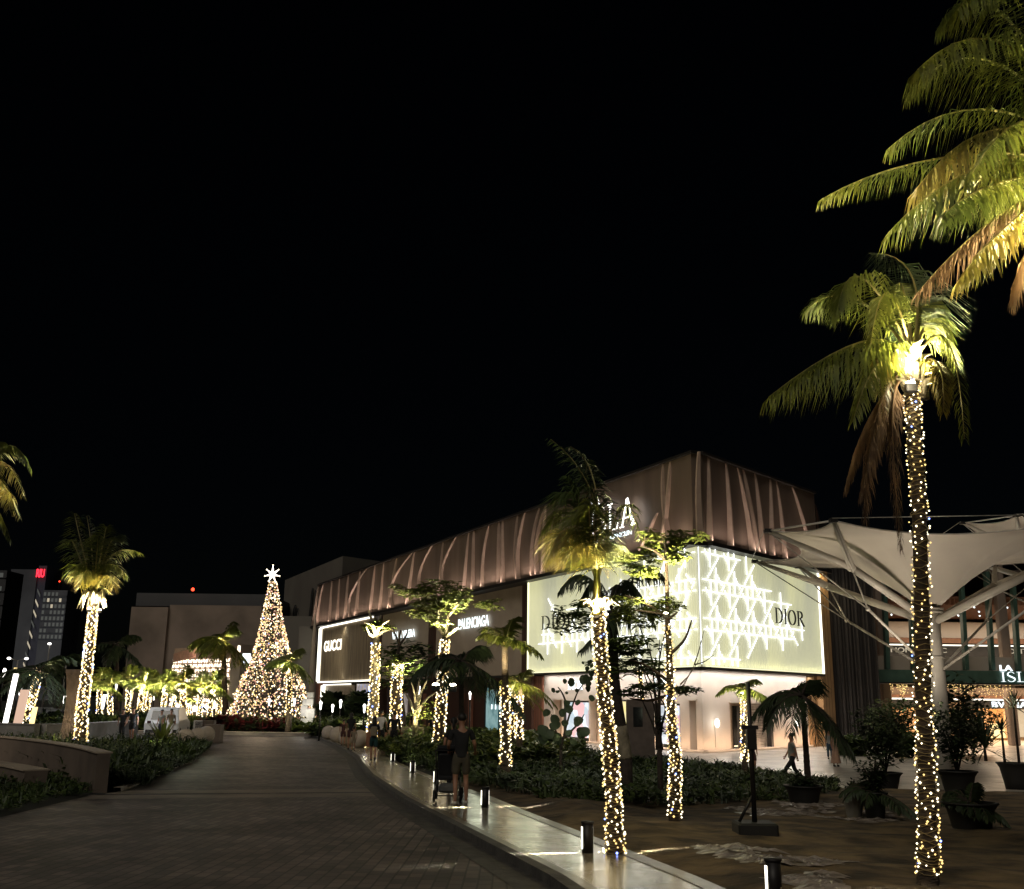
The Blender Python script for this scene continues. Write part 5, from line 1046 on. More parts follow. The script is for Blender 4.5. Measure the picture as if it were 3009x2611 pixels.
bed('shrubbery', 'red-leaved patch in the planting at the end of the road', [(-22.5, 76.6), (-16.5, 76.6), (-16.5, 78.4), (-21.5, 78.4)], 1800, 1.25, .26, [LR, LR, LD], 5, .3)
bed('shrubbery', 'leafy planting beside the far boutique and white pylon', [(-14, 74), (-8, 66), (-7, 70), (-7.5, 90), (-13, 92)], 4200, 1.1, .34, [LG, LL, LD], 6, .2)
bed('shrubbery', 'taller dark bushes below the far boutique panel', [(-14.5, 82), (-11.2, 80), (-11.5, 84), (-14.5, 86)], 2200, 3.0, .42, [LD, LD, LG], 16, .1)
bed('tall_grass', 'dark grassy bed left of the road behind the planter wall end', gpoly([(216, 1592), (300, 1590), (345, 1560), (400, 1532), (425, 1510), (380, 1505), (230, 1505)]), 14000, .38, .13, [LD, LD, LG], 7, .8)
bed('grass', 'low ground cover at the left beside the road', [(-9.3, 11.0), (-9.0, 19), (-9.7, 25), (-10.2, 28.5), (-16, 33), (-20, 30), (-20, 12)], 15000, .20, .12, [LG, LD, LG], 8, .35)
bed('shrubbery', 'leafy planting on top of the curved planter wall', [(-10.2, 27), (-17, 36), (-24, 46), (-26, 56), (-16, 56), (-13, 44)], 5200, .45, .26, [LG, LD, LD], 9, .4)
bed('hedge_mass', 'dark hedges below the far lit palms', [(-75, 80), (-27, 80), (-27, 84), (-75, 92)], 9000, 1.0, .42, [LD, LD, LG], 10, .05)
bed('hedge_mass', 'dark shrubs in the far left garden', [(-60, 64), (-30, 66), (-28, 76), (-66, 78)], 4000, .9, .3, [LD, LG], 11, .3)
# bright spiky plants
def rosette(label, P, n, L, m, wd=.05, el=(15, 85), cat='plant', name='spiky_plant', group=None, hang=.35, trunk=0):
    P = Vector(P); T = thing(name, P, label, cat, group); mb = MB()
    if trunk: t = MB(); t.tube([P, P + ZZ * trunk], [.05, .035], M['darkbark'], 7); t.build('stem', T)
    o = P + ZZ * trunk
    for i in range(n):
        a = i * 2.4; e = R(ru(*el)); d = Vector((math.cos(a) * math.cos(e), math.sin(a) * math.cos(e), math.sin(e))); l = L * ru(.75, 1.1); s_ = d.cross(ZZ).normalized() * wd / 2; q = o + d * l * .55; t = q + (d - ZZ * hang).normalized() * l * .45
        mb.faces([o - s_ * .5, o + s_ * .5, q + s_, q - s_, t], [(0, 1, 2, 3), (3, 2, 4)], m)
    mb.build('foliage', T); return T
random.seed(50)
rosette('bright yellow-green spiky plant lit in the left grass bed', gp(325, 1520) + ZZ * .3, 46, 1.5, LL, .12); light('SPOT', 'garden_fill_light', gp(322, 1530) + ZZ * .9 + Vector((0, -1.2, 0)), 26, (1, .95, .5), (.1, 1, .1), spot_size=R(110), spot_blend=1, shadow_soft_size=.1)
rosette('small lit plant right behind the second bollard light', gp(842, 1545) + ZZ * .1, 30, .6, LL, .1); rosette('small lit plant beside the farthest bollard light', gp(808, 1530) + ZZ * .1, 30, .7, LL, .1)
light('POINT', 'garden_fill_light', gp(838, 1548) + Vector((-.1, -.4, .5)), 2.2, (1, .95, .55), shadow_soft_size=.05); light('POINT', 'garden_fill_light', gp(806, 1534) + Vector((-.1, -.5, .5)), 2.6, (1, .95, .55), shadow_soft_size=.05)
for x, e in ((-28, 40), (-24, 36), (-19, 36), (-16, 30)): light('SPOT', 'garden_fill_light', (x, 74.5, .3), e, (1, .93, .6), (.1, 1, .1), spot_size=R(130), spot_blend=1, shadow_soft_size=.2)
light('POINT', 'garden_fill_light', (-9.5, 70, 1.0), 26, (1, .93, .6), shadow_soft_size=.2); light('POINT', 'garden_fill_light', (1.5, 52, .9), 14, (1, .9, .6), shadow_soft_size=.2); light('POINT', 'garden_fill_light', (-3.5, 55, .9), 22, (1, .9, .6), shadow_soft_size=.2)  # fills added to lift the planting near the shops

for x_, y_, e_ in ((0.5, 30, 8), (5, 33, 7), (2.5, 38, 12), (-1, 40, 12), (8, 36, 5), (-12, 40, 9), (-11.5, 20, 6), (-14, 50, 14)): light('POINT', 'garden_fill_light', (x_, y_, gz(x_, y_) + 2.2), e_ * .6, (.95, 1, .7), shadow_soft_size=.5)  # floating fill lights without lamps, added to brighten the beds
# ================================================================== LEFT PLANTER WALL
def walling(name, label, pts, h, th, cap=.07, up=0, capm=None, wm=None):
    P = fine([Vector((x, y, gz(x, y) + up)) for x, y in pts], 20); T = thing(name, P[0], label, 'wall'); mb = MB(); cp = MB(); ztop = h
    for (m_b, z0, z1, e, mm) in ((mb, -.1, h, 0, wm or M['planterwall']), (cp, h + .003, h + cap, .05, capm or M['plantercap'])):
        vs = []
        for i, p in enumerate(P):
            t = (P[min(i + 1, 20)] - P[max(i - 1, 0)]); t.z = 0; t.normalize(); n = Vector((-t.y, t.x, 0)) * (th / 2 + e)
            for q, z in ((n, z0), (n, z1), (-n, z1), (-n, z0)): vs.append(Vector((p.x + q.x, p.y + q.y, (p.z if z0 < 0 and z == z0 else P[0].z) + z)))
        fs = [(4 * i + k, 4 * i + (k + 1) % 4, 4 * i + 4 + (k + 1) % 4, 4 * i + 4 + k) for i in range(20) for k in range(4)] + [(0, 1, 2, 3), (83, 82, 81, 80)]; m_b.faces(vs, fs, mm)
    mb.build('wall_body', T); cp.build('cap', T); return T
walling('planter_wall', 'curved brown planter wall with pale cap at left beside the road', [(-9.75, 25.9), (-11.4, 28.6), (-13.8, 31.8), (-17, 35.2), (-22, 38.5)], .90, .30, .035)
walling('bench_wall', 'lower bench ledge running in front of the curved planter wall', [(-11.9, 27.2), (-13.6, 29.2), (-16.6, 32), (-21.5, 35)], .42, .55, .035)
walling('planter_wall', 'straight low grey wall behind the upright left palm', [(-26.5, 60), (-30, 61.5), (-36, 65), (-44, 70)], 1.0, .4, wm=M['concrete'], capm=M['concrete'])
walling('planter_wall', 'low grey wall right of the upright left palm', [(-26.3, 60.4), (-25.2, 63), (-25.2, 72)], 1.0, .4, wm=M['concrete'], capm=M['concrete'])
walling('road_end_kerb', 'pale kerb closing the far end of the road', [(-33, 76.2), (-24, 76.4), (-18, 76.2), (-13.2, 75.2)], .22, .35, .05, wm=M['band'], capm=M['plantercap'])
light('AREA', 'cap_light', (-18, 33, 1.6), 14, (1, .85, .65), (.3, .5, -1), size=1.5)

# ================================================================== BOLLARD LIGHTS
def bollard(label, P, h=.36):
    P = Vector(P); T = thing('bollard_light', P, label, 'bollard', 'bollard lights along the walkway'); mb = MB(); r = .075
    mb.tube([P, P + ZZ * h], r, M['darkmetal'], 20); mb.tube([P + ZZ * (h - .0), P + ZZ * (h + .025)], r * 1.12, M['darkmetal'], 20); mb.build('post', T)
    for s_, nm in ((-1, 'slot_lens'), (1, 'slot_lens')):
        mb = MB(); a0 = Vector((s_, -.30 if s_ < 0 else .6, 0)).normalized(); side = Vector((-a0.y, a0.x, 0)); mb.box(P + a0 * (r - .004) + ZZ * (h * .52), (.018, .034, h * .74), M['E_slot'], (a0, side, ZZ)); mb.build(nm, T)
        light('AREA', 'bollard_beam', P + a0 * (r + .02) + ZZ * (h * .30), 1.6, (1, .90, .66), a0 + ZZ * -.30, shape='RECTANGLE', size=.05, size_y=.2, spread=R(24))
for x, y, lab in ((1562, 1818, 'bollard light nearest the camera, only its top in the frame'), (1185, 1720, 'bollard light standing beside the foot of the middle palm'), (978, 1628, 'bollard light right of the man with the stroller'), (832, 1558, 'bollard light past the stroller, second farthest along the walkway'), (792, 1536, 'farthest bollard light, just before the walking group')): 
    p = gp(x, y, .12); bollard(lab, p)
p = gp(880, 1580, .12); bollard('bollard light mostly hidden behind the stroller', (p.x, p.y, p.z))

# ================================================================== POTS AND POTTED PLANTS
def pot(label, P, r, h, name='plant_pot', n=24):
    P = Vector(P); T = thing(name, P, label, 'plant pot', 'large black plant pots'); mb = MB()
    mb.lathe(P, [(r * .62, 0), (r * .70, h * .3), (r * .86, h * .8), (r, h * .95), (r * 1.04, h * .955), (r * 1.04, h), (r * .9, h), (r * .88, h * .9)], M['pot'], n); mb.build('pot_body', T)
    mb = MB(); mb.tube([P + ZZ * h * .86, P + ZZ * h * .88], r * .88, M['soil'], n); mb.build('soil_fill', T); return P + ZZ * h * .88
def bushy(label, P, rx, h, n, leaf, m, name='potted_shrub', seed=0, stems=5):
    random.seed(seed); P = Vector(P); T = thing(name, P, label, 'shrub', 'shrubs in pots'); mb = MB(); lf = MB()
    for i in range(stems):
        a = i * 2.4; e = P + Vector((math.cos(a) * rx * .6, math.sin(a) * rx * .6, h * ru(.6, .95))); mb.tube([P, P.lerp(e, .5) + ZZ * .1, e], [.025, .018, .008], M['darkbark'], 5)
        for q in range(n // stems):
            c = P.lerp(e, ru(.3, 1.05)) + Vector((ru(-1, 1), ru(-1, 1), ru(-.6, .6))) * rx * .42; b = ru(0, 6.28)
            for k in range(3):
                d = Vector((math.cos(b + k * 2.1), math.sin(b + k * 2.1), ru(-.6, .6))).normalized(); s_ = d.cross(ZZ).normalized() * leaf * .22; lf.faces([c, c + d * leaf * .5 + s_, c + d * leaf, c + d * leaf * .5 - s_], [(0, 1, 2, 3)], m)
    mb.build('stem', T); lf.build('foliage', T); return T
q = gp(1623, 1638); s0 = pot('widest black pot holding the silhouetted potted palm', q, .44, .60)
bushy('spiky undergrowth filling the widest pot around the palm stem', s0 - ZZ * .1, .42, .45, 130, .17, LD, seed=60, stems=7)
q = gp(1767, 1664); s0 = pot('tapered black pot in front, left of the nearest palm', q, .26, .64)
qg = gp(1724, 1660); T = thing('plant_pot', qg, 'tapered grey pot just left of the tapered black pot', 'plant pot', 'large black plant pots'); mb = MB(); mb.lathe(qg, [(.14, 0), (.16, .2), (.215, .56), (.225, .58), (.2, .58)], M['concrete'], 20); mb.build('pot_body', T)
bushy('small dark plant in the tapered grey pot', qg + ZZ * .5, .2, .4, 40, .12, LD, seed=59)
random.seed(61); T = thing('potted_shrub', s0, 'arching dark shrub in the tapered pot', 'shrub', 'shrubs in pots'); mb = MB(); crownmesh(mb, s0, 13, .95, .30, (5, 80), 24, LD, .035, .9, seed=61, drop=.6); mb.build('foliage', T)
bushy('tangle of dark stems above the tapered pot', s0, .32, .8, 150, .14, LD, seed=62)
q = gp(1788, 1602); s0 = pot('black pot farther back, behind the tapered pot', q, .50, .66); bushy('tall leafy dark shrub in the pot behind the tapered pot', s0, .95, 2.1, 420, .24, LD, seed=63, stems=8)
q = gp(1962, 1692); s0 = pot('big black pot right of the nearest palm', q, .46, .62)
random.seed(64); T = thing('potted_shrub', s0, 'rounded dark fern filling the big pot right of the nearest palm', 'shrub', 'shrubs in pots'); mb = MB(); crownmesh(mb, s0, 18, .75, .26, (5, 80), 24, LD, .04, .8, seed=64); mb.build('foliage', T)
q = gp(1935, 1612); s0 = pot('black pot left of the spiky yucca', q, .55, .8); bushy('bushy dark shrub beside the canopy column', s0, .8, 1.9, 420, .22, LD, seed=65, stems=8)
random.seed(66); q = gp(1985, 1615); rosette('spiky yucca with long sword leaves right of the canopy column', s0 + Vector((1.0, .3, .35)), 60, 1.25, LD, .05, (-25, 80), 'shrub', 'yucca', 'shrubs in pots', .15, trunk=.35)
q = gp(2052, 1592); s0 = pot('black pot at the right edge of the picture', q, .60, .9)
rosette('two-headed spiky yucca in the pot at the right edge, shorter head', s0 + Vector((-.35, 0, 0)), 44, .6, LD, .05, (-20, 80), 'shrub', 'yucca', 'shrubs in pots', .15, trunk=1.2)
rosette('taller spiky yucca in the pot at the right edge', s0 + Vector((.25, .2, 0)), 50, .75, LD, .05, (-20, 80), 'shrub', 'yucca', 'shrubs in pots', .15, trunk=2.0)
# plaza greenery in front of the atrium
for i, (x, y, Y, h, r, lab) in enumerate(((1715, 1500, 62, 1.0, 1.3, 'green bush on the plaza behind the couple'), (1830, 1500, 60, 1.6, 1.6, 'bush behind the lit trunk of the nearest palm'), (1925, 1480, 58, 4.6, 1.6, 'tall dark tree-like shrub right of the canopy column'), (1960, 1490, 66, 3.0, 1.8, 'leafy shrub left of the orange shop window'), (1800, 1480, 64, 3.2, 1.6, 'fan-leaved shrub left of the nearest palm trunk, on the plaza'))):
    P = D(x, y, Y); P.z = -1.2; bushy(lab, P, r, h, 700, .42, LG if i != 2 else LD, seed=70 + i, stems=9)
# weighted post with box
q = gp(1524, 1706); T = thing('weighted_post', q, 'dark post with a small box standing on a heavy square base on the soil', 'post'); mb = MB(); mb.box(q + ZZ * .19, (.62, .55, .34), M['pot'], bev=.03); mb.build('base', T)
mb = MB(); mb.tube([q + ZZ * .3, D(1508, 1375, q.y)], [.042, .034], M['darkmetal'], 10); mb.tube([q + Vector((-.24, 0, .36)), q + Vector((-.02, 0, .75))], .025, M['darkmetal'], 8); mb.build('pole', T)
mb = MB(); c = D(1515, 1490, q.y); mb.box(c, (.15, .14, .32), M['darkmetal'], bev=.01); mb.box(c + Vector((-.02, 0, .18)), (.26, .1, .06), M['darkmetal']); mb.build('control_box', T)
# kiosk pylon near the palms
q = gp(1292, 1500); P = D(1292, 1508, 48); T = thing('info_pylon', P, 'brown upright information slab with dark screen among the planting', 'pylon'); mb = MB(); mb.box(P + ZZ * .5, (1.25, .25, 3.2), mat('pylon_stone', (.12, .09, .075), .7), bev=.03); mb.build('slab', T); mb = MB(); mb.box(P + Vector((-.12, -.14, 1.35)), (.42, .02, .85), M['glass']); mb.build('screen', T)

# ================================================================== SPHERE BOLLARDS
def sphere(label, x, y, r=.52):
    p = gp(x, y, .02); T = thing('sphere_bollard', p, label, 'bollard', 'stone sphere bollards'); mb = MB(); mb.tube([p, p + ZZ * .1], [.2, .18], M['concrete'], 12); mb.build('foot', T); mb = MB(); mb.ball(p + ZZ * (r + .05), r, M['sphere'], 20, 14); mb.build('ball', T)
for x, y, l in ((662, 1494, 'pale stone sphere, farthest of the four beside the walkway'), (680, 1500, 'pale stone sphere, second beside the walkway before the couple'), (699, 1506, 'pale stone sphere behind the couple legs'), (725, 1511, 'pale stone sphere nearest the woman with the backpack'), (372, 1510, 'stone sphere half sunk in the left grass bed'), (396, 1506, 'stone sphere in the middle of the trio by the valet desk'), (415, 1500, 'stone sphere closest to the valet desk')): sphere(l, x, y, .48 if y > 1498 else .45)

# ================================================================== PEOPLE
SK = dict(stand=dict(lk=(-.10, .02, .50), la=(-.10, -.02, .08), rk=(.10, .02, .50), ra=(.10, -.02, .08), le=(-.25, 0, 1.16), lh=(-.24, .08, .92), re=(.25, 0, 1.16), rh=(.24, .08, .92)),
          walk=dict(lk=(-.09, .16, .52), la=(-.09, .10, .10), rk=(.09, .02, .49), ra=(.09, -.28, .16), le=(-.24, -.12, 1.18), lh=(-.25, -.08, .94), re=(.24, .10, 1.18), rh=(.24, .26, .98)),
          stride=dict(lk=(-.09, .26, .54), la=(-.09, .38, .10), rk=(.09, -.10, .50), ra=(.09, -.44, .18), le=(-.22, -.08, 1.17), lh=(-.22, -.13, .93), re=(.22, .04, 1.17), rh=(.22, .17, .96)),
          push=dict(lk=(-.11, .03, .50), la=(-.11, -.08, .08), rk=(.11, .08, .50), ra=(.12, .04, .08), le=(-.26, .06, 1.14), lh=(-.22, .34, 1.02), re=(.27, .0, 1.15), rh=(.30, .22, 1.02)))
def skin(name, chains, mat_, parent, Mx, sub=2):
    """chains: list of lists of (key, pos, radius); shared keys join; first vertex is root"""
    me = bpy.data.meshes.new(name); bm = bmesh.new(); lay = bm.verts.layers.skin.verify(); V = {}
    for ch in chains:
        prev = None
        for k, p, r in ch:
            if k not in V:
                v = bm.verts.new(Mx @ Vector(p)); V[k] = v; rr = r if isinstance(r, tuple) else (r, r); v[lay].radius = rr
                if len(V) == 1: v[lay].use_root = True
            if prev is not None and bm.edges.get((prev, V[k])) is None: bm.edges.new((prev, V[k]))
            prev = V[k]
    bm.to_mesh(me); bm.free(); o = bpy.data.objects.new(name, me); col.objects.link(o)
    s = o.modifiers.new('s', 'SKIN'); s.use_smooth_shade = True; u = o.modifiers.new('u', 'SUBSURF'); u.levels = sub; u.render_levels = sub
    dg = bpy.context.evaluated_depsgraph_get(); m2 = bpy.data.meshes.new_from_object(o.evaluated_get(dg)); 
    bpy.data.objects.remove(o)
    m2.materials.clear(); m2.materials.append(mat_); return m2
def addmesh(name, m2, parent, extra=None):
    if extra:
        bm = bmesh.new(); bm.from_mesh(m2); off = len(bm.verts); me = extra.build('tmp'); bm.from_mesh(me.data); bm.to_mesh(m2); bm.free()
        for m in extra.mats:
            if m.name not in [x.name for x in m2.materials if x]: m2.materials.append(m)
        bpy.data.objects.remove(me)
    o = bpy.data.objects.new(name, m2); col.objects.link(o); o.parent = parent; o.matrix_parent_inverse = parent.matrix_world.inverted(); return o
def person(label, P, H, heading, pose, top, bottom, legs='long', hair='short', female=False, group=None, sleeves=True, shoe='shoe', fingers=False, bag=None, lift=0):
    """heading: degrees, 0 = facing +Y (away from camera)"""
    k = H / 1.75; Mx = Matrix.Translation(P) @ Matrix.Rotation(R(heading), 4, 'Z') @ Matrix.Scale(k, 4); J = SK[pose]; w = .86 if female else 1.
    T = thing('person', P, label, 'person', group); V = Vector
    def d(a): return (a[0] * w, a[1], a[2])
    sh = .185 * w; hip = (.095, .095)
    B_ = [[('pel', (0, 0, .94), (.13 * k * w, .10 * k)), ('bel', (0, .0, 1.10), (.12 * k * w, .09 * k)), ('che', (0, 0, 1.30), (.14 * k * w, .10 * k)), ('nb', (0, -.01, 1.45), .06 * k), ('nk', (0, .0, 1.52), .052 * k), ('hd0', (0, .015, 1.58), .075 * k), ('hd1', (0, .01, 1.66), .092 * k), ('hd2', (0, 0, 1.735), .06 * k)]]
    for s_, e_, h_ in ((-1, 'le', 'lh'), (1, 're', 'rh')):
        hd = V(d(J[h_])); el = V(d(J[e_])); dr = (hd - el).normalized()
        B_.append([('che', (0, 0, 1.30), .1), ('s%d' % s_, (s_ * sh, 0, 1.41), .055 * k), (e_, d(J[e_]), .040 * k), ('w' + h_, tuple(hd), .027 * k), ('p' + h_, tuple(hd + dr * .07), (.038 * k, .018 * k))])
    for s_, kn, an in ((-1, 'lk', 'la'), (1, 'rk', 'ra')):
        a = V(J[an]); kk = V(J[kn]); shin = (kk - a).normalized(); toe = a + V((0, .15, -.05)) if a.z < .12 else a + V((0, .10, -.10))
        B_.append([('pel', (0, 0, .94), .1), ('h%d' % s_, (s_ * .095 * w, 0, .86), .085 * k), (kn, J[kn], .055 * k), ('cf' + kn, tuple(kk.lerp(a, .35) - V((0, .02, 0))), .052 * k), (an, J[an], .034 * k), ('toe' + an, tuple(toe), .03 * k)])
    body = skin('body', B_, M['skin'], T, Mx)
    ex = MB()     # face details and fingers belong to the body mesh
    ex.tube([Mx @ V((0, .095, 1.66)), Mx @ V((0, .125, 1.625)), Mx @ V((0, .10, 1.615))], [.008 * k, .014 * k, .01 * k], M['skin'], 6)
    for s_ in (-1, 1): ex.ball(Mx @ V((s_ * .092, 0, 1.645)), .022 * k, M['skin'], 6, 4, (.5, .8, 1.2)); ex.ball(Mx @ V((s_ * .033, .09, 1.665)), .010 * k, M['hair'], 6, 4)
    ex.ball(Mx @ V((0, .098, 1.59)), .017 * k, M['redcloth'], 6, 4, (1.3, .4, .4))
    for s_, e_, h_ in ((-1, 'le', 'lh'), (1, 're', 'rh')):
        hd = V(d(J[h_])); el = V(d(J[e_])); dr = (hd - el).normalized(); sd = V((0, 1, 0)) if abs(dr.y) < .6 else V((1, 0, 0)); sd = (sd - dr * sd.dot(dr)).normalized(); inn = dr.cross(sd) * (-1 if dr.cross(sd).x * s_ > 0 else 1)
        for f in range(4):
            b = hd + dr * .08 + sd * (.027 - .018 * f); L = (.062, .072, .068, .052)[f]
            ex.tube([Mx @ b, Mx @ (b + dr * L * .5 + inn * .008), Mx @ (b + dr * L * .85 + inn * .03)], [.0095 * k, .0085 * k, .006 * k], M['skin'], 5)
        b = hd + dr * .03 + sd * .035; ex.tube([Mx @ b, Mx @ (b + sd * .025 + dr * .03 + inn * .01), Mx @ (b + sd * .03 + dr * .06 + inn * .015)], [.011 * k, .010 * k, .007 * k], M['skin'], 5)
    addmesh('body', body, T, ex)
    # top garment
    G = [[('bot', (0, 0, .885), (.168 * k * w, .145 * k)), ('hipz', (0, 0, .93), (.152 * k * w, .122 * k)), ('bel', (0, 0, 1.10), (.142 * k * w, .115 * k)), ('che', (0, 0, 1.30), (.158 * k * w, .12 * k)), ('nb', (0, -.005, 1.455), (.085 * k, .07 * k))]]
    for s_, e_, h_ in ((-1, 'le', 'lh'), (1, 're', 'rh')):
        hd = V(d(J[h_])); el = V(d(J[e_])); so_ = V((s_ * sh, 0, 1.41))
        if sleeves == 'none': G.append([('che', (0, 0, 1.3), .1), ('s%d' % s_, (s_ * sh * .96, 0, 1.41), .062 * k)])
        elif sleeves == 'long': G.append([('che', (0, 0, 1.3), .1), ('s%d' % s_, tuple(so_), .068 * k), (e_, tuple(el), .054 * k), ('w' + h_, tuple(el.lerp(hd, .93)), .042 * k)])
        else: G.append([('che', (0, 0, 1.3), .1), ('s%d' % s_, tuple(so_), .07 * k), (e_, tuple(so_.lerp(el, .72)), .062 * k)])
    addmesh('shirt' if sleeves != 'long' else 'jacket', skin('shirt', G, top, T, Mx), T)
    if legs in ('long', 'short'):
        G = [[('top', (0, 0, 1.06), (.13 * k * w, .10 * k)), ('pel', (0, 0, .95), (.145 * k * w, .115 * k))]]
        for s_, kn, an in ((-1, 'lk', 'la'), (1, 'rk', 'ra')):
            hp = V((s_ * .095 * w, 0, .86)); kk = V(J[kn]); a = V(J[an])
            if legs == 'long': G.append([('pel', (0, 0, .95), .1), ('h%d' % s_, tuple(hp), .10 * k), (kn, tuple(kk), .074 * k), (an, tuple(kk.lerp(a, .93)), .060 * k)])
            else: G.append([('pel', (0, 0, .95), .1), ('h%d' % s_, tuple(hp), .105 * k), (kn, tuple(hp.lerp(kk, .86)), .092 * k)])
        addmesh('trousers' if legs == 'long' else 'shorts', skin('trousers', G, bottom, T, Mx), T)
    else:
        mb = MB(); zl = .48 if legs == 'skirt' else .16; rr = .24 if legs == 'skirt' else .30; n = 20; vs = []
        for z, r in ((.99, .135), (.9, .16), ((.9 + zl) / 2, (.16 + rr) / 2), (zl, rr)):
            for i in range(n): a = 2 * math.pi * i / n; vs.append(Mx @ V((r * w * math.cos(a) * (1 + .06 * math.sin(5 * a)), r * .85 * math.sin(a) * (1 + .06 * math.sin(5 * a)), z)))
        mb.faces(vs, [(r * n + i, r * n + (i + 1) % n, (r + 1) * n + (i + 1) % n, (r + 1) * n + i) for r in range(3) for i in range(n)], bottom, True); mb.build('skirt', T)
    mb = MB(); mb.ball(Mx @ V((0, -.012, 1.685)), .102 * k, M['hair'], 12, 8, (.92, .98, .88))
    if hair == 'long': mb.ball(Mx @ V((0, -.065, 1.55)), .11 * k, M['hair'], 10, 8, (.85, .5, 1.5))
    if hair == 'pony': mb.ball(Mx @ V((0, -.11, 1.60)), .05 * k, M['hair'], 8, 6, (.8, .8, 2.4))
    if hair == 'cap': mb.ball(Mx @ V((0, .03, 1.70)), .108 * k, top, 12, 6, (.92, 1.3, .55))
    mb.build('hair', T)
    for s_, an in ((-1, 'la'), (1, 'ra')):
        a = V(J[an]); b2 = a.z < .12; mb = MB(); dirv = V((0, 1, 0)) if b2 else V((0, .75, -.66)); c = a + dirv * .06 - ZZ * (.045 if b2 else .03); X = Mx.to_3x3() @ V((1, 0, 0)); X.normalize(); Y = (Mx.to_3x3() @ dirv).normalized(); mb.ball(Mx @ c, .14 * k, M[shoe], 10, 6, (.36, 1.0, .34), (X, Y, X.cross(Y))); mb.build('shoe', T)
    if bag == 'backpack': mb = MB(); q3 = Mx.to_3x3(); mb.box(Mx @ V((0, -.19, 1.18)), (.27 * k, .15 * k, .38 * k), M['tancloth'], ((q3 @ V((1, 0, 0))).normalized(), (q3 @ V((0, 1, 0))).normalized(), ZZ), bev=.04 * k); bo = mb.build('backpack'); tag(bo, 'pale tan backpack worn on the back of the woman in teal shorts', 'backpack')
    return T
def foot(x, yf, yh, up=.13):
    p = gp(x, yf, up); d = math.hypot(p.x, p.y); H = (yf - yh) * S * p.y / 3112 * 1.0; return p, H
PP = []
def put(label, x, yf, yh, heading, pose, top, bottom, up=.13, **kw):
    p, H = foot(x, yf, yh, up); H = max(1.15, min(1.95, H)); return person(label, p, H, heading, pose, top, bottom, **kw), p, H
T, pman, Hm = put('man in black t-shirt and khaki shorts pushing the stroller, seen from behind', 928, 1622, 1449, 8, 'push', M['black'], M['olive'], legs='short', shoe='shoewhite')
put('woman with dark ponytail walking just ahead of the man with the stroller', 912, 1596, 1455, 0, 'walk', M['black'], M['black'], hair='pony', female=True)
put('woman with a tan backpack and teal shorts walking away on the walkway', 752, 1535, 1449, 5, 'walk', M['navy'], M['teal'], legs='short', hair='long', female=True, bag='backpack')
put('man in a black suit walking away beside the woman with the backpack', 793, 1518, 1434, 0, 'walk', M['black'], M['black'], sleeves='long', hair='short')
put('person in white top and black skirt ahead of the man in the suit', 767, 1512, 1434, -5, 'walk', M['white'], M['black'], legs='short', female=True, hair='short')
put('person in a maroon top walking close to the stone spheres', 691, 1503, 1452, 0, 'stand', M['redcloth'], M['redcloth'], legs='short', hair='short')
put('long-haired woman in dark top next to the spheres, nearer of the two there', 706, 1511, 1440, 0, 'stand', M['black'], M['redcloth'], legs='short', hair='long', female=True)
put('small child in brown in front of the long-haired woman', 712, 1514, 1474, 20, 'stand', M['tancloth'], M['tancloth'], legs='short')
put('woman in a light skirt and dark shawl at the taxi stand', 833, 1500, 1436, 30, 'stand', M['redcloth'], M['white'], legs='skirt', hair='short', female=True)
put('figure in dark clothes standing behind the lit trunk left of the stroller', 868, 1505, 1442, 60, 'stand', M['black'], M['tancloth'], legs='skirt', female=True)
put('dark figure standing left of the pair, by the white car', 244, 1492, 1431, 170, 'stand', M['black'], M['black'], up=.02); put('dark figure in shorts standing right of the pair by the white car', 264, 1493, 1429, 190, 'walk', M['black'], M['black'], up=.02, legs='short')
put('man in grey shirt and dark trousers by the white car', 322, 1490, 1433, 150, 'stand', M['greycloth'], M['navy'], up=.02); put('man in white trousers and pale patterned shirt by the white car', 341, 1493, 1432, 200, 'walk', M['tancloth'], M['white'], up=.02)
put('man in pale shirt striding left across the plaza in silhouette', 1600, 1581, 1484, 90, 'stride', M['greycloth'], M['black'], up=.02)
put('dark person by the lit plaza palm, left of the post', 1508, 1560, 1480, 150, 'stand', M['black'], M['greycloth'], up=.02, legs='skirt', female=True, hair='long'); put('companion in dark clothes half hidden behind the dark post', 1518, 1562, 1484, 180, 'walk', M['navy'], M['redcloth'], up=.02, legs='short')
put('man in jeans walking beside the woman in a peach dress', 1674, 1530, 1474, 170, 'stand', M['greycloth'], M['jeans'], up=.02); put('woman in a long peach dress on the plaza', 1686, 1545, 1477, 190, 'stand', M['pink'], M['pink'], up=.02, legs='dress', female=True, hair='long')
put('dark figure in front of the orange shop window', 2012, 1490, 1443, 120, 'walk', M['black'], M['black'], up=.02); 
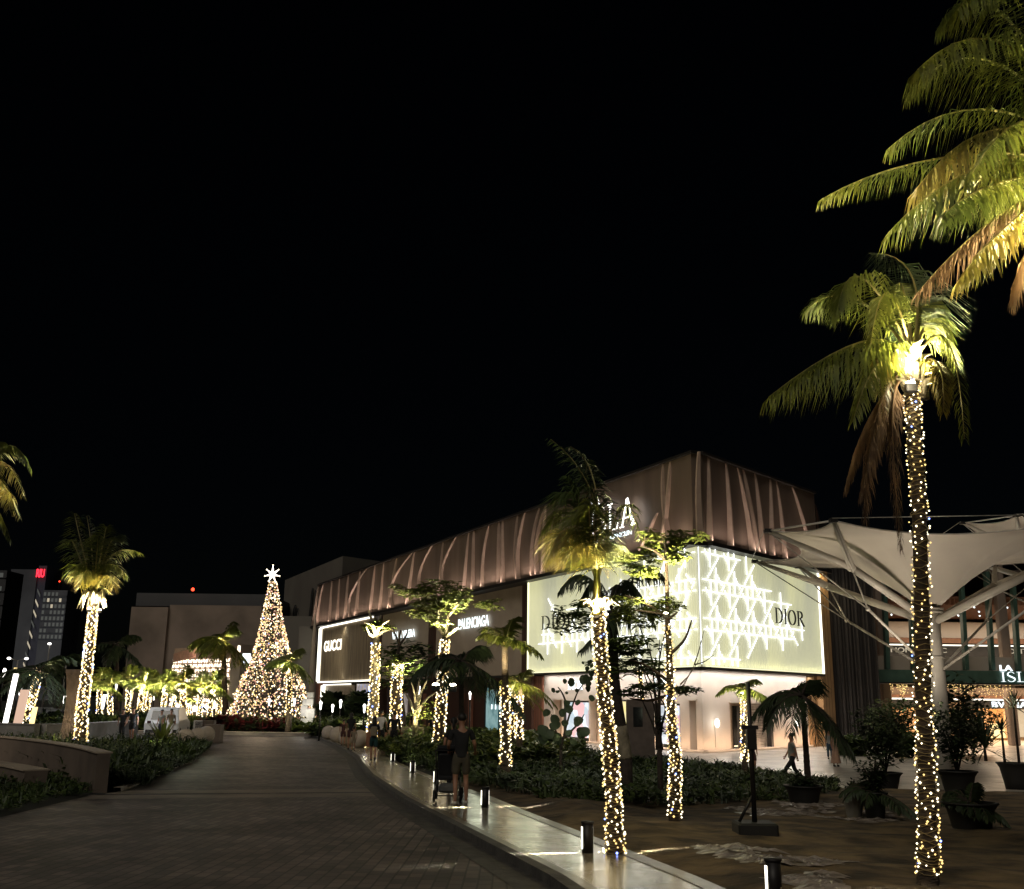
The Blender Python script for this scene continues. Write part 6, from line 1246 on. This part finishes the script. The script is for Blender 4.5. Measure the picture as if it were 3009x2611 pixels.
# stroller
sp_ = pman + Vector((-.28, .62, 0)); T = thing('stroller', sp_, 'black baby stroller with hood pushed along the polished walkway', 'stroller'); V = Vector
mb = MB(); hh = sp_ + V((-.02, -.42, 1.03))
for s_ in (-.24, .24):
    mb.tube([hh + V((s_, 0, 0)), sp_ + V((s_, -.12, .62)), sp_ + V((s_, .38, .16))], .014, M['darkmetal'], 6); mb.tube([sp_ + V((s_, .05, .50)), sp_ + V((s_, -.34, .14))], .014, M['darkmetal'], 6)
mb.tube([hh + V((-.24, 0, 0)), hh + V((.24, 0, 0))], .017, M['black'], 6); mb.tube([sp_ + V((-.24, -.34, .14)), sp_ + V((.24, -.34, .14))], .012, M['darkmetal'], 6); mb.build('frame', T)
mb = MB(); mb.box(sp_ + V((0, .08, .50)), (.44, .42, .08), M['black'], (V((1, 0, 0)), V((0, .97, .2)).normalized(), V((0, -.2, .97)).normalized()), bev=.02); mb.box(sp_ + V((0, -.10, .72)), (.42, .07, .5), M['black'], (V((1, 0, 0)), V((0, .95, .3)).normalized(), V((0, -.3, .95)).normalized()), bev=.02); mb.build('seat', T)
mb = MB(); vs = []; n = 9
for i in range(n + 1):
    a = R(-35 + 150 * i / n); 
    for x in (-.25, -.23, 0, .23, .25): vs.append(sp_ + V((x, -.08 + .30 * math.sin(a) - .02, .72 + (.34 if abs(x) < .24 else .25) * math.cos(a) + .06)))
mb.faces(vs, [(5 * i + j, 5 * i + j + 1, 5 * i + j + 6, 5 * i + j + 5) for i in range(n) for j in range(4)], M['black'], True); mb.build('hood', T)
mb = MB(); mb.box(sp_ + V((0, -.03, .27)), (.40, .46, .18), mat('stroller_basket', (.09, .09, .085), .8), bev=.05); mb.build('basket', T)
for x, y in ((-.27, .36), (.27, .36), (-.27, -.34), (.27, -.34)):
    mb = MB(); c = sp_ + V((x, y, .13)); ring = [c + V((0, math.cos(a) * .11, math.sin(a) * .11)) for a in [i * math.pi / 8 for i in range(17)]]; mb.tube(ring, .022, M['tyre'], 6, cap=False)
    wo = mb.build('wheel', T); mb = MB(); mb.tube([c - V((.012, 0, 0)), c + V((.012, 0, 0))], .07, M['chrome'], 10); mb.build('hub', wo)

# ================================================================== CONICAL LIGHT TREE
XT = D(547, 1450, 85); xt = thing('light_tree', (XT.x, 85, -1.0), 'giant conical holiday tree made of golden and rose lights topped by a glowing star', 'christmas tree')
topz = D(550, 1172, 85).z; random.seed(77); prof = [(0, 3.7), (.05, 3.2), (.12, 2.75), (.25, 2.3), (.36, 1.85), (.45, 1.35), (.55, 1.15), (.68, .85), (.81, .62), (1, .26)]; z0 = -.4; axx = lambda q: XT.x + (D(550, 1172, 85).x - XT.x) * q
mb = MB(); k = S * 85 / 3112
for i in range(3000):
    q = 1 - (1 - rnd()) ** .62 if rnd() < .75 else rnd(); q = min(q, .995); a = ru(0, 2 * math.pi); rr = interp(prof, q) * 1.1 * (1 + .10 * noise.noise((math.cos(a) * 3, math.sin(a) * 3, q * 9))) * ru(.93, 1.06)
    u = rnd(); m = M['E_bulbr'] if u < .27 else (M['E_bulbw'] if u < .5 else (M['E_bulbb'] if u > .994 else (M['E_gold'] if u < .9 else M['E_bulb']))); mb.octa((axx(q) + rr * math.cos(a), 85 + rr * math.sin(a), z0 + (topz - z0) * q), ru(.035, .075), m)
mb.build('bulb', xt, kind='stuff')
mb = MB()
for i in range(70):
    a = 2 * math.pi * i / 70; mb.tube([(axx(q / 8) + interp(prof, q / 8) * .95 * math.cos(a), 85 + interp(prof, q / 8) * .95 * math.sin(a), z0 + (topz - z0) * q / 8 + (.0 if i % 2 else .1)) for q in range(9)], .012, M['dark'], 4)
mb.build('wire', xt); mb = MB(); mb.tube([(XT.x, 85, -1.2), (axx(1), 85, topz)], [.3, .08], M['darkmetal'], 8)
for q in (.03, .2, .4, .6, .8): c = V((axx(q), 85, z0 + (topz - z0) * q)); r_ = interp(prof, q) * .9; mb.tube([c + V((r_ * math.cos(i * .3927), r_ * math.sin(i * .3927), 0)) for i in range(17)], .04, M['darkmetal'], 5)
mb.build('frame', xt)
mb = MB(); c = V((axx(1), 84.8, topz + .55)); pts = []
for i in range(14):
    a = R(90 + i * 360 / 14); r_ = .62 if i % 2 == 0 else .20; r_ = .75 if i == 0 else r_; pts.append((math.cos(a) * r_, math.sin(a) * r_))
mb.prism(pts, (1, 0, 0), (0, 0, 1), c, .12, M['E_star']); 
for x, z in pts: mb.octa(c + V((x, -.1, z)), .07, M['E_bulbw'])
mb.build('star', xt)
for q, e in ((.05, 90), (.2, 70), (.45, 40), (.8, 18)): light('POINT', 'tree_glow', (axx(q), 85 - interp(prof, q) - 1.2, z0 + (topz - z0) * q + .6), e, (1, .74, .48), shadow_soft_size=.8)

# ================================================================== SIGNS AND STREET FURNITURE
def slab(name, label, cat, x0, y0, x1, y1, Y, m, th=.3, cap=None, group=None):
    a, b = D(x0, y1, Y), D(x1, y1, Y); t = D(x0, y0, Y); c = (a + b) / 2; h = t.z - a.z; T = thing(name, (c.x, Y, a.z), label, cat, group); mb = MB(); mb.box((c.x, Y, a.z + h / 2), (b.x - a.x, th, h), m, bev=.02); mb.build('panel', T); return T, V((a.x, Y - th / 2, a.z)), b.x - a.x, h
T, o, w_, h_ = slab('valet_banner', 'white banner reading guest valet beside the brown desk', 'banner', 388, 1452, 406, 1488, 64, M['white'], .06)
mb = MB(); textmesh(mb, 'GUEST', M['navy'], o + V((.12, -.03, h_ * .72)), (1, 0, 0), ZZ, w_ * .8, .22, .03); textmesh(mb, 'VALET', M['navy'], o + V((.12, -.03, h_ * .48)), (1, 0, 0), ZZ, w_ * .8, .22, .03); mb.build('lettering', T)
T, o, w_, h_ = slab('valet_desk', 'brown valet desk between the banner and the grey block', 'desk', 404, 1452, 431, 1490, 64.6, mat('desk_wood', (.12, .085, .065), .6), .6)
mb = MB(); textmesh(mb, 'VALET', M['black'], o + V((.3, -.02, h_ * .5)), (1, 0, 0), ZZ, w_ * .6, .22, .02); mb.build('lettering', T)
slab('stone_block', 'plain grey-beige block at the corner by the stone spheres', 'block', 413, 1460, 446, 1497, 63.5, M['sandwall'], .8)
q = gp(818, 1508, .13); T = thing('taxi_sign', q, 'low beige sign block reading taxi behind the man in the suit', 'sign'); mb = MB(); mb.box(q + V((0, 0, .55)), (1.9, .3, 1.1), mat('taxi_board', (.30, .24, .15), .7), bev=.03); mb.build('panel', T); mb = MB(); textmesh(mb, 'TAXI', M['black'], q + V((-.1, -.16, .28)), (1, 0, 0), ZZ, .9, .26, .03, .02, 1.4); mb.build('lettering', T)
light('POINT', 'garden_fill_light', q + V((.5, -1.5, .9)), 6, (1, .85, .55), shadow_soft_size=.1)
T = thing('barrier', gp(775, 1512, .13), 'low brown crowd barrier beyond the walkers', 'barrier'); q = gp(775, 1512, .13); mb = MB()
for x in (-.9, -.3, .3, .9): mb.box(q + V((x, 1.5, .45)), (.5, .05, .75), M['copper']); mb.tube([q + V((x, 1.5, 0)), q + V((x, 1.5, .85))], .03, M['darkmetal'], 6)
mb.build('panel', T)
# white stacked pylon
T = thing('wayfinding_pylon', D(618, 1470, 78), 'white stacked-block pylon at the road end right of the light tree', 'pylon'); mb = MB(); P = D(618, 1475, 78); wp = mat('pylon_white', (.75, .73, .70), .5)
for x, z, a, b in ((0, -.6, .95, 1.3), (0, 0.5, .9, .9), (.25, 1.3, .6, .7), (-.25, 1.45, .5, .8), (0, 2.1, .8, .5), (.15, 2.6, .5, .4)): mb.box(P + V((x, 0, z)), (a, .35, b), wp, bev=.03)
mb.build('block', T); light('POINT', 'garden_fill_light', P + V((0, -1.3, 1.6)), 12, (1, .95, .88), shadow_soft_size=.1)
# torch-like path lights and lamp posts
def torch(label, x, yt, yb, Y, big=1., warm=False, group='slim lamp posts'):
    a, t = D(x, yb, Y), D(x, yt, Y); a = V((t.x, Y, gz(t.x, Y))); T = thing('lamp_post', a, label, 'lamp post', group); mb = MB(); mb.tube([a, t], [.05 * big, .035 * big], M['darkmetal'], 8); mb.build('pole', T); mb = MB(); mb.lathe(t, [(.03 * big, -.40 * big), (.06 * big, -.08), (.085 * big, .04), (.04 * big, .12 * big)], M['E_white'], 10); mb.build('lamp_head', T)
for i, (x, yt, yb, Y, bg_, l) in enumerate(((647, 1418, 1495, 68, 1.2, 'slim lamp post by the pale spheres left of the couple'), (671, 1424, 1490, 72, 1.2, 'slim lamp post above the couple'), (687, 1415, 1480, 80, 1.4, 'slim lamp post left of the bare pale tree'), (735, 1424, 1490, 66, 1.2, 'slim lamp post by the trunk behind the woman with the backpack'), (845, 1388, 1490, 60, 1.2, 'slim lamp post among trees near the taxi sign'), (594, 1412, 1470, 80, 1.3, 'slim lamp post just left of the white pylon'), (617, 1415, 1455, 82, 1.2, 'short lamp on top of the white pylon'), (543, 1412, 1465, 79, 1.2, 'slim lamp post in front of the light tree'), (433, 1418, 1450, 90, 1.3, 'thin lamp near the patterned facade'), (408, 1408, 1450, 96, 1.4, 'thin lamp behind the valet desk'), (948, 1398, 1450, 62, 1., 'small lamp by the dark shop doors'), (311, 1400, 1440, 100, 1.6, 'far lamp between the lit palms'), (9, 1353, 1475, 90, 2., 'far lamp post at the left edge'), (42, 1385, 1440, 90, 2.2, 'far globe lamp above the pink pillar'), (130, 1405, 1445, 80, 1.5, 'far lamp left of the louvred screen'), (235, 1380, 1440, 110, 1.8, 'far white lamp between the left palms'), (268, 1378, 1440, 110, 1.8, 'far white lamp by the beige wall'))): torch(l, x, yt, yb, Y, bg_)
# street lights with arms (far left)
for x, yt, Y, l, hs in ((36, 1332, 120, 'far twin-headed street light at left', (-1, 1)), (134, 1332, 110, 'far street light above the louvred screen', (-.3, .8)), (0, 1360, 130, 'far street light cut by the left edge', (1,)), (100, 1302, 130, 'highest far street light above the left palm crowns', (0,))):
    t = D(x, yt, Y); T = thing('street_light', (t.x, Y, -1), l, 'street light', 'street lights'); mb = MB(); mb.tube([(t.x, Y, -1), t], [.12, .08], M['concrete'], 8)
    for h in hs: mb.tube([t, t + V((h * .9, 0, .25))], .05, M['concrete'], 6)
    mb.build('pole', T)
    for h in hs: mb = MB(); mb.ball(t + V((h * 1.0, -.1, .25)), .24, M['E_white'], 8, 6, (1, .6, .6)); mb.build('lamp_head', T)
# glowing pillars at far left; the white post's brightness is added as emission
for x0, x1, yt, yb, Y, m, l in ((28, 42, 1390, 1482, 62, M['E_pillar'], 'glowing pink pillar at far left'), (12, 18, 1358, 1460, 64, M['E_white'], 'tall white post near the left edge, made to glow'), (60, 66, 1425, 1475, 66, M['gold'], 'short golden lit pillar by the leaning palm'), (23, 27, 1346, 1385, 95, M['gold'], 'far yellow lit column at left'), (205, 209, 1400, 1430, 95, M['E_white'], 'white lit panel beside a far lit palm'), (262, 266, 1388, 1412, 95, M['gold'], 'thin gold lit column between far palms')):
    a, b, t = D(x0, yb, Y), D(x1, yb, Y), D((x0 + x1) / 2, yt, Y); T = thing('light_pillar', (a.x, Y, a.z), l, 'lit pillar'); mb = MB(); w2 = b.x - a.x; mb.box(((a.x + b.x) / 2, Y, (a.z + t.z) / 2), (w2, .3, t.z - a.z), m, (V((1, 0, 0)), V((0, 1, 0)), V((.10, 0, 1)).normalized())); mb.build('glowing_body', T); mb = MB(); zg = gz(a.x, Y); mb.box(((a.x + b.x) / 2, Y, (a.z + .01 + zg) / 2), (w2 + .3, .5, max(.2, a.z + .02 - zg)), M['concrete']); mb.build('base', T)
# curved louvred screen
T = thing('louvred_screen', D(140, 1480, 58), 'tall brown sculptural screen of curved fins behind the upright left palm', 'sculpture'); a, b, t = D(118, 1478, 58), D(160, 1478, 58), D(128, 1357, 58); mb = MB(); H_ = t.z - a.z + .6; W_ = b.x - a.x; bm_ = mat('screen_bronze', (.30, .21, .14), .6)
for i in range(13):
    x = i / 12; P = []
    for j in range(11):
        q = j / 10; bend = .35 * math.sin(math.pi * q) * (1 - x) + .3 * (1 - q) ** 2 * x; P.append(V((a.x + W_ * (x * .9 + .12 * q) + bend * .4 - .1, 58 + .3 * math.sin(3 * q + x), a.z - 1.0 + (H_ + .6) * q)))
    mb.tube(P, .032, bm_, 5)
for z in (.12, .98): mb.box((a.x + W_ * .5 + .1, 58.2, a.z - 1.0 + (H_ + .6) * z), (W_ + .3, .15, .2), bm_)
mb.build('fin', T); light('SPOT', 'garden_fill_light', (a.x + 1, 55.5, -.4), 60, (1, .85, .6), (0, 1, .5), spot_size=R(90), spot_blend=1, shadow_soft_size=.2)  # spot is an added fill that brightens the fins
# ================================================================== VEHICLES
def car(label, P, heading, paint, L=4.6, Wd=1.9, H=1.75, group='parked vehicles', tail=False):
    P = V(P); T = thing('parked_car', P, label, 'car', group); Mx = Matrix.Translation(P) @ Matrix.Rotation(R(heading), 4, 'Z'); X = Mx.to_3x3() @ V((1, 0, 0)); Y = Mx.to_3x3() @ V((0, 1, 0)); h = H / 1.75
    prof_ = [(-L / 2, .35), (-L / 2, .85 * h), (-L / 2 + .15, 1.0 * h), (-L / 2 + .45, 1.62 * h), (-L / 2 + .9, 1.74 * h), (.5, 1.75 * h), (1.25, 1.08 * h), (L / 2 - .15, .92 * h), (L / 2, .7 * h), (L / 2, .35)]
    mb = MB(); cross = [(-1, 0), (1, 0)]; vs = []; secs = [(-.5, .06), (-.46, 0), (.46, 0), (.5, .06)]
    for s_, inset in secs:
        for y, z in prof_: 
            f = 1 - (.12 if z > 1.1 * h else 0); vs.append(Mx @ V((s_ * Wd * f, y * (1 - inset * .3), z - inset * .4)))
    n = len(prof_); fs = [(r * n + i, r * n + (i + 1) % n, (r + 1) * n + (i + 1) % n, (r + 1) * n + i) for r in range(3) for i in range(n)] + [tuple(range(n)), tuple(range(4 * n - 1, 3 * n - 1, -1))]
    mb.faces(vs, fs, paint); mb.build('body', T)
    mb = MB(); mb.face([Mx @ V(p) for p in ((-.72, -L / 2 + .17, 1.06 * h), (.72, -L / 2 + .17, 1.06 * h), (.66, -L / 2 + .40, 1.56 * h), (-.66, -L / 2 + .40, 1.56 * h))], M['glass']); mb.build('rear_window', T)
    mb = MB(); mb.face([Mx @ V(p) for p in ((-.72, 1.27, 1.10 * h), (.72, 1.27, 1.10 * h), (.64, .56, 1.70 * h), (-.64, .56, 1.70 * h))], M['glass']); mb.build('windscreen', T)
    for s_ in (-1, 1):
        mb = MB(); x = s_ * (Wd * .5 * .88 + .035); mb.face([Mx @ V(p) for p in ((x * 1.03, -1.7, 1.08 * h), (x * 1.03, 1.05, 1.08 * h), (x * .98, .45, 1.62 * h), (x * .98, -1.5, 1.62 * h))], M['glass']); mb.build('side_window', T)
        for y in (-L / 2 + .85, L / 2 - .85):
            mb = MB(); c = Mx @ V((s_ * (Wd / 2 - .1), y, .33)); mb.tube([c - X * .11, c + X * .11], .33, M['tyre'], 18); wo = mb.build('wheel', T); mb = MB(); mb.tube([c - X * .118, c + X * .118], .2, M['chrome'], 12); mb.build('rim', wo)
        mb = MB(); mb.box(Mx @ V((s_ * .78, -L / 2 - .005, .92 * h)), (.24, .05, .16), M['E_redlamp'] if tail else M['redcloth'], (X, Y, ZZ)); mb.build('tail_light', T)
        mb = MB(); mb.box(Mx @ V((s_ * .74, L / 2 - .03, .76 * h)), (.34, .08, .14), M['glass'], (X, Y, ZZ)); mb.build('headlight', T)
    mb = MB(); mb.box(Mx @ V((0, -L / 2 - .004, .72)), (.5, .03, .14), M['white'], (X, Y, ZZ)); mb.build('number_plate', T); mb = MB(); mb.box(Mx @ V((0, -L / 2 - .01, .45)), (Wd * .9, .1, .2), M['darkmetal'], (X, Y, ZZ)); mb.build('bumper', T); return T
car('white car parked between the dark pair and the men in white', gp(310, 1489) + V((0, 2.6, 0)), 8, M['carwhite'], 4.8, 2.15, 1.95)
light('POINT', 'car_glow', gp(303, 1492) + V((0, -1.5, 1.4)), 14, (.9, .95, 1), shadow_soft_size=.3)
car('silver car with red tail lamps at far left behind the leaning palm', V((D(115, 1466, 84).x, 84, gz(-30, 84))), 20, M['cargrey'], 4.5, 1.9, 1.6, tail=True); light('POINT', 'car_glow', D(118, 1450, 80), 16, (1, .9, .85), shadow_soft_size=.3)
car('dark car parked far left behind the pink pillar', V((D(70, 1450, 100).x, 100, gz(-40, 100))), 60, M['cargrey'], 4.5, 1.9, 1.5)

# ================================================================== FAR BUILDINGS
def hx(x, y, Y): return D(x, y, Y)
# store with script sign behind the main mall
pb = thing('department_store', (-25, 140, -1.2), 'dim grey windowless store block with dark script lettering behind the mall', 'building'); mb = MB()
c0 = V((-22.9, 140, 0)); l0 = c0 + UA * 34 ; 
def vwall(mb, a, b, z0, z1, m): mb.face([(a.x, a.y, z0), (b.x, b.y, z0), (b.x, b.y, z1), (a.x, a.y, z1)], m)
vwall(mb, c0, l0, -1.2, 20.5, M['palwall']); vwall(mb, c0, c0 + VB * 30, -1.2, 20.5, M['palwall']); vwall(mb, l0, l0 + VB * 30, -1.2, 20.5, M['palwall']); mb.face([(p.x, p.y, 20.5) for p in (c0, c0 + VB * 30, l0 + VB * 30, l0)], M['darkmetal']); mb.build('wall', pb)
mb = MB(); random.seed(4); so_ = c0 + UA * 27 + NA * .3; Xs = -UA     # flowing script lettering
def script(mb, o, X, pts, w0): mb.tube(fine([o + X * a + ZZ * b for a, b in pts], 26), [w0 * (.6 + .5 * abs(math.sin(i * .9))) for i in range(27)], M['dark'], 5)
script(mb, so_, Xs, [(0, 8.5), (.6, 10), (1.5, 14), (2.6, 15.6), (2.2, 13.0), (1.4, 11.5), (2.5, 12.4), (4.2, 15)], .16); script(mb, so_, Xs, [(3.0, 9), (3.3, 13), (4, 11.5), (4.6, 12.2), (4.2, 10.8), (5.2, 11.8), (5.6, 11)], .15)
for k_ in range(5): x = 5.4 + k_ * 1.25; script(mb, so_, Xs, [(x, 11.2), (x + .5, 12.5), (x + .9, 12.2), (x + .4, 11.2), (x + .8, 11.0), (x + 1.1, 12.3), (x + 1.0, 11.2), (x + 1.4, 11.4)], .14)
script(mb, so_, Xs, [(11.5, 11.5), (12.4, 16), (12.8, 17.2), (12.6, 14), (12.5, 11.4), (13.4, 12.8), (14, 11.6)], .15); script(mb, so_, Xs, [(13.6, 12.3), (15.0, 12.6), (14.6, 17), (14.8, 12), (15.6, 12.8), (16.4, 12.0), (18, 12.5)], .15)
mb.build('sign_lettering', pb)
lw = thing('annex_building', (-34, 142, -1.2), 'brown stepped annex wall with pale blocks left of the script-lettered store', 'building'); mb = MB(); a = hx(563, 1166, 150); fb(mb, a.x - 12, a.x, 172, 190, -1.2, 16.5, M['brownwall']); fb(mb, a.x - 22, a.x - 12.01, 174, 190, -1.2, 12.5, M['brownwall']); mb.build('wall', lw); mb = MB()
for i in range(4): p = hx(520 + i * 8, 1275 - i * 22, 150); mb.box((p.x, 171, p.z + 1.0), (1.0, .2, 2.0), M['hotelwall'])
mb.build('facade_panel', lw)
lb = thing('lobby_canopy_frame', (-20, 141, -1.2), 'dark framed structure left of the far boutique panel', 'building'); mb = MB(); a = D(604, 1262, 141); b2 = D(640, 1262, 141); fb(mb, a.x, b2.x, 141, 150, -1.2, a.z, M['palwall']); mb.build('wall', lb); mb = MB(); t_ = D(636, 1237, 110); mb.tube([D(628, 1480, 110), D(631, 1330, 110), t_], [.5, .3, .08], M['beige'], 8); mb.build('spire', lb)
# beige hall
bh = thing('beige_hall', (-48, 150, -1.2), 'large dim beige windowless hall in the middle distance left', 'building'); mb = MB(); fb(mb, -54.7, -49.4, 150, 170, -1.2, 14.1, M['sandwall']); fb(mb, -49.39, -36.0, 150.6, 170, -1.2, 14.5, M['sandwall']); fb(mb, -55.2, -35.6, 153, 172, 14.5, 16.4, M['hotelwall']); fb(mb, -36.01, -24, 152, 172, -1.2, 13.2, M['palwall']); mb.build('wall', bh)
mb = MB(); mb.ball((-47, 153, 17), .25, M['E_redlamp'], 8, 5); mb.build('warning_lamp', bh)
# patterned glowing facade
lv = thing('lattice_boutique', (-36, 120, -1.2), 'boutique wrapped in a glowing lattice of four-petal flowers', 'building'); mb = MB(); fa, fbv = V((-40.9, 128, 0)), V((-30.8, 119, 0)); fc = fbv + V((3.2, 8, 0)); zt = 7.3
vwall(mb, fa, fbv, -1.2, zt, mat('lattice_backing', (.30, .20, .13), .7)); vwall(mb, fbv, fc, -1.2, zt + .2, M['sandwall']); mb.build('wall', lv)
mb = MB(); dx = (fbv - fa); Lf = dx.length; dx.normalize(); nn = dx.cross(ZZ); o = fa + nn * .15; st = 1.12; mb2 = MB()
for i in range(int(Lf / st)):
    for j in range(int((zt - .6) / st)):
        c = o + dx * (st * (i + .5)) + ZZ * (.4 + st * (j + .5)); tgt = mb
        for s_ in range(4):
            a = R(45 + 90 * s_); d_ = dx * math.cos(a) + ZZ * math.sin(a); p_ = dx * -math.sin(a) + ZZ * math.cos(a); tgt.faces([c + d_ * .10, c + d_ * .36 + p_ * .20, c + d_ * .72, c + d_ * .36 - p_ * .20], [(0, 1, 2, 3)], M['E_lv'])
        a_ = .12; tgt.faces([c + nn * .01 + dx * -a_, c + nn * .01 + ZZ * -a_, c + nn * .01 + dx * a_, c + nn * .01 + ZZ * a_], [(0, 1, 2, 3)], M['brownmetal'])
mb.build('flower_lattice', lv)
mb = MB(); mb.box((fbv.x + .1, fbv.y - .1, 3), (.25, .25, 8.6), M['E_lv']); mb.build('corner_light', lv)
mb = MB()
for x, w2 in ((-39.0, 1.8), (-35.4, 2.4)): mb.box((x, fa.y - (x - fa.x) * .9 - .4, .3), (w2, .1, .7), M['E_white'])
mb.build('lit_doorway', lv)
aw = thing('awning', D(352, 1318, 118), 'pinkish lit awning edge left of the patterned glowing facade', 'awning'); mb = MB(); a, b2 = D(350, 1318, 120), D(396, 1304, 113); mb.face([a, b2, b2 - ZZ * 1.1, a - ZZ * 1.0], mat('awning_pink', (.5, .28, .2), .7)); mb.face([a, b2, b2 + V((0, 3, 0)), a + V((0, 3, 0))], M['copper']); mb.build('canopy_edge', aw); light('POINT', 'awning_light', D(372, 1325, 112), 60, (1, .7, .55), shadow_soft_size=.3)
mb = MB(); p = D(497, 1327, 100); sg_ = thing('lit_sign', p, 'small cool-white lit sign between the lattice boutique and the light tree', 'sign'); mb.box(p, (.75, .1, .9), M['E_cool']); mb.build('panel', sg_); mb = MB(); mb.tube([(p.x, p.y + .1, -1), p], .07, M['darkmetal'], 6); mb.build('pole', sg_)
bwl = thing('beige_pier', (-28, 112, -1.2), 'plain beige wall pier left of the conical light tree', 'building'); mb = MB(); a, b2 = D(468, 1300, 112), D(487, 1300, 112); fb(mb, a.x, b2.x, 112, 118, -1.2, D(470, 1318, 112).z, M['beige']); mb.build('wall', bwl)
# hotels
def hotel(label, x0, x1, Y, dep, zt, rows, cols_, m=M['hotelwall'], lit=.12, wz=2.9, z0=8, seed=0, gap=.55):
    random.seed(seed); T = thing('hotel_building', ((x0 + x1) / 2, Y, -1.2), label, 'building', 'hotel towers'); mb = MB(); fb(mb, x0, x1, Y, Y + dep, -1.2, zt, m); mb.build('wall', T); W2 = (x1 - x0) / cols_
    mb = MB()
    for r in range(rows): z = zt - 1.6 - r * wz; fb(mb, x0, x1, Y - .5, Y - .02, z - 1.45, z - 1.2, m)
    mb.build('balcony_slab', T)
    for r in range(rows):
        z = zt - 1.6 - r * wz
        for c in range(cols_):
            if rnd() < .12: continue
            mb = MB(); fb(mb, x0 + W2 * (c + .15), x0 + W2 * (c + .15 + gap), Y - .12, Y - .04, z - 1.1, z + .6, M['E_winbr'] if rnd() < lit else M['E_win']); mb.build('window', T)
    return T
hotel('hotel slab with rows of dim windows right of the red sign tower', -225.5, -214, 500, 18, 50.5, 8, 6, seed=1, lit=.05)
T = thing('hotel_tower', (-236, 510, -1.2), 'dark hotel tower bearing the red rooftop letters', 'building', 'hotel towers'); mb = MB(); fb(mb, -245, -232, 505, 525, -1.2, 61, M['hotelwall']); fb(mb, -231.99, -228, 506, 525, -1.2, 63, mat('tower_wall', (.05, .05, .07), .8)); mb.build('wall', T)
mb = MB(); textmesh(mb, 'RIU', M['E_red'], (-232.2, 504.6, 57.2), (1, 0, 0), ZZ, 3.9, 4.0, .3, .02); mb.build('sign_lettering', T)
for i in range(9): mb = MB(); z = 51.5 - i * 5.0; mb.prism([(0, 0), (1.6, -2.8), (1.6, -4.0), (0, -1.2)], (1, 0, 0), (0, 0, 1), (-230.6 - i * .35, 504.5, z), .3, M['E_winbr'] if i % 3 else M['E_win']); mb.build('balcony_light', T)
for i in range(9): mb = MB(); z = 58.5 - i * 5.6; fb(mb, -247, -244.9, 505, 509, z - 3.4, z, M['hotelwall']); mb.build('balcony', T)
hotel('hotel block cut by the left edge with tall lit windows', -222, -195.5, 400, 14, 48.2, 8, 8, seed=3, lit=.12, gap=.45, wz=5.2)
mb = MB(); p = D(120, 1172, 495); hl = thing('warning_beacon', (p.x, p.y, p.z), 'tiny red beacon above the hotel roof', 'beacon'); mb.ball(p, .35, M['E_redlamp'], 8, 5); mb.build('lamp', hl); mb = MB(); mb.tube([p - ZZ * 4, p], .1, M['darkmetal'], 6); mb.build('mast', hl)
light('SUN', 'unused', (0, 0, 0), 0.0, (1, 1, 1)) if False else None
light('AREA', 'hotel_wash', (-215, 440, 15), 2500, (.9, .95, 1), (0, 1, .1), size=20)
light('AREA', 'hall_wash', (-46, 140, 2), 700, (1, .85, .66), (0, 1, .35), size=12)
light('AREA', 'store_wash', (-42, 125, 1), 420, (1, .9, .75), (.55, .7, .35), size=10)
# overhead glow on the road end and plaza from the street lamps
light('AREA', 'valet_area_light', (-26, 68, 6), 120, (.95, .96, 1), (0, 0, -1), size=5)
